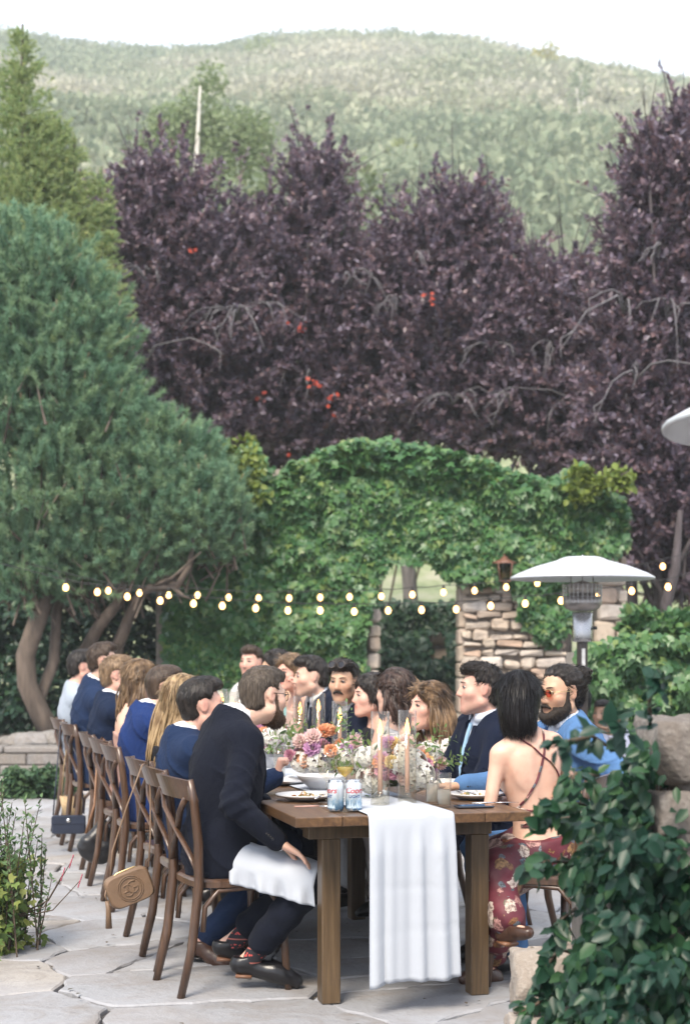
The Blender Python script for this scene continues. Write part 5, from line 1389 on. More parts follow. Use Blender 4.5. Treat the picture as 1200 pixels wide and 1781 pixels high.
def table(v0, label):
    o = T(0,v0); t = thing('dining_table', label, 'table', (o.x,o.y,0), TA, 'long wooden dining tables')
    Lt_ = 2.34; us = [0,.185,.375,.57,.76,.95]
    for i in range(5):
        m = MB(); m.box((us[i]+.0012,.0,.722),(us[i+1]-.0012,Lt_,.76),bev=.003); m.build('plank', M_TABLE, t)
    m = MB(); m.box((.10,.20,.652),(.86,.30,.7215),bev=.003); m.build('end_beam', M_TLEG, t)
    m = MB(); m.box((.10,Lt_-.30,.652),(.86,Lt_-.20,.7215),bev=.003); m.build('end_beam', M_TLEG, t)
    for u in (.195,.815):
        m = MB(); m.box((u-.018,.302,.64),(u+.018,Lt_-.302,.7215),bev=.003); m.build('side_beam', M_TLEG, t)
        for v in (.25,Lt_-.25):
            m = MB(); m.box((u-.038,v-.040,0),(u+.038,v+.040,.6515),bev=.004); m.build('leg', M_TLEG, t)
    m = MB(); m.box((.44,.28,.14),(.50,Lt_-.28,.20),bev=.003); m.box((.19,.23,.14),(.76,.28,.20)); m.box((.19,Lt_-.28,.14),(.76,Lt_-.23,.20))
    if v0 > 1: m.build('stretcher', M_TLEG, t)
    return t
table(0,'dark stained plank table nearest, white runner hanging over its end'); table(2.36,'second plank table of the long row, behind the first'); table(4.72,'farthest plank table at the end of the long row')
# ================================================================== CHAIRS
def make_chair():
    c = thing('dining_chair','x','chair',(0,0,0))
    m = MB(); poly=[]
    for i in range(28):
        a=2*PI*i/28; ca,sa=math.cos(a),math.sin(a); e=.45; w=.205 if sa<0 else .22
        poly.append((math.copysign(abs(ca)**e,ca)*(.20+.015*sa),math.copysign(abs(sa)**e,sa)*.205))
    m.prism(poly,.435,.468,bev=.010); m.build('seat',M_CHAIR,c)
    for sx in (-1,1):
        m = MB(); m.tube([(sx*.185,-.268,0),(sx*.182,-.220,.2),(sx*.183,-.192,.45),(sx*.190,-.196,.62),(sx*.198,-.216,.78),(sx*.202,-.236,.875)],[.0165,.019,.021,.020,.018,.015],10); m.build('back_post',M_CHAIR,c)
        m = MB(); m.tube([(sx*.178,.165,.44),(sx*.182,.172,.2),(sx*.188,.188,0)],[.021,.018,.0145],10); m.build('front_leg',M_CHAIR,c)
    # curved top rail: a bent plank
    V=[];Fc=[];n=12
    for i in range(n+1):
        t=-1+2*i/n; x=t*.212; y=-.216-.055*(1-t*t)+.006; 
        zt=.872+.012*(1-t*t); zb=.788+.010*(1-t*t)
        tilt=.03
        V+=[(x,y+.010,zb),(x,y-.010,zb),(x,y-.010-tilt,zt),(x,y+.010-tilt,zt)]
    for i in range(n):
        for j in range(4): Fc.append((i*4+j,(i+1)*4+j,(i+1)*4+(j+1)%4,i*4+(j+1)%4))
    Fc += [(0,1,2,3),tuple(n*4+j for j in (3,2,1,0))]
    Fc=[q[::-1] for q in Fc]; m = MB(); m.add(V,Fc,False); m.build('top_rail',M_CHAIR,c)
    for sx in (-1,1):       # crossing back bands
        m = MB(); m.tube([(sx*.186,-.196,.50),(sx*.12,-.212,.57),(0,-.232-.006*sx,.665),(-sx*.11,-.250,.74),(-sx*.165,-.242,.80)],[.014]*5,8,True,None,.45); m.build('cross_band',M_CHAIR,c)
    for sx in (-1,1):       # bentwood brackets under the seat
        m = MB(); m.tube([(sx*.180,-.175,.26),(sx*.180,-.165,.36),(sx*.180,-.11,.422),(sx*.180,.0,.428),(sx*.180,.10,.42),(sx*.180,.145,.36),(sx*.180,.158,.26)],.0115,7); m.build('bracket',M_CHAIR,c)
    m = MB(); m.tube([(-.172,.150,.26),(-.155,.150,.36),(-.10,.150,.420),(0,.150,.428),(.10,.150,.420),(.155,.150,.36),(.172,.150,.26)],.0115,7); m.build('bracket',M_CHAIR,c)
    return c
LT = [0,.52,1.05,2.15,2.75,3.4,4.75,5.6]
L0 = np.array([-.52,6.58,0])
def lpos(k): return L0+A_*LT[k]
CH = make_chair(); used = False
def place_chair(p, az, label, group):
    global used
    o = CH if not used else copy_tree(CH); used = True
    o.location = (p[0],p[1],0); o.rotation_euler = (0,0,math.radians(az-90)); tag(o,label,'chair',group); return o
LL = ['nearest cross back chair, under the bearded man in black','cross back chair of the man with the short black fade','cross back chair of the blonde woman, tan bag hanging from it','cross back chair behind the man in bright blue','cross back chair of the woman with the braid','cross back chair of the sandy haired man, black bag on it','cross back chair of the tall dark haired man, navy clutch on it','farthest chair of the row, under the man in grey shirt']
for k in range(8): place_chair(lpos(k)+R_*.045, 15+[7,2,5,1,6,0,4,2][k], LL[k], 'cross back chairs along the near side')
RP = [(.83,6.66,160,'chair of the woman in the floral dress'),(1.02,7.02,205,'chair of the bearded man in pale blue'),(.72,7.75,195,'chair of the man with the pale blue tie'),(.54,8.2,195,'chair of the woman in cream satin'),(.36,8.66,195,'chair of the brunette with the twisted updo'),(.24,9.1,195,'chair of the dark haired woman in profile'),(.12,9.5,195,'chair of the man with the moustache'),(-.0,9.98,195,'chair of the curly dark haired man'),(-.14,10.5,195,'chair of the brown haired woman in blush'),(-.28,11.05,195,'chair of the mostly hidden dark haired guest'),(-.56,12.2,195,'farthest chair opposite, under the man in pale shirt')]
for x,y,az,lab in RP: place_chair((x,y),az,'cross back '+lab,'cross back chairs along the far side')

# ================================================================== GUESTS
def suit(name, c, **k): return m_cloth(name, c, .85, 1100, .22, .02, .15)
S_BLACK = suit('suit_black',(.007,.009,.017)); S_NAVY = suit('suit_navy',(.013,.026,.066)); S_ROYAL = suit('suit_royal',(.012,.030,.115)); S_DARK = suit('suit_dark',(.009,.012,.024))
S_MID = suit('suit_mid_navy',(.009,.017,.042)); S_SKY = suit('suit_sky',(.085,.18,.36)); S_INK = suit('suit_ink',(.007,.011,.026))
M_GREYSH = m_cloth('grey_shirt',(.34,.39,.46),.8,700,.25,.1,.06); M_PALE = m_cloth('pale_shirt',(.55,.53,.53),.8,700,.12,.1,.05)
M_BLACKDR = m_cloth('black_dress',(.012,.012,.016)); M_ROSE = m_cloth('rose_dress',(.45,.27,.22)); M_CREAM = m_cloth('cream_satin',(.60,.53,.50),.4,500,.15,.1,.04); M_GREYDR = m_cloth('grey_dress',(.42,.42,.43),.6,500,.2,.1,.06); M_BLUSH = m_cloth('blush_dress',(.55,.38,.32),.7); M_TEAL = m_cloth('teal_dress',(.25,.42,.42),.6)
M_TIEB = m_cloth('tie_blue',(.30,.48,.66),.5,600,.1,.1,.05); M_TIED = m_cloth('tie_dark',(.015,.017,.03),.5); M_SHIRTB = m_cloth('shirt_ice',(.62,.68,.78),.75,700,.2,.1,.04)
def floral():
    t = NT('floral_fabric'); o = t.obj()
    n = t.noise(9,3); mpv = t.n('VectorMath',operation='MULTIPLY_ADD'); 
    nv = t.n('TexNoise',i_Scale=22.0,i_Detail=2.0); t.l(o,nv.inputs['Vector'])
    sc = t.n('VectorMath',operation='SCALE'); t.l(nv.outputs['Color'],sc.inputs[0]); sc.inputs['Scale'].default_value=.035
    ad = t.n('VectorMath',operation='ADD'); t.l(o,ad.inputs[0]); t.l(sc.outputs[0],ad.inputs[1])
    col = t.ramp(n,[(.4,(.075,.009,.018)),(.6,(.12,.016,.028))])
    def layer(col, scale, thr, stops, soft=.03):
        v = t.n('TexVoronoi',i_Scale=scale*.85); t.l(ad.outputs[0],v.inputs['Vector'])
        sp = t.n('SeparateColor'); t.l(v.outputs['Color'],sp.inputs[0])
        pet = t.noise(scale*3.2,2,.5,ad.outputs[0])
        d = t.math('ADD',v.outputs['Distance'],t.math('MULTIPLY',t.math('SUBTRACT',pet,.5),.38))
        pick = t.math('LESS_THAN',sp.outputs['Green'],.82)
        msk = t.math('MULTIPLY',t.math('LESS_THAN',d,thr*1.18),pick)
        c = t.ramp(sp.outputs['Red'],stops,'CONSTANT')
        shade = t.ramp(t.noise(scale*5,3,.6,ad.outputs[0]),[(.42,(.35,.3,.3)),(.58,(1,1,1))])
        c = t.mix(1.0,c,shade,'MULTIPLY')
        return t.mix(msk,col,c)
    col = layer(col,26,.33,[(0,(.10,.13,.16)),(.3,(.13,.12,.07)),(.55,(.16,.19,.22)),(.8,(.22,.10,.04)),(1,(.1,.1,.08))])
    col = layer(col,15,.30,[(0,(.50,.40,.34)),(.25,(.33,.12,.05)),(.45,(.42,.22,.20)),(.62,(.30,.17,.07)),(.8,(.5,.42,.36)),(1,(.3,.1,.06))])
    col = layer(col,8.5,.30,[(0,(.56,.47,.41)),(.4,(.50,.36,.31)),(.7,(.30,.13,.06)),(1,(.55,.45,.4))])
    return t.end(t.pri(col,.6,t.bump(t.noise(40,2),.15,.01)))
M_FLORAL = floral()
LG = 'guests along the near side of the table'; RG = 'guests along the far side of the table'
def LP_(k): p = lpos(k); return (p[0],p[1])
def hd(px,py,Y): q = W(px,py,Y); return (q.x,q.y,q.z)
import time as _t; _t0=_t.time()
def m_sock():
    t=NT('patterned_sock'); o=t.obj(); sp=t.n('SeparateXYZ'); t.l(o,sp.inputs[0]); w=t.math('FRACT',t.math('MULTIPLY',sp.outputs['Z'],17.0)); v=t.n('TexVoronoi',i_Scale=70.0); t.l(o,v.inputs['Vector'])
    band=t.math('LESS_THAN',t.math('ABSOLUTE',t.math('SUBTRACT',w,.5)),.22); dots=t.math('LESS_THAN',v.outputs['Distance'],.40); line=t.math('GREATER_THAN',w,.90)
    c=t.mix(t.math('MULTIPLY',band,dots),(.012,.011,.016,1),(.42,.06,.05,1)); c=t.mix(line,c,(.32,.10,.08,1)); return t.end(t.pri(c,.9))
M_SOCK=m_sock()
# P0
def V3(px,py,Y): return tuple(W(px,py,Y))
p0 = Person('bearded man in black suit leaning in, white napkin across his lap, nearest', LP_(0), 22, hd(459,1213,6.62), 38, vox=.0068, wear='suit', coat=S_BLACK, hair=H['grey'], hairstyle='fade', volume=.9, beard=H['beard'], pitch=-6, roll=6, group=LG, skin='fair', slouch=.12, bulk=1.02, nk=.105,
  handR=V3(487,1466,6.34), hdirR=(.72,.02,-.42), palmR=(-.3,-.15,-.95), curlR=(.22,.25), spread=.22, poleR=(-.7,-.5,-.4), handL=V3(462,1398,6.72), hdirL=(.18,.0,-.95), palmL=(-.9,0,-.2), curlL=(.25,.3),
  kneeR=V3(540,1535,6.42), ankR=V3(432,1668,6.50), toeR=tuple(W(515,1706,6.50)), socks=M_SOCK, hemline=.74, kneeL=V3(545,1522,6.62), ankL=V3(398,1640,6.72), toeL=V3(470,1698,6.74), heel=M_HEEL, face=True).build()
Person('man in navy suit with a short black fade, fist raised to his mouth', LP_(1), 20, hd(352,1228,7.06), 22, vox=.008, coat=S_NAVY, hair=H['dark'], hairstyle='fade', pitch=2, group=LG, skin='pink', slouch=.10, shoulder=1.03,
  handR=V3(482,1352,7.0), hdirR=(.15,.1,.95), palmR=(.9,.1,0), curlR=(1.35,1.5), poleR=(.2,-.5,-1), ankR=V3(352,1640,7.05), toeR=V3(400,1690,7.0), ankL=V3(390,1640,7.2), toeL=V3(440,1660,7.2), shoe=M_BROWNSHOE).build()
Person('woman with long wavy blonde hair in a black dress', LP_(2), 25, hd(322,1222,7.58), 48, vox=.010, wear='dress', coat=M_BLACKDR, fem=True, hair=H['blonde'], hairstyle='long', group=LG, slouch=.08, top=.86, face=True, sandal=True, shoe=M_BROWNSHOE,
  locks=[(78,0.0081,5,.018,(-.055,-.09,.06),(.085,-.02,.05),(-.10,-.16,-.36),(.055,-.17,-.42),.03),(46,0.0075,5,.016,(.03,-.10,.07),(.088,.0,.03),(-.06,-.17,-.40),(.04,-.15,-.46),.025)]).build()
Person('broad backed man in bright blue suit with cropped brown hair', LP_(3), 14, hd(288,1197,8.66), 16, vox=.010, coat=S_ROYAL, hair=H['brown'], hairstyle='crop', group=LG, slouch=.10, bulk=1.08, shoulder=1.05, face=True).build()
Person('woman with a braided half up hairstyle and bare shoulders', LP_(4), 15, hd(248,1187,9.22), 25, vox=.011, wear='dress', coat=M_ROSE, fem=True, hair=H['bronde'], hairstyle='long', group=LG, skin='fair', slouch=.05, top=.70,
  locks=[(92,0.0093,6,.02,(-.06,-.08,.05),(.085,-.02,.03),(-.06,-.13,-.24),(.085,-.05,-.28),.03)], braid=[(.06,.04,.07),(.085,.0,.055),(.083,-.05,.045),(.06,-.09,.04),(.02,-.108,.038),(-.03,-.105,.04)]).build()
Person('sandy haired man with white collar and dark suit in profile', LP_(5), 12, hd(206,1176,9.86), 8, vox=.011, coat=S_MID, hair=H['sandy'], hairstyle='short', group=LG, skin='pink', slouch=.06, brow=H['sandy']).build()
Person('tall dark haired man in navy suit near the far end', LP_(6), 14, hd(181,1150,11.0), 12, vox=.012, coat=S_NAVY, hair=H['brown'], hairstyle='short', group=LG, skin='fair', slouch=.05).build()
Person('dark haired man in grey blue shirt, last of the near row', LP_(7), 15, hd(144,1160,11.9), 24, vox=.012, wear='shirt', coat=M_GREYSH, pants=S_DARK, hair=H['dark'], hairstyle='short', group=LG, skin='pink', slouch=.06).build()
# opposite side
r0 = Person('woman with straight black hair and bare back in dark red floral dress', (.83,6.66), 112, hd(903,1222,6.62), 78, vox=.0068, wear='dress', coat=M_FLORAL, fem=True, hair=H['black'], hairstyle='sleek', strands=5000, group=RG, skin='fair', slouch=-.01, size=.98, top=.17, topslope=.25, face=True, sh_fwd=.0, hem=.82, bulk=1.04,
  handL=V3(876,1392,6.75), hdirL=(-.5,.6,-.1), poleL=(-.35,-.8,-.3), handR=tuple(np.array([.95,6.98,.72])), hdirR=(-.3,.9,0),
  kneeL=V3(868,1490,6.82), ankL=V3(848,1690,6.66), toeL=V3(806,1703,6.60), kneeR=V3(862,1520,6.50), ankR=V3(886,1612,6.36), toeR=V3(918,1622,6.26), sandal=False, shoe=M_BROWNSHOE, heel=M_HEEL,
  locks=None).build()
# crossing straps on her bare back
_co=np.array([tuple(v.co) for v in r0.root.data.vertices]); _no=np.empty(len(_co)*3,np.float32); r0.root.data.vertex_normals.foreach_get('vector',_no); _no=_no.reshape(-1,3)
def strap(pts, r=.0052):
    P=[r0.tp(*p) for p in pts]; Q=[]
    for i in range(len(P)-1):
        for q in np.linspace(0,1,6,endpoint=(i==len(P)-2)): Q.append(P[i]*(1-q)+P[i+1]*q)
    O=[]
    for p in Q:
        i=np.argmin(((_co-p)**2).sum(1)); O.append(_co[i]+_no[i]*.004)
    O=np.array(O); O[1:-1]=(O[:-2]+O[1:-1]*2+O[2:])/4
    m = MB(); m.tube([Vector(p) for p in O],r,6,True,None,.6); m.build('dress_strap',M_FLORAL,r0.root)
strap([(.055,.02,.97),(.06,-.06,.93),(.035,-.105,.80),(-.02,-.112,.62),(-.10,-.10,.46),(-.135,-.06,.40)])
strap([(-.055,.02,.97),(-.05,-.06,.94),(.0,-.105,.85),(.08,-.112,.68),(.125,-.09,.50),(.14,-.06,.42)])
strap([(-.138,-.055,.40),(-.09,-.105,.37),(.0,-.118,.36),(.09,-.108,.35),(.138,-.055,.34)])
strap([(-.136,-.055,.26),(-.08,-.112,.27),(.02,-.120,.31),(.10,-.105,.37),(.138,-.055,.41)])
strap([(-.136,-.055,.25),(-.06,-.116,.24),(.04,-.122,.26),(.11,-.105,.28),(.14,-.055,.30)])
r1 = Person('man with dark hair in a bun, full beard and tinted glasses, pale blue suit', (1.02,7.04), 200, hd(973,1206,6.96), 216, vox=.0072, coat=S_SKY, hair=H['dark'], hairstyle='bun', beard=H['beardk'], beardlen=.012, moustache=H['beardk'], group=RG, skin='tan', slouch=.02, pitch=-5, shirt=M_SHIRTB, hairline=.078,
  handR=V3(800,1368,7.0), hdirR=(-.95,.1,.05), curlR=(.5,.5), palmR=(0,0,-1), poleR=(.3,.5,-1), handL=V3(1018,1376,6.62), hdirL=(-.6,-.3,.1), palmL=(0,.3,-1), poleL=(1,-.3,-.6), size=1.03).build()
r2 = Person('dark haired man in navy suit with pale blue tie in profile', (.72,7.75), 198, hd(834,1200,7.62), 184, vox=.008, coat=S_INK, hair=H['dark'], hairstyle='short', volume=1.0, group=RG, skin='pink', slouch=.03, tie=M_TIEB, shirt=M_SHIRTB, pitch=2, beard=None, size=1.05).build()
Person('woman with wavy balayage hair in a cream satin top, lips parted', (.54,8.2), 200, hd(744,1231,8.08), 208, vox=.008, wear='dress', coat=M_CREAM, fem=True, hair=H['balayage'], hairstyle='long', group=RG, skin='pink', slouch=.03, top=.97, sleeves=.8, hem=.9, handR=tuple(T(.72,2.2,.80)), pitch=2,
  locks=[(59,0.0081,6,.022,(.02,.06,.10),(.08,.02,.05),(.07,-.02,-.25),(.10,-.03,-.33),.035),(78,0.0081,6,.022,(-.08,.03,.05),(-.06,-.08,.06),(-.10,.02,-.25),(-.12,-.09,-.33),.035),(69,0.0081,6,.02,(-.06,-.09,.06),(.08,-.06,.06),(-.10,-.12,-.28),(.08,-.11,-.30),.03)]).build()
Person('brunette with a twisted half updo seen from behind, grey dress', (.36,8.66), 192, hd(684,1206,8.5), 142, vox=.009, wear='dress', coat=M_GREYDR, fem=True, hair=H['chestnut'], hairstyle='updo', group=RG, skin='fair', slouch=.03, top=.9, size=1.05,
  locks=[(101,0.0093,5,.016,(-.08,-.01,.04),(.08,-.04,.05),(-.09,-.05,-.16),(.07,-.13,-.20),.03)], braid=[(-.075,.05,.055),(-.09,.0,.055),(-.08,-.055,.055),(-.05,-.095,.055),(.0,-.112,.055),(.05,-.095,.055),(.085,-.03,.06)]).build()
Person('dark haired woman in profile half hidden by the brunette', (.24,9.1), 190, hd(643,1212,9.0), 200, vox=.010, wear='dress', coat=M_BLACKDR, fem=True, hair=H['dark'], hairstyle='updo', group=RG, skin='pink', slouch=.03, top=.9, locks=[(46,0.0081,4,.012,(-.08,.0,.03),(.05,-.09,.04),(-.08,-.05,-.18),(.04,-.10,-.18),.02)]).build()
r6 = Person('man with a moustache and sunglasses pushed up on his head', (.12,9.5), 205, hd(598,1187,9.15), 246, vox=.0078, coat=S_INK, hair=H['dark'], hairstyle='short', group=RG, skin='tan', slouch=.03, tie=M_TIED, moustache=H['beardk'], pitch=-4, size=1.05, hs=1.02, shoulder=1.1).build()
Person('curly dark haired man in profile with white collar', (-.0,9.98), 195, hd(540,1178,9.8), 190, vox=.0095, coat=S_DARK, hair=H['dark'], hairstyle='short', volume=1.5, group=RG, skin='fair', slouch=.03, pitch=-3).build()
Person('brown haired woman in blush leaning on her hand', (-.14,10.5), 200, hd(504,1172,10.35), 228, vox=.0105, wear='dress', coat=M_BLUSH, fem=True, hair=H['bronde'], hairstyle='updo', group=RG, skin='pink', slouch=.02, top=.85, handR=V3(517,1205,10.1), hdirR=(-.1,0,1), curlR=(1.0,1.0), locks=[(36,0.0081,4,.012,(-.08,.0,.03),(.07,-.05,.04),(-.08,-.05,-.14),(.06,-.10,-.14),.02)]).build()
Person('mostly hidden guest with smooth dark hair', (-.28,11.05), 195, hd(478,1163,11.0), 190, vox=.012, wear='dress', coat=M_TEAL, fem=True, hair=H['dark'], hairstyle='updo', group=RG, skin='tan', top=.85, face=False).build()
Person('man in pale shirt with swept hair facing the camera from the end', (-.56,12.2), 230, hd(437,1153,12.05), 243, vox=.0115, wear='shirt', coat=M_PALE, pants=S_DARK, hair=H['brown'], hairstyle='short', volume=1.2, group=RG, skin='pink', slouch=.03).build()
# two people resting on a bench by the hedge
bn = thing('low_bench','low wooden bench in front of the ivy hedge','bench',(2.05,13.35,0))
m = MB(); m.box((-.75,-.2,.22),(.75,.2,.27),bev=.01); m.build('seat',M_CHAIR,bn)
for sx in (-.65,.65):
    for sy in (-.15,.15):
        m = MB(); m.box((sx-.03,sy-.03,0),(sx+.03,sy+.03,.2195)); m.build('leg',M_CHAIR,bn)
BG = 'people sitting by the hedge'
Person('man in lilac shirt sitting low by the ivy hedge behind the heater pole', (2.17,13.3), 250, hd(1048,1243,13.2), 235, vox=.012, wear='shirt', coat=m_cloth('lilac_shirt',(.52,.52,.62)), pants=S_DARK, hair=H['dark'], hairstyle='crop', group=BG, skin='tan', hipz=.34, ).build()
Person('dark haired person sitting behind the bun haired man', (1.78,13.3), 120, hd(1008,1222,13.2), 110, vox=.012, wear='shirt', coat=M_PALE, pants=S_DARK, hair=H['black'], hairstyle='short', volume=1.5, group=BG, skin='tan', hipz=.34, face=False).build()
print('people', round(_t.time()-_t0,1))
# glasses and watch
def spectacles(p, lens_mat, frame_mat, y0=.100, zc=.010, up=False, label=None, name='glasses'):
    P=p.hpnt; loc = P(0,.09,.05 if up else 0)
    gl = thing(name,label,'glasses',tuple(np.array(loc)+p.o)); off = np.array(p.o)-np.array(gl.location)
    q = lambda *a: Vector(P(*a)+off)
    m = MB(); 
    zz = .114 if up else zc; yy = .100 if up else y0; tilt = .35 if up else 0
    for sg in (-1,1):
        ring=[q(sg*.031+.023*math.cos(a), yy-.010*abs(math.cos(a)*.4+.3*sg*math.cos(a))-tilt*.022*math.sin(a), zz+.020*math.sin(a)) for a in [2*PI*i/14 for i in range(15)]]
        m.tube(ring,.0016 if not up else .003,5,False)
        m.tube([q(sg*.054,yy-.005,zz+.006),q(sg*.079,.035 if not up else .03,zz+.004),q(sg*.083,-.005,.012 if not up else .055)],.0016 if not up else .003,5)
    m.tube([q(-.010,yy+.001,zz+.004),q(0,yy+.003,zz+.007),q(.010,yy+.001,zz+.004)],.0016,5)
    m.build('frame',frame_mat,gl)
    for sg in (-1,1):
        m = MB(); c=[q(sg*.031+.022*math.cos(a), yy-.010*abs(math.cos(a)*.4+.3*sg*math.cos(a))-tilt*.022*math.sin(a), zz+.019*math.sin(a)) for a in [2*PI*i/14 for i in range(14)]]
        nrm = Vector(p.HR[:,1])*.0012; n=len(c); m.add(c+[v-nrm for v in c],[tuple(range(n)),tuple(range(2*n-1,n-1,-1))]+[(i,(i+1)%n,n+(i+1)%n,n+i) for i in range(n)]); m.build('lens',lens_mat,gl)
M_GOLD = m_metal('gold_wire',(.55,.42,.22),.3); M_TORT = m_simple('tortoise_frame',(.03,.018,.012),.3)
M_PINKL = m_glass('tinted_lens',(.92,.60,.53),1.4); M_DARKL = m_simple('dark_lens',(.012,.012,.016),.12)
spectacles(r1,M_PINKL,M_GOLD,label='round rose tinted glasses on the man with the bun')
spectacles(p0,m_glass('clear_lens',(.95,.95,.95)),M_TORT,label='thin framed glasses on the bearded man in black')
spectacles(r6,M_DARKL,M_TORT,up=True,label='dark sunglasses pushed up on the head of the moustached man',name='sunglasses')
wv = r1.o+r1.elb['L']+(r1.wri['L']-r1.elb['L'])*.97; ax_ = Vector(r1.wri['L']-r1.elb['L']).normalized()
wt = thing('wristwatch','silver wristwatch on the left wrist of the man in pale blue','watch',tuple(wv)); Mq = ax_.to_track_quat('Z','Y').to_matrix().to_4x4()
m = MB(); m.lathe([(.036,-.008),(.039,-.006),(.039,.006),(.036,.008)],18,Mq); m.build('band',m_metal('steel',(.6,.6,.62),.3),wt)
m = MB(); m.lathe([(.0,.006),(.017,.006),(.019,.0),(.0,.0)],16,Mq@Matrix.Translation((0,-.038,0))@Matrix.Rotation(PI/2,4,'X')); m.build('face',m_simple('watch_face',(.5,.5,.52),.2),wt)
# ================================================================== ON THE TABLE
ZT = .762
def TP(px,py,z=ZT): return G(px,py,z)
M_CLOTHW = m_cloth('white_linen',(.42,.45,.50),.8,600,.04,.05,.02)
M_GLASS = m_glass('clear_glass',(.97,.96,.93),1.5); M_CERAM = m_simple('stoneware_white',(.60,.60,.61),.3,.05,30); M_GREYC = m_simple('stoneware_grey',(.40,.41,.43),.45,.12,30)
M_STEEL = m_metal('steel_cutlery',(.62,.62,.63),.25); M_WAX = m_simple('peach_wax',(.70,.42,.30),.5,.06); M_FLAME = m_emit('flame',(1,.47,.11),3.2); M_FLAMEC = m_emit('flame_glow',(1,.80,.45),40)
M_PINKW = m_simple('rosewood_handle',(.40,.24,.20),.4)
# white runner: lies along the tables and hangs over the near end
def runner():
    nu,L=34,[]; 
    prof=[]   # (v, z, along)
    for v in np.linspace(6.9,.06,60): prof.append((v,ZT+.003,0))
    for a in np.linspace(0,PI/2,6): prof.append((.022-.030*math.sin(a),ZT+.003-.022*(1-math.cos(a)),0))
    for d in np.linspace(.02,.60,34): prof.append((-.010,ZT-.02-d,d))
    V=[]
    for (v,z,d) in prof:
        for i in range(nu+1):
            q=i/nu; u=.285+.345*q
            hang=min(1,d/.12)
            fold=(math.sin(q*17+.6)*abs(math.sin(q*8.5+.3))*.020+math.sin(q*8.3+1)*.015+math.sin(q*41)*.003)*hang*(.6+.8*d)
            cre=(.0028*math.exp(-((d-.24-.02*q)/.008)**2)+.0024*math.exp(-((d-.42+.015*q)/.010)**2))*(hang>0)
            u2=u+d*.06*(q-.4)+(.02*d if q<.2 else 0)
            zb=z+(.012*math.sin(q*5+.4)*hang*(d/.6)) - (.045*(1-q)*(d/.6)*hang)
            wob=0 if hang else .0045*abs(math.sin(q*9+v*2.1)*math.sin(v*5+q*4))*(1 if v>.1 else .3)
            hump=0
            if not hang and q>.62 and v<1.3: hump=.012*max(0,math.sin((q-.62)/.38*PI*2.0))**2
            V.append(T(u2,v-abs(fold)*1.0-.004*hang+cre,zb+wob+hump))
    F_=[(r*(nu+1)+i,r*(nu+1)+i+1,(r+1)*(nu+1)+i+1,(r+1)*(nu+1)+i) for r in range(len(prof)-1) for i in range(nu)]
    n=len(V)
    me=np_mesh('table_runner',np.array([tuple(v) for v in V]),np.array(F_),True)
    o=link('table_runner',me,M_CLOTHW); md=o.modifiers.new('thickness','SOLIDIFY'); md.thickness=.0018; md.offset=-1
    tag(o,'long white linen runner along the tables, hanging down at the near end','table runner')
runner()
# napkins on laps
def lap_napkin(p, label, nm, t0, t1, hang, side):
    """a cloth laid over one thigh; side: world direction of the hanging edge"""
    a,b=p.hipj[nm]+p.o,p.kne[nm]+p.o; u=np_unit(b-a); L=np.linalg.norm(b-a); sd=np.array(side,float); sd=np_unit(sd-u*(sd@u)); up=np_unit(np.cross(u,sd)); up=up if up[2]>0 else -up
    V=[]; nu,nv=30,36
    for i in range(nu+1):
        s_=t0+(t1-t0)*i/nu; r=(.086+(.078-.086)*min(1,s_))*p.sc+.018
        for j in range(nv+1):
            w=-.14+(.14+.19+hang)*j/nv; q=s_+ (.10*(j/nv-.4))*(-1 if False else 1)*.6
            arc=r*PI*.5
            if abs(w)<arc: th=w/r; pos=sd*r*math.sin(th)+up*r*math.cos(th)
            else:
                ex=abs(w)-arc; sg=1 if w>0 else -1; pos=sd*sg*(r+.012*math.sin(i*.55+1)*min(1,ex/.06)+.008*math.sin(i*1.3)*min(1,ex/.05))+np.array([0,0,-ex])+0*up
            V.append(a+u*L*q+pos+up*.003*math.sin(i*.9+j*.35)*math.sin(j*.5+1))
    F_=[(i*(nv+1)+j,i*(nv+1)+j+1,(i+1)*(nv+1)+j+1,(i+1)*(nv+1)+j) for i in range(nu) for j in range(nv)]
    me=np_mesh('napkin',np.array(V),np.array(F_),True); o=link('napkin',me,M_CLOTHW); md=o.modifiers.new('thickness','SOLIDIFY'); md.thickness=.002; md.offset=0; tag(o,label,'napkin','white napkins on laps')
lap_napkin(p0,'white linen napkin spread over the lap of the bearded man in black','R',.10,1.08,.035,(0,-1,0))
lap_napkin(r0,'white linen napkin over the knees of the woman in the floral dress','L',.55,1.0,.06,(-.6,-1,0))
# plates and bowls
def plate(px,py,r,label,mat=None,food=0,bowl=False):
    p=TP(px,py); t=thing('bowl' if bowl else 'plate',label,'bowl' if bowl else 'plate',(p.x,p.y,ZT+.004),rnd.uniform(0,6),'bowls on the table' if bowl else 'plates on the table')
    m=MB()
    if bowl: m.lathe([(0,.0),(r*.45,0),(r*.5,.006),(r*.8,.035),(r,.062),(r*.985,.064),(r*.78,.040),(r*.45,.012),(0,.010)],32)
    else: m.lathe([(0,0),(r*.62,0),(r*.68,.004),(r*.98,.016),(r,.021),(r*.975,.022),(r*.70,.009),(r*.6,.006),(0,.006)],36)
    m.build('dish',mat or M_CERAM,t)
    if food:
        n=food; q=np.stack([rng.normal(size=n)*r*.26,rng.normal(size=n)*r*.24,np.abs(rng.normal(size=n))*.006+.009],1); a,b=leaf_arrays(q,rdir(n)*np.array([1,1,.3]),rdir(n)+np.array([0,0,1]),rng.uniform(.012,.03,n),rng.uniform(.006,.014,n),.4,'oval')
        link('food',np_mesh('food',a,b),M_FOOD,t)['kind']='stuff'
    return t
M_FOOD=m_leaf('food_scraps',[(.40,.24,.08),(.55,.42,.22),(.10,.16,.04),(.35,.12,.04),(.6,.5,.35)],.5,.1,.4)
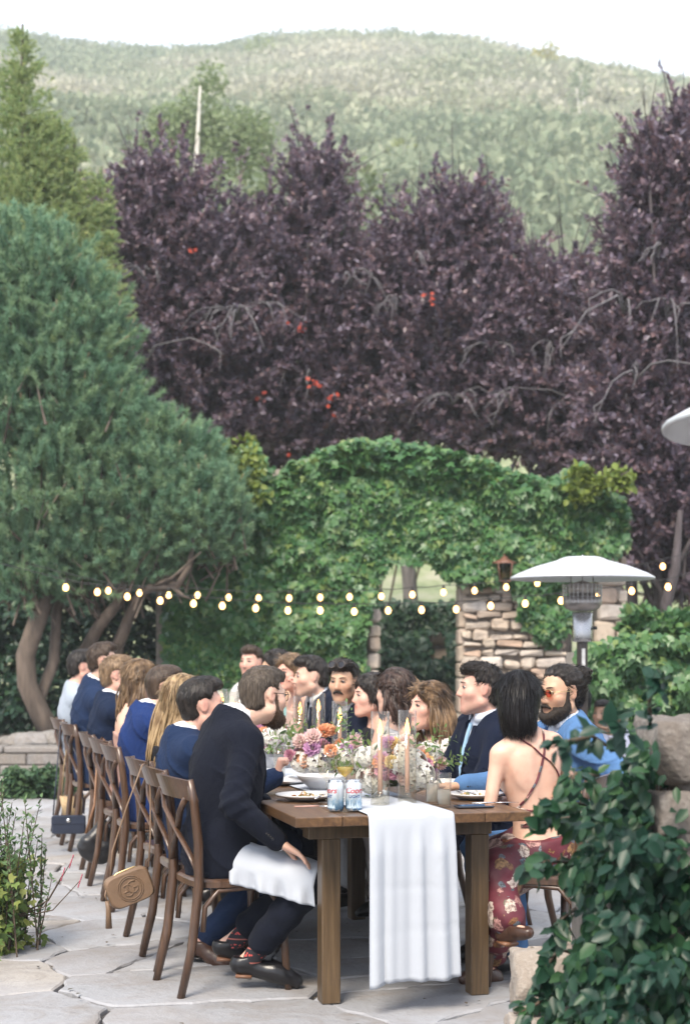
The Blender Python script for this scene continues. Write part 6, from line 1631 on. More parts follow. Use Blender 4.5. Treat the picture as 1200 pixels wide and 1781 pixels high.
plate(533,1391,.132,'white plate with food scraps nearest the bearded man',food=60); plate(500,1364,.125,'white plate beside the raised fist')
plate(827,1389,.122,'white plate with scraps by the floral dress woman',food=34); plate(768,1367,.122,'white plate behind the tumblers on the right'); 
plate(560,1374,.115,'wide white serving bowl left of the cans',bowl=True)
plate(490,1338,.075,'small grey bowl beside the near flowers',M_GREYC,food=20,bowl=True); plate(455,1312,.10,'white plate further along the left side',food=24)
for i in range(5): 
    p=T(.16,3.1+.72*i); px=CX+p.x/p.y*F; py=HY+(CZ-ZT)/p.y*F; plate(px,py,.12,['plate in front of the man in bright blue','plate in front of the braided woman','plate in front of the sandy haired man','plate in front of the tall dark man','last plate of the near row'][i],food=20)
    p=T(.79,2.2+.75*i); px=CX+p.x/p.y*F; py=HY+(CZ-ZT)/p.y*F; plate(px,py,.12,['plate in front of the woman in cream','plate in front of the brunette with the updo','plate in front of the moustached man','plate in front of the curly dark haired man','last plate of the far row'][i],food=20)
def cutlery(kind,px,py,ang,label,handle=None,L=.2):
    p=TP(px,py); t=thing(kind,label,kind,(p.x,p.y,ZT+.004+.018*(kind=='fork')),ang,'cutlery on the table'); 
    m=MB(); m.tube([(0,0,.003),(L*.35,0,.004),(L*.5,0,.005)],[.0055,.006,.0035],8,True,None,.6); m.build('handle',handle or M_STEEL,t)
    m=MB()
    if kind=='knife': m.tube([(L*.5,0,.004),(L*.7,.002,.004),(L,.004,.003)],[.006,.009,.003],6,True,None,.25)
    else:
        m.tube([(L*.5,0,.004),(L*.78,0,.006)],[.0035,.006],6,True,None,.5)
        for q in (-1.5,-.5,.5,1.5): m.tube([(L*.78,q*.0035,.006),(L*.9,q*.0042,.003),(L,q*.004,.006)],[.0018,.0017,.001],5)
    m.build('blade' if kind=='knife' else 'tines',M_STEEL,t)
cutlery('knife',512,1406,.10,'knife with a rosy handle in front of the near left plate',M_PINKW); cutlery('fork',548,1400,1.4,'fork resting on the near left plate'); cutlery('knife',820,1400,.2,'steel knife beside the near right plate'); cutlery('fork',536,1362,2.6,'fork left of the white serving bowl'); cutlery('fork',832,1392,2.0,'fork lying on the near right plate')
p=TP(824,1404); ph=thing('phone','dark phone lying flat on the near right table corner','phone',(p.x,p.y,ZT),.24); m=MB(); m.box((-.076,-.036,0),(.076,.036,.008),bev=.003); m.build('body',m_simple('phone_case',(.03,.035,.05),.4),ph); m=MB(); m.box((-.072,-.033,.0082),(.072,.033,.0086)); m.build('screen',m_simple('phone_glass',(.008,.008,.010),.08),ph)
# cans
def m_can():
    t=NT('can_print'); o=t.obj(); sp=t.n('SeparateXYZ'); t.l(o,sp.inputs[0]); n=t.noise(60,4,.6,stretch=(1,1,.8)); z=t.math('ADD',sp.outputs['Z'],t.math('MULTIPLY',t.math('SUBTRACT',n,.5),.045))
    c=t.ramp(t.math('MULTIPLY',z,8.2),[(.0,(.50,.54,.58)),(.09,(.08,.20,.36)),(.30,(.30,.46,.60)),(.40,(.52,.62,.68)),(.52,(.60,.66,.70)),(1,(.62,.66,.69))])
    return t.end(t.pri(c,.32,None,Metallic=.55))
M_CAN=m_can(); M_TIN=m_metal('can_rim',(.65,.66,.68),.25); M_RED=m_simple('red_ink',(.45,.02,.03),.4); M_BLUEI=m_simple('blue_ink',(.02,.06,.20),.4)
def text_on(root, txt, z, size, r, ang0, mat, shear=0.0, bold=.0):
    cu=bpy.data.curves.new('lettering','FONT'); cu.body=txt; cu.size=size; cu.align_x='CENTER'; cu.align_y='CENTER'; cu.shear=shear; cu.offset=bold; cu.resolution_u=3
    tmp=bpy.data.objects.new('tmp_text',cu); COL.objects.link(tmp); dg=bpy.context.evaluated_depsgraph_get(); me=bpy.data.meshes.new_from_object(tmp.evaluated_get(dg)); bpy.data.objects.remove(tmp); bpy.data.curves.remove(cu)
    for v in me.vertices:
        a=ang0+v.co.x/r; y=v.co.y; v.co=Vector(((r+.0006)*math.cos(a),(r+.0006)*math.sin(a),z+y))
    me.name='lettering'; me.materials.clear(); me.materials.append(mat); return link('lettering',me,None,root)
def can(px,py,rz,label):
    p=TP(px,py); t=thing('beer_can',label,'can',(p.x,p.y,ZT+.002),0,'beer cans at the near end of the table'); r=.0325
    m=MB(); m.lathe([(.0,.004),(.023,.004),(.026,0),(.028,.003),(r,.012),(r,.104),(r-.002,.110)],32); m.build('body',M_CAN,t)
    m=MB(); m.lathe([(r-.002,.110),(.0275,.118),(.0285,.121),(.0265,.122),(.0255,.116),(0,.116)],32); m.build('lid',M_TIN,t)
    m=MB(); m.box((-.006,-.010,.1165),(.006,.010,.118)); m.build('tab',M_TIN,t)
    a=-PI/2+rz; text_on(t,'Coors',.081,.031,r,a,M_RED,.3,.0005); text_on(t,'LIGHT',.058,.0165,r,a,M_BLUEI,0,.0004)
    m=MB()
    for k in range(7):       # mountain peaks printed round the can
        b=a-.9+.3*k; h=.012+.010*((k*5)%3); V=[(r+.0005,b-.2,.012),(r+.0005,b+.2,.012),(r+.0005,b+.03,.018+h)]
        m.add([(q*math.cos(c),q*math.sin(c),z) for q,c,z in V],[(0,1,2)])
    m.build('mountain_print',m_simple('ice_ink',(.42,.52,.60),.4),t)
can(584,1411,-1.15,'silver blue beer can turned away, beside the other can'); can(615,1411,.12,'silver blue beer can whose red lettering faces the camera')
# taper candles in tall glass chimneys
def candle(x,y,label,burn=1.0,h=.38,first=[None]):
    if first[0] is None:
        t=thing('candle_holder',label,'candle',(x,y,ZT+.004),0,'taper candles in glass chimneys'); first[0]=t
        m=MB(); m.lathe([(.0365,.0),(.038,.003),(.038,h),(.0362,h),(.0362,.003)],28); m.build('chimney',M_GLASS,t)
        m=MB(); m.lathe([(0,0.001),(.026,.001),(.028,.008),(.016,.014),(.013,.022),(.021,.030),(.021,.038),(.013,.045),(.014,.056),(.0105,.058),(.0105,.045),(0,.044)],20); m.build('candlestick',M_GLASS,t)
        m=MB(); m.lathe([(0,.046),(.0098,.046),(.0092,.27),(.006,.278),(0,.276)],14); m.build('taper',M_WAX,t)
        m=MB(); m.tube([(0,0,.276),(.001,0,.286)],.0012,5); m.build('wick',M_DARKL,t)
        m=MB(); m.lathe([(0,.280),(.008,.287),(.0112,.298),(.0085,.318),(.0035,.338),(0,.350)],10); m.build('flame',M_FLAME,t)
        return t
    t=copy_tree(first[0]); t.location=(x,y,ZT+.004); t['label']=label; s=rnd.uniform(.97,1.03); t.scale=(1,1,s); t.rotation_euler=(0,0,rnd.uniform(0,6)); return t
for px,Y,lab in [(661,6.40,'lit peach taper in a glass chimney, left of the front pair'),(708,6.46,'lit peach taper in a glass chimney, right of the front pair'),(591,7.62,'lit taper in a chimney rising behind the rear flowers'),(522,8.45,'lit taper left of the pair before the moustached man'),(554,8.9,'lit taper in a chimney before the curly haired man'),(404,9.6,'lit taper far along the row, seen over the navy shoulders'),(423,9.9,'lit taper next to another beneath the pale shirted man'),(386,10.4,'lit taper behind the man with the black fade'),(330,11.4,'lit taper near the far end by the cropped head'),(482,9.2,'lit taper before the brown haired woman in blush'),(448,10.0,'lit taper below the smooth dark haired guest'),(318,11.8,'last lit taper at the far end of the tables')]:
    candle((px-CX)/F*Y,Y,lab)
# glasses
def stem(px,py,label,wine=None,h=.21,r=.036):
    p=TP(px,py); t=thing('wine_glass',label,'wine glass',(p.x,p.y,ZT+.003),0,'wine glasses on the table'); 
    m=MB(); m.lathe([(0,.0),(.034,.0),(.034,.002),(.006,.008),(.0038,.03),(.0038,h*.42),(.010,h*.46),(r*.9,h*.58),(r*1.06,h*.70),(r*.95,h*.88),(r*.82,h),(r*.79,h),(r*.92,h*.88),(r*1.02,h*.70),(r*.86,h*.59),(0,h*.475)],24); m.build('glass',M_GLASS,t)
    if wine is not None: m=MB(); m.lathe([(0,h*.482),(r*.82,h*.595),(r*.98,h*.69),(0,h*.69)],22); m.build('wine',wine,t)
def liquid(name,col): 
    t=NT(name); tr=t.n('BsdfTransparent'); tr.inputs[0].default_value=c4(col); d=t.n('BsdfPrincipled'); d.inputs['Base Color'].default_value=c4(col); d.inputs['Roughness'].default_value=.1; mx=t.n('MixShader'); mx.inputs[0].default_value=.35; t.l(tr.outputs[0],mx.inputs[1]); t.l(d.outputs[0],mx.inputs[2]); return t.end(mx)
WHITEW=liquid('white_wine',(.85,.72,.30)); ROSE=liquid('rose_wine',(.90,.48,.18)); CLOUD=liquid('cloudy_drink',(.80,.80,.78)); WATER=liquid('water',(.9,.93,.95)); JUICE=liquid('juice',(.85,.62,.25))
stem(600,1396,'wine glass a third full of white wine behind the cans',WHITEW); stem(568,1398,'empty wine glass next to the white wine'); stem(524,1364,'wine glass of rosé left of the near flowers',ROSE); stem(738,1372,'empty wine glass right of the front flowers'); stem(757,1378,'wine glass with a little white wine at the right',WHITEW,.19); stem(618,1346,'wine glass between the two flower bowls')
def tumbler(px,py,label,liq=None,h=.135,r=.031,fill=.4):
    p=TP(px,py); t=thing('tumbler',label,'glass',(p.x,p.y,ZT+.003),0,'tumblers on the table'); m=MB(); m.lathe([(0,0),(r*.92,0),(r,h),(r*.94,h),(r*.86,.008),(0,.008)],24); m.build('glass',M_GLASS,t)
    if liq is not None: m=MB(); m.lathe([(0,.0095),(r*.85,.0095),(r*.89,h*fill),(0,h*fill)],22); m.build('drink',liq,t)
tumbler(772,1404,'tumbler of cloudy pale drink at the right of the runner',CLOUD,.135,.030,.5); tumbler(752,1399,'tumbler of cloudy drink partly behind another tumbler',CLOUD,.135,.029,.62); tumbler(486,1352,'tall water glass beside the raised fist',WATER,.16,.03,.5); tumbler(440,1316,'water glass further along the left',WATER); tumbler(640,1352,'water glass behind the front candle',WATER)
for i in range(8):
    q=T(.30 if i%2 else .70,2.6+.5*i); px=CX+q.x/q.y*F; py=HY+(CZ-ZT)/q.y*F; tumbler(px,py,['water glass near the brunette with the updo','water glass near the man in bright blue','water glass near the profile woman','water glass near the braided woman','water glass near the moustached man','water glass near the sandy haired man','water glass near the curly haired man','water glass near the far end'][i],WATER)
# flowers
def petal_ball(n,r,pl,pw,openness,seed):
    i=np.arange(n)+.5; ph=np.arccos(1-1.75*i/n); th=PI*(1+5**.5)*i+seed
    d=np.stack([np.cos(th)*np.sin(ph),np.sin(th)*np.sin(ph),np.cos(ph)],1)
    up=np.array([0,0,1.0]); p=d*r*.35*np.array([1,1,.8]); dd=unit(d*openness+up*(1-openness)*1.0+d*.15)
    return leaf_arrays(p,dd,unit(d*.2+up*.9-dd*.3),pl*rng.uniform(.85,1.15,n),pw*rng.uniform(.85,1.15,n),-.55,'oval')
def m_petal(name,cols): return m_leaf(name,cols,.6,.35,.2)
MP={'white':m_petal('petal_white',[(.78,.77,.72),(.82,.81,.78),(.74,.73,.64)]),'pink':m_petal('petal_pink',[(.66,.32,.42),(.72,.42,.50),(.60,.26,.38)]),'orchid':m_petal('petal_orchid',[(.56,.30,.50),(.62,.40,.58),(.5,.26,.45)]),'peach':m_petal('petal_peach',[(.74,.36,.20),(.78,.45,.28),(.70,.30,.14)]),'butter':m_petal('petal_butter',[(.74,.60,.28),(.78,.66,.38),(.70,.52,.2)]),'blush':m_petal('petal_blush',[(.74,.55,.52),(.78,.62,.58),(.68,.48,.46)])}
M_GREENS=m_leaf('bouquet_leaf',[(.09,.16,.05),(.14,.22,.07),(.20,.28,.09),(.06,.12,.05)],.5,.3,.4)
PR={}
for k in MP:
    a,b=petal_ball(46,.045,.036,.030,.62,1.0) if k!='white' else (None,None)
    if k=='white':       # hydrangea head: many four-petalled florets
        n=120; dd=rdir(n); dd[:,2]=np.abs(dd[:,2])*1.2-.25; dd=unit(dd); A=[];Bf=[];off=0
        for j in range(4):
            tang=unit(np.cross(dd,rdir(n))) if j==0 else tang2; 
            if j==0: t0=tang; t1=np.cross(dd,t0)
            ang=j*PI/2; dr=t0*math.cos(ang)+t1*math.sin(ang); tang2=dr
            a_,b_=leaf_arrays(dd*.052,dr+dd*.25,dd,rng.uniform(.011,.015,n),.013,.3,'kite'); A.append(a_);Bf.append(b_+off);off+=len(a_)
        a,b=np.concatenate(A),np.concatenate(Bf)
    me=np_mesh('flower',a,b); me.materials.append(MP[k]); PR[k]=me
a,b=leaf_arrays(np.array([[0,0,.02*i] for i in range(9)],float),np.array([[math.cos(i*2.4),math.sin(i*2.4),.7] for i in range(9)]),np.array([[0,0,1.0]]*9)+rng.normal(size=(9,3))*.2,np.linspace(.06,.035,9),np.linspace(.026,.014,9),.3,'oval'); me=np_mesh('leaf_sprig',a,b); me.materials.append(M_GREENS); PR['sprig']=me
def bouquet(px,py,Y,wpx,hpx,label,pal,n,vase='bowl',vpx=None):
    c=W(px,py,Y); k=Y/F; rx,rz=wpx*k,hpx*k; vx=((vpx or px)-CX)/F*Y; t=thing('flower_arrangement',label,'flowers',(vx,Y,ZT+.004),0,'flower arrangements along the table')
    cz=max(c.z-ZT-.004,.10); m=MB()
    if vase=='bowl': m.lathe([(0,0),(.05,0),(.055,.01),(.085,.075),(.083,.078),(.05,.012),(0,.012)],24)
    else: m.lathe([(0,0),(.048,0),(.052,.004),(.050,.10),(.047,.10),(.048,.008),(0,.008)],24)
    m.build('vase',M_GREYC if vase=='bowl' else m_glass('vase_glass',(.86,.88,.90)),t)
    st=MB()
    for i in range(n):
        u=rdir(1)[0]; r=.55+.45*rng.random(); pos=Vector((c.x-vx+u[0]*rx*r, u[1]*min(rx,.13)*r-.02, cz+u[2]*rz*r))
        if pos.z<.075: pos.z=.075+rnd.random()*.04
        kd=pal[i%len(pal)]; o=link('flower',PR[kd],None,t,loc=pos); dirv=Vector((pos.x-(c.x-vx)*.4,pos.y*1.2-.03,(pos.z-cz*.45)*.9)); o.rotation_mode='QUATERNION'; o.rotation_quaternion=dirv.to_track_quat('Z','Y'); s=rnd.uniform(.75,1.15)*(.78 if kd!='white' else 1.0); o.scale=(s,s,s)
        st.tube([Vector((0,0,.05)),pos*.6,pos],.002,4)
    for i in range(int(n*.42)):
        u=rdir(1)[0]; r=.7+.5*rng.random(); pos=Vector((c.x-vx+u[0]*rx*r,u[1]*min(rx,.13)*r-.02,max(.07,cz+u[2]*rz*r))); o=link('leaf_sprig',PR['sprig'],None,t,loc=pos); dirv=Vector((u[0]+rnd.uniform(-.3,.3),u[1],u[2]*.7+.35)); o.rotation_mode='QUATERNION'; o.rotation_quaternion=dirv.to_track_quat('Z','Y'); s=rnd.uniform(.6,1.0); o.scale=(s,s,s)
    st.build('stems',M_GREENS,t)
bouquet(690,1330,6.72,82,42,'front arrangement of white hydrangea, pink and butter flowers',['white','pink','blush','white','butter','pink','blush','white','orchid','peach','white','blush'],50,'vase',694)
bouquet(560,1300,7.45,62,34,'second arrangement of peach, orchid and blush flowers in a grey bowl',['peach','orchid','blush','pink','peach','blush','white','orchid'],32,'bowl',553)
bouquet(478,1282,8.4,42,24,'third arrangement of pale flowers beyond the rosé',['blush','orchid','white','pink','peach'],22); bouquet(432,1236,9.9,36,20,'fourth arrangement of pale flowers past the third',['white','blush','orchid','peach'],18); bouquet(365,1210,11.3,30,16,'farthest flower arrangement near the table end',['white','blush','peach'],14)
# ================================================================== BAGS ON CHAIRS
def bag_body(w,h,d,e=.35,n=20):
    poly=[]
    for i in range(n*2):
        a=2*PI*i/(n*2); ca,sa=math.cos(a),math.sin(a); poly.append((math.copysign(abs(ca)**e,ca)*w/2,math.copysign(abs(sa)**e,sa)*h/2))
    m=MB(); V=[];Fc=[]; ks=[(-d/2,.90),(-d/2+.012,.985),(0,1.0),(d/2-.012,.985),(d/2,.90)]; N=len(poly)
    for y,s in ks: V+=[(x*s,y,z*s) for x,z in poly]
    for k in range(4): Fc+=[(k*N+i,k*N+(i+1)%N,(k+1)*N+(i+1)%N,(k+1)*N+i) for i in range(N)]
    Fc+=[tuple(range(N-1,-1,-1)),tuple(range(4*N,5*N))]; Fc=[q[::-1] for q in Fc]; return m.add(V,Fc,False)
M_TAN=m_simple('tan_leather',(.17,.105,.062),.5,.12,20,.25,160); M_NAVYL=m_simple('navy_leather',(.014,.020,.040),.38,.2,20,.1,120); M_BLKL=m_simple('black_bag_leather',(.012,.012,.014),.35,.2,20,.2,60)
c=W(225,1543,6.92); bg=thing('camera_bag','tan leather bag with an embossed ring emblem and tassel hanging from a chair','bag',tuple(c),.30); bg.rotation_euler=(0,math.radians(-20),.32)
bag_body(.205,.148,.07,.42).build('body',M_TAN,bg)
m=MB()
for r_ in (.056,.048): m.tube([(r_*math.cos(a),-.0362,r_*math.sin(a)) for a in [2*PI*i/28 for i in range(29)]],.0026,5,False)
for sg in (-1,1):      # two interlocking letter forms inside the ring
    m.tube([(sg*.012+.024*math.cos(a)*sg,-.0362,sg*.004+.026*math.sin(a)) for a in [math.radians(50+26*i) for i in range(11)]]+[(sg*.012+.022*sg,-.0362,sg*.004-.004),(sg*.012-.002*sg,-.0362,sg*.004-.004)],.0032,5)
m.build('emblem',M_TAN,bg)
m=MB(); m.tube([(-.095,-.0,.05),(-.03,-.0,.077),(.05,-.0,.0765),(.098,0,.05)],.004,5); m.build('zip',M_GOLD,bg)
m=MB(); m.tube([(-.10,-.02,.03),(-.112,-.02,.01),(-.112,-.02,-.02)],.004,6); m.tube([(-.112,-.02,-.015),(-.118,-.02,-.05),(-.145,-.02,-.13)],[.009,.011,.015],9); m.build('tassel',M_TAN,bg)
def strap_thing(root,pts,mat,r=.005,name='strap',flat=.5):
    Mi=root.matrix_basis.inverted(); m=MB(); m.tube([Mi@Vector(p) for p in pts],r,6,True,None,flat); return m.build(name,mat,root)
strap_thing(bg,[W(192,1528,6.92),W(196,1480,6.94),W(222,1400,6.97),W(248,1330,6.95),W(258,1322,6.99),W(262,1380,6.97),W(262,1450,6.95),W(259,1508,6.92)],M_TAN,.006)
c=W(120,1434,10.9); cb=thing('clutch_bag','small navy clutch bag on a long thin strap at the far chairs','bag',tuple(c),.15); bag_body(.235,.13,.05,.22).build('body',M_NAVYL,cb)
m=MB(); m.lathe([(0,-.003),(.016,-.003),(.016,.003),(0,.003)],12,Matrix.Translation((0,-.028,.03))@Matrix.Rotation(PI/2,4,'X')); m.build('clasp',M_STEEL,cb)
m=MB(); m.box((-.112,-.029,.005),(.112,-.0255,.06),bev=.0015); m.build('flap',M_NAVYL,cb)
strap_thing(cb,[W(93,1418,10.9),W(98,1360,10.95),W(106,1262,11.05),W(112,1258,11.08),W(140,1330,10.98),W(147,1416,10.9)],M_NAVYL,.005)
c=W(172,1466,9.5); hb=thing('hobo_bag','slouchy black shoulder bag hanging low from a chair','bag',tuple(c),.2); f=Field((-.16,-.1,-.2),(.16,.1,.2),.008); f.ell((0,0,-.04),(.115,.05,.085),None,.02); f.cone((-.07,0,0),(.02,0,.11),.045,.02,.05); f.cone((.07,0,0),(.02,0,.11),.045,.02,.05); f.disp(wrinkle(.005,2)); r=f.mesh('b'); me=np_mesh('body',r[0],r[1],True); link('body',me,M_BLKL,hb)
strap_thing(hb,[W(150,1450,9.5),W(165,1400,9.55),W(172,1290,9.66),W(180,1280,9.7),W(200,1380,9.55),W(200,1445,9.5)],m_simple('cognac_strap',(.20,.10,.05),.5),.009)
c=W(127,1398,11.6); bb=thing('basket_bag','small tan basket bag with a dark scarf on the farthest chairs','bag',tuple(c),.2); m=MB(); m.lathe([(0,-.09),(.07,-.09),(.095,.06),(.09,.06),(.066,-.08),(0,-.08)],18,Matrix.Diagonal((1,.7,1,1))); m.build('basket',m_simple('straw',(.42,.30,.17),.8,.25,60,.4,140),bb); m=MB(); m.ball((0,0,.035),(.082,.055,.035),10,6); m.build('scarf',M_BLKL,bb)
strap_thing(bb,[W(108,1385,11.6),W(112,1330,11.65),W(122,1268,11.72),W(132,1330,11.65),W(146,1385,11.6)],m_simple('rope_handle',(.3,.22,.13),.8),.005)
# thin chain bag strap on the near chairs with a small clasp
c=W(268,1500,6.55)
# ================================================================== STRING LIGHTS AND HEATERS
SA=[(189,1032),(243,1036),(294,1040),(344,1040),(398,1044),(450,1045),(503,1045),(557,1044),(608,1043),(663,1042),(717,1039),(771,1035),(825,1032),(880,1026),(934,1019),(990,1010),(1046,1004),(1099,1001),(1152,990)]
SB=[(115,1027),(170,1035),(222,1043),(279,1050),(337,1055),(387,1059),(445,1063),(501,1067),(557,1067),(616,1069),(675,1067),(733,1066),(793,1065),(853,1059),(913,1055),(975,1050),(1037,1043),(1098,1033),(1161,1026)]
M_BULB=m_emit('bulb_glow',(1,.56,.20),3.0); M_FIL=m_emit('filament',(1,.85,.55),60); M_CABLE=m_simple('cable_black',(.015,.015,.015),.7)
bm=MB(); bm.lathe([(0,-.072),(.012,-.069),(.0235,-.058),(.029,-.042),(.027,-.026),(.017,-.010),(.012,0)],12); BME=bm.mesh('bulb',M_BULB)
sm=MB(); sm.lathe([(.0135,-.004),(.0145,.0),(.0145,.028),(.006,.036),(0,.036)],10); SME=sm.mesh('socket',M_CABLE)
for pts,Y,lab in ((SA,16.6,'upper string of warm round bulbs across the garden'),(SB,15.2,'lower string of warm round bulbs closer to the tables')):
    c=W(600,1040,Y); t=thing('string_lights',lab,'string lights',tuple(c),0,'strings of bulbs between pine and wall')
    P=[W(x,y,Y)-c for x,y in pts]; up=Vector((0,0,.105)); cab=[P[0]+Vector((-1.0,.6,.35))]
    for i,p in enumerate(P):
        cab.append(p+up)
        if i<len(P)-1: cab.append((p+P[i+1])/2+up-Vector((0,0,.012)))
    cab.append(P[-1]+Vector((1.2,.4,.4))); m=MB(); m.tube(cab,.0045,5); m.build('cable',M_CABLE,t)
    for p in P:
        b=link('bulb',BME,None,t,loc=p+Vector((0,0,.066))); s=link('socket',SME,None,b)
M_HEATW=m_metal('brushed_aluminium',(.78,.79,.82),.38); M_HEATS=m_metal('heater_steel',(.36,.36,.37),.28); M_BRONZE=m_simple('bronze_paint',(.028,.020,.018),.35,.2,20)
def heater(x,y,label,first=[None]):
    if first[0] is not None:
        t=copy_tree(first[0]); t.location=(x,y,0); t['label']=label; return t
    t=thing('patio_heater',label,'patio heater',(x,y,0),0,'patio heaters'); first[0]=t
    m=MB(); m.lathe([(0,0),(.25,0),(.26,.02),(.25,.05),(.235,.06),(.235,.55),(.225,.60),(.10,.63),(0,.63)],28); m.build('tank_housing',M_BRONZE,t)
    m=MB(); m.lathe([(.043,.63),(.043,1.46)],16); m.build('post',M_BRONZE,t)
    m=MB(); m.box((-.010,-.047,1.25),(.016,-.043,1.40)); m.build('warning_label',m_simple('label_paper',(.5,.5,.5),.6),t)
    m=MB(); m.lathe([(.05,1.45),(.075,1.455),(.078,1.48),(.080,1.68),(.070,1.685),(.0,1.685)],22); m.build('control_sleeve',M_HEATS,t)
    m=MB(); m.tube([(.08,-.02,1.56),(.11,-.03,1.56)],.013,8); m.build('knob',M_DARKL,t)
    m=MB(); m.lathe([(.08,1.69),(.13,1.71),(.150,1.745),(.150,1.80),(.0,1.80)],22); m.build('burner',m_metal('burner_steel',(.28,.26,.25),.4),t)
    m=MB()
    for k in range(26):
        a=2*PI*k/26; m.tube([(.148*math.cos(a),.148*math.sin(a),1.745),(.152*math.cos(a),.152*math.sin(a),1.90)],.003,4,False)
    for z in (1.80,1.83,1.86,1.89): m.lathe([(.149,z),(.154,z),(.154,z+.004),(.149,z+.004),(.149,z)],22)
    m.build('grille',M_HEATS,t)['kind']='stuff'
    m=MB(); m.lathe([(0,1.80),(.105,1.80),(.115,1.90),(0,1.93)],18); m.build('emitter',m_metal('emitter_mesh',(.40,.36,.33),.45),t)
    m=MB(); R0_=.555
    m.lathe([(0,2.115),(.13,2.112),(.17,2.10),(.20,2.085),(.36,2.04),(.50,1.985),(R0_,1.955),(R0_+.004,1.945),(R0_,1.938),(.50,1.975),(.36,2.03),(.2,2.07),(0,2.09)],40); m.build('reflector',M_HEATD,t)
    m=MB()
    for k in range(3):
        a=2*PI*k/3+.4; m.tube([(.10*math.cos(a),.10*math.sin(a),1.90),(.10*math.cos(a),.10*math.sin(a),2.09)],.006,5)
        m.ball((.11*math.cos(a),.11*math.sin(a),2.115),.009,6,5)
    m.build('bracket',M_HEATS,t); return t
M_HEATD=m_simple('reflector_aluminium',(.60,.62,.66),.42,.06,8,0,60,Metallic=.35)
heater((1012-CX)/F*12.3,12.3,'tall patio heater with a wide pale dome beside the stone pier'); heater(1.336,3.84,'second patio heater whose dome edge shows at the right border')
# ================================================================== FOREGROUND STONE AND IVY
fw=thing('garden_pillar','rough grey stone pillar overgrown with ivy at the right front','wall',(1.1,4.35,0))
m=MB(); m.box((-.08,-.10,-.05),(.75,.55,1.02)); m.box((-.40,-.11,-.05),(-.081,.54,.62)); m.build('pillar_core',m_simple('dark_mortar',(.09,.08,.07),.95,.3,15,.5,60),fw)
M_FGST=m_stone('pillar_stone',[(.13,.115,.105),(.19,.165,.145),(.16,.14,.125)],.9)
def rock(parent,c,r,mat,name='stone',jit=.12,n=(9,7)):
    f=Field(np.array([-r[0]*1.4,-r[1]*1.4,-r[2]*1.4]),np.array([r[0]*1.4,r[1]*1.4,r[2]*1.4]),min(r)/7)
    f.func(lambda X,Y,Z:np.maximum(np.maximum(np.abs(X)-r[0]*.82,np.abs(Y)-r[1]*.82),np.abs(Z)-r[2]*.82)+0*X,'u')
    s=rnd.uniform(0,9); k=1/min(r)
    f.disp(lambda X,Y,Z:.10*min(r)*np.sin(X*k*2.1+s)*np.sin(Y*k*1.9-Z*k*2.3+s)+.05*min(r)*np.sin(X*k*5+Z*k*4+s)*np.sin(Y*k*6+s)+.02*min(r)*np.sin(X*k*13+s)*np.sin(Z*k*15-Y*k*9))
    for q in range(5):      # broken facets
        nn=rdir(1)[0]; o=nn*np.array(r)*.86; f.func(lambda X,Y,Z:(X-o[0])*nn[0]+(Y-o[1])*nn[1]+(Z-o[2])*nn[2],'i')
    rr=f.mesh(name); me=np_mesh(name,rr[0],rr[1],True); me.materials.append(mat); return link(name,me,None,parent,loc=c)
def loc(px,py,Y): q=W(px,py,Y); return (q.x-1.1,q.y-4.35,q.z)
rock(fw,loc(1195,1305,4.15),(.13,.14,.105),M_FGST); rock(fw,loc(1190,1412,4.12),(.10,.12,.065),M_FGST); rock(fw,loc(1230,1360,4.2),(.16,.14,.05),M_FGST); rock(fw,loc(1215,1480,4.15),(.15,.14,.08),M_FGST)
z=.05
while z<.78:
    x=-.42
    while x<.7:
        w=rnd.uniform(.2,.34); rock(fw,(x+w/2,-.15,z+.07),(w/2*1.1,.08,.085),M_FGST); x+=w
    z+=.16
for i in range(2): rock(fw,(-.42,.05+.1*i,.12+.2*i),(.09,.12,.09),M_FGST)
st=thing('stone_block_wall','low stack of rough pale stones at the foot of the ivy','wall',(.86,5.6,0))
M_PALEST=m_stone('pale_rough_stone',[(.25,.21,.17),(.31,.275,.245),(.23,.18,.14)],.9)
for c,r in [((-.17,-.02,.235),(.125,.15,.125)),((.10,.02,.24),(.15,.16,.12)),((-.20,-.03,.055),(.11,.15,.075)),((.06,-.02,.055),(.17,.15,.07)),((.38,.02,.14),(.15,.16,.16)),((-.02,.0,.372),(.11,.12,.03))]: rock(st,c,r,M_PALEST)
# ivy in front: big glossy pointed leaves on hanging and reaching shoots
M_FGIVY=m_leaf('front_ivy_leaf',[(.012,.040,.026),(.018,.056,.033),(.026,.078,.036),(.015,.048,.033),(.042,.105,.036),(.02,.06,.036)],.36,.22,.3)
FG=[(a_+22 if a_<1200 else a_,b_) for a_,b_ in [(1290,1235),(1180,1228),(1130,1262),(1085,1292),(1055,1325),(1052,1360),(1005,1392),(965,1412),(972,1440),(1000,1462),(952,1500),(975,1545),(1000,1570),(985,1640),(955,1690),(930,1745),(920,1800),(1290,1800)]]
iv=thing('front_ivy','lush dark green ivy spilling over stones at the right front, out of focus','ivy',(1.0,4.1,0))
P=[];D=[];N=[];Ln=[]; stm=MB()
def pt(px,py,Y): q=W(px,py,Y); return np.array([q.x-1.0,q.y-4.1,q.z])
acc=[]
lo,hi=np.array([920,1195]),np.array([1290,1800])
while sum(map(len,acc))<3300:
    q=rng.uniform(lo,hi,(2500,2)); ok=in_poly(q[:,0],q[:,1],FG)
    hole=((q[:,0]>1128)&(q[:,1]>1230)&(q[:,1]<1445)&(rng.random(len(q))<.95)); acc.append(q[ok&~hole])
q=np.concatenate(acc)[:3300]; rel=fbm(q[:,0]*.013,q[:,1]*.013,3)
Yd=4.05+.25*rng.random(len(q))-.55*np.clip((rel-.25)*1.8,0,1)*rng.random(len(q))+np.clip((1060-q[:,0])/140,0,1)*.55
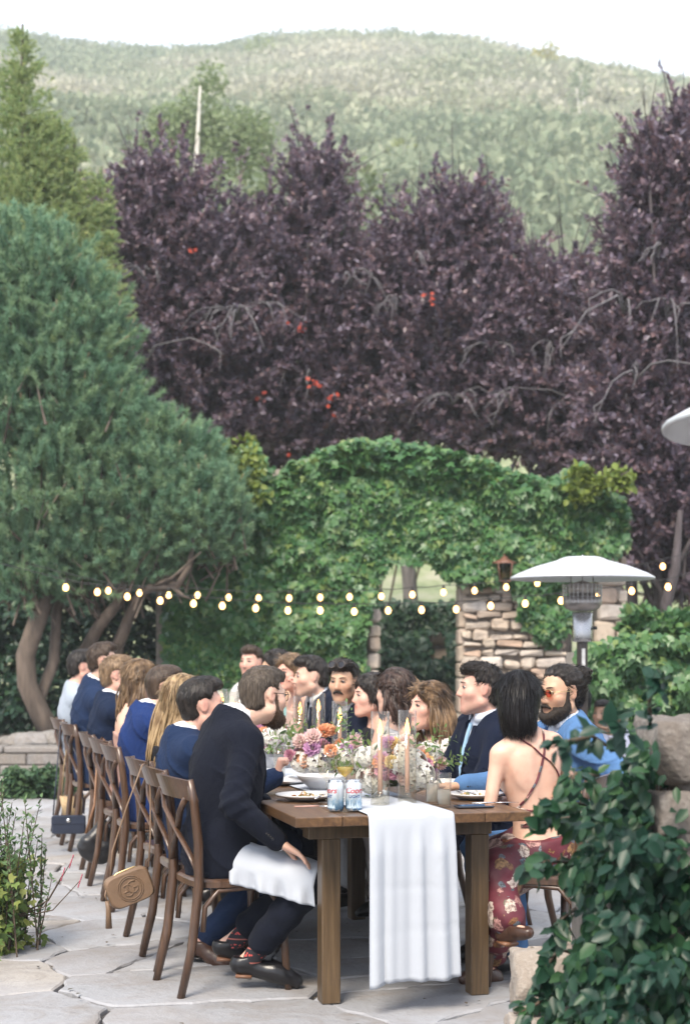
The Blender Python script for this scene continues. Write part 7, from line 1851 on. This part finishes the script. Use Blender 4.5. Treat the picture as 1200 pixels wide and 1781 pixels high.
for (x,y),Y in zip(q,Yd): P.append(pt(x,y,Y))
k=len(P); D=list(np.stack([rng.normal(size=k)*.55-.25,-.35+rng.normal(size=k)*.35,-.65+rng.normal(size=k)*.45],1)); N=list(np.stack([rng.normal(size=k)*.45-.2,-.75+rng.normal(size=k)*.3,.75+rng.normal(size=k)*.35],1)); Ln=list(rng.uniform(.030,.060,k))
for sp_ in [[(1060,1300,3.9),(1030,1280,3.8),(985,1290,3.7),(960,1300,3.68)],[(1080,1290,3.8),(1065,1265,3.75),(1078,1252,3.7)],[(1010,1420,4.3),(970,1425,4.2),(935,1435,4.15)],[(1000,1500,4.3),(950,1498,4.2),(915,1512,4.15)],[(1020,1400,4.2),(985,1395,4.15),(950,1405,4.1)],[(1000,1580,4.4),(975,1600,4.3),(962,1640,4.3)],[(980,1640,4.5),(950,1680,4.4),(940,1720,4.4)],[(970,1700,4.5),(935,1745,4.4),(905,1760,4.4)],[(1130,1262,3.8),(1128,1215,3.7),(1140,1185,3.7)],[(1040,1350,4.1),(1000,1345,4.0),(990,1360,4.0)]]:
    pts=[pt(*a) for a in sp_]; stm.tube([Vector(a) for a in pts],[.005]*(len(pts)-1)+[.002],5)
    for i in range(24):
        t=rng.random()*(len(pts)-1.001); j=int(t); c=pts[j]*(1-(t-j))+pts[j+1]*(t-j); dv=unit((pts[j+1]-pts[j])[None])[0]
        P.append(c+rng.normal(size=3)*.012); D.append(dv*.5+rng.normal(size=3)*.5+np.array([0,-.1,-.35])); N.append(np.array([0,-.6,.8])+rng.normal(size=3)*.35); Ln.append(rng.uniform(.035,.066))
P=np.array(P);D=unit(np.array(D));N=np.array(N);Ln=np.array(Ln); Wd=Ln*rng.uniform(.50,.68,len(Ln))
near=np.argsort(P[:,1])[:290]; far=np.setdiff1d(np.arange(len(P)),near)
a,b=leaf_arrays(P[far],D[far],N[far],Ln[far],Wd[far],.3,'oval'); link('foliage',np_mesh('foliage',a,b),M_FGIVY,iv)['kind']='stuff'
pr=[]
for i in range(8):
    a,b=leaf_arrays(np.zeros((1,3)),np.array([[0,0,-1.0]]),np.array([[0,-1,0.0]]),[1.0],[rng.uniform(.5,.68)],rng.uniform(.2,.45),'oval'); me=np_mesh('leaf',a,b); me.materials.append(M_FGIVY); pr.append(me)
for i in near:
    dd=Vector(D[i]).normalized(); nn=Vector(N[i]); nn=(nn-dd*nn.dot(dd)).normalized(); Z_=-dd; Y_=-nn; X_=Y_.cross(Z_); M=Matrix((X_,Y_,Z_)).transposed()
    o=link('leaf',pr[i%8],None,iv,loc=P[i]); o.rotation_mode='QUATERNION'; o.rotation_quaternion=M.to_quaternion(); s=float(Ln[i]); o.scale=(s,s,s)
for i in range(20):
    x=rnd.uniform(1040,1200); y0=rnd.uniform(1300,1500); stm.tube([Vector(pt(x,1800,4.3)),Vector(pt(x+rnd.uniform(-15,15),(y0+1800)/2,4.2)),Vector(pt(x+rnd.uniform(-25,25),y0,4.15))],[.007,.006,.003],5)
stm.build('stem',M_VINE,iv)
# ================================================================== AIR
m=MB(); m.box((-440,-60,-9),(440,470,135)); t_=NT('air'); pv=t_.n('ShaderNodeVolumePrincipled'[10:]) if False else t_.t.nodes.new('ShaderNodeVolumePrincipled')
pv.inputs['Color'].default_value=(.86,.92,.97,1); pv.inputs['Density'].default_value=.0011; pv.inputs['Anisotropy'].default_value=.2
t_.l(pv.outputs[0],t_.out.inputs['Volume']); hz=m.build('haze',t_.m); tag(hz,'thin pale evening haze over the garden and the hill',kind='stuff')
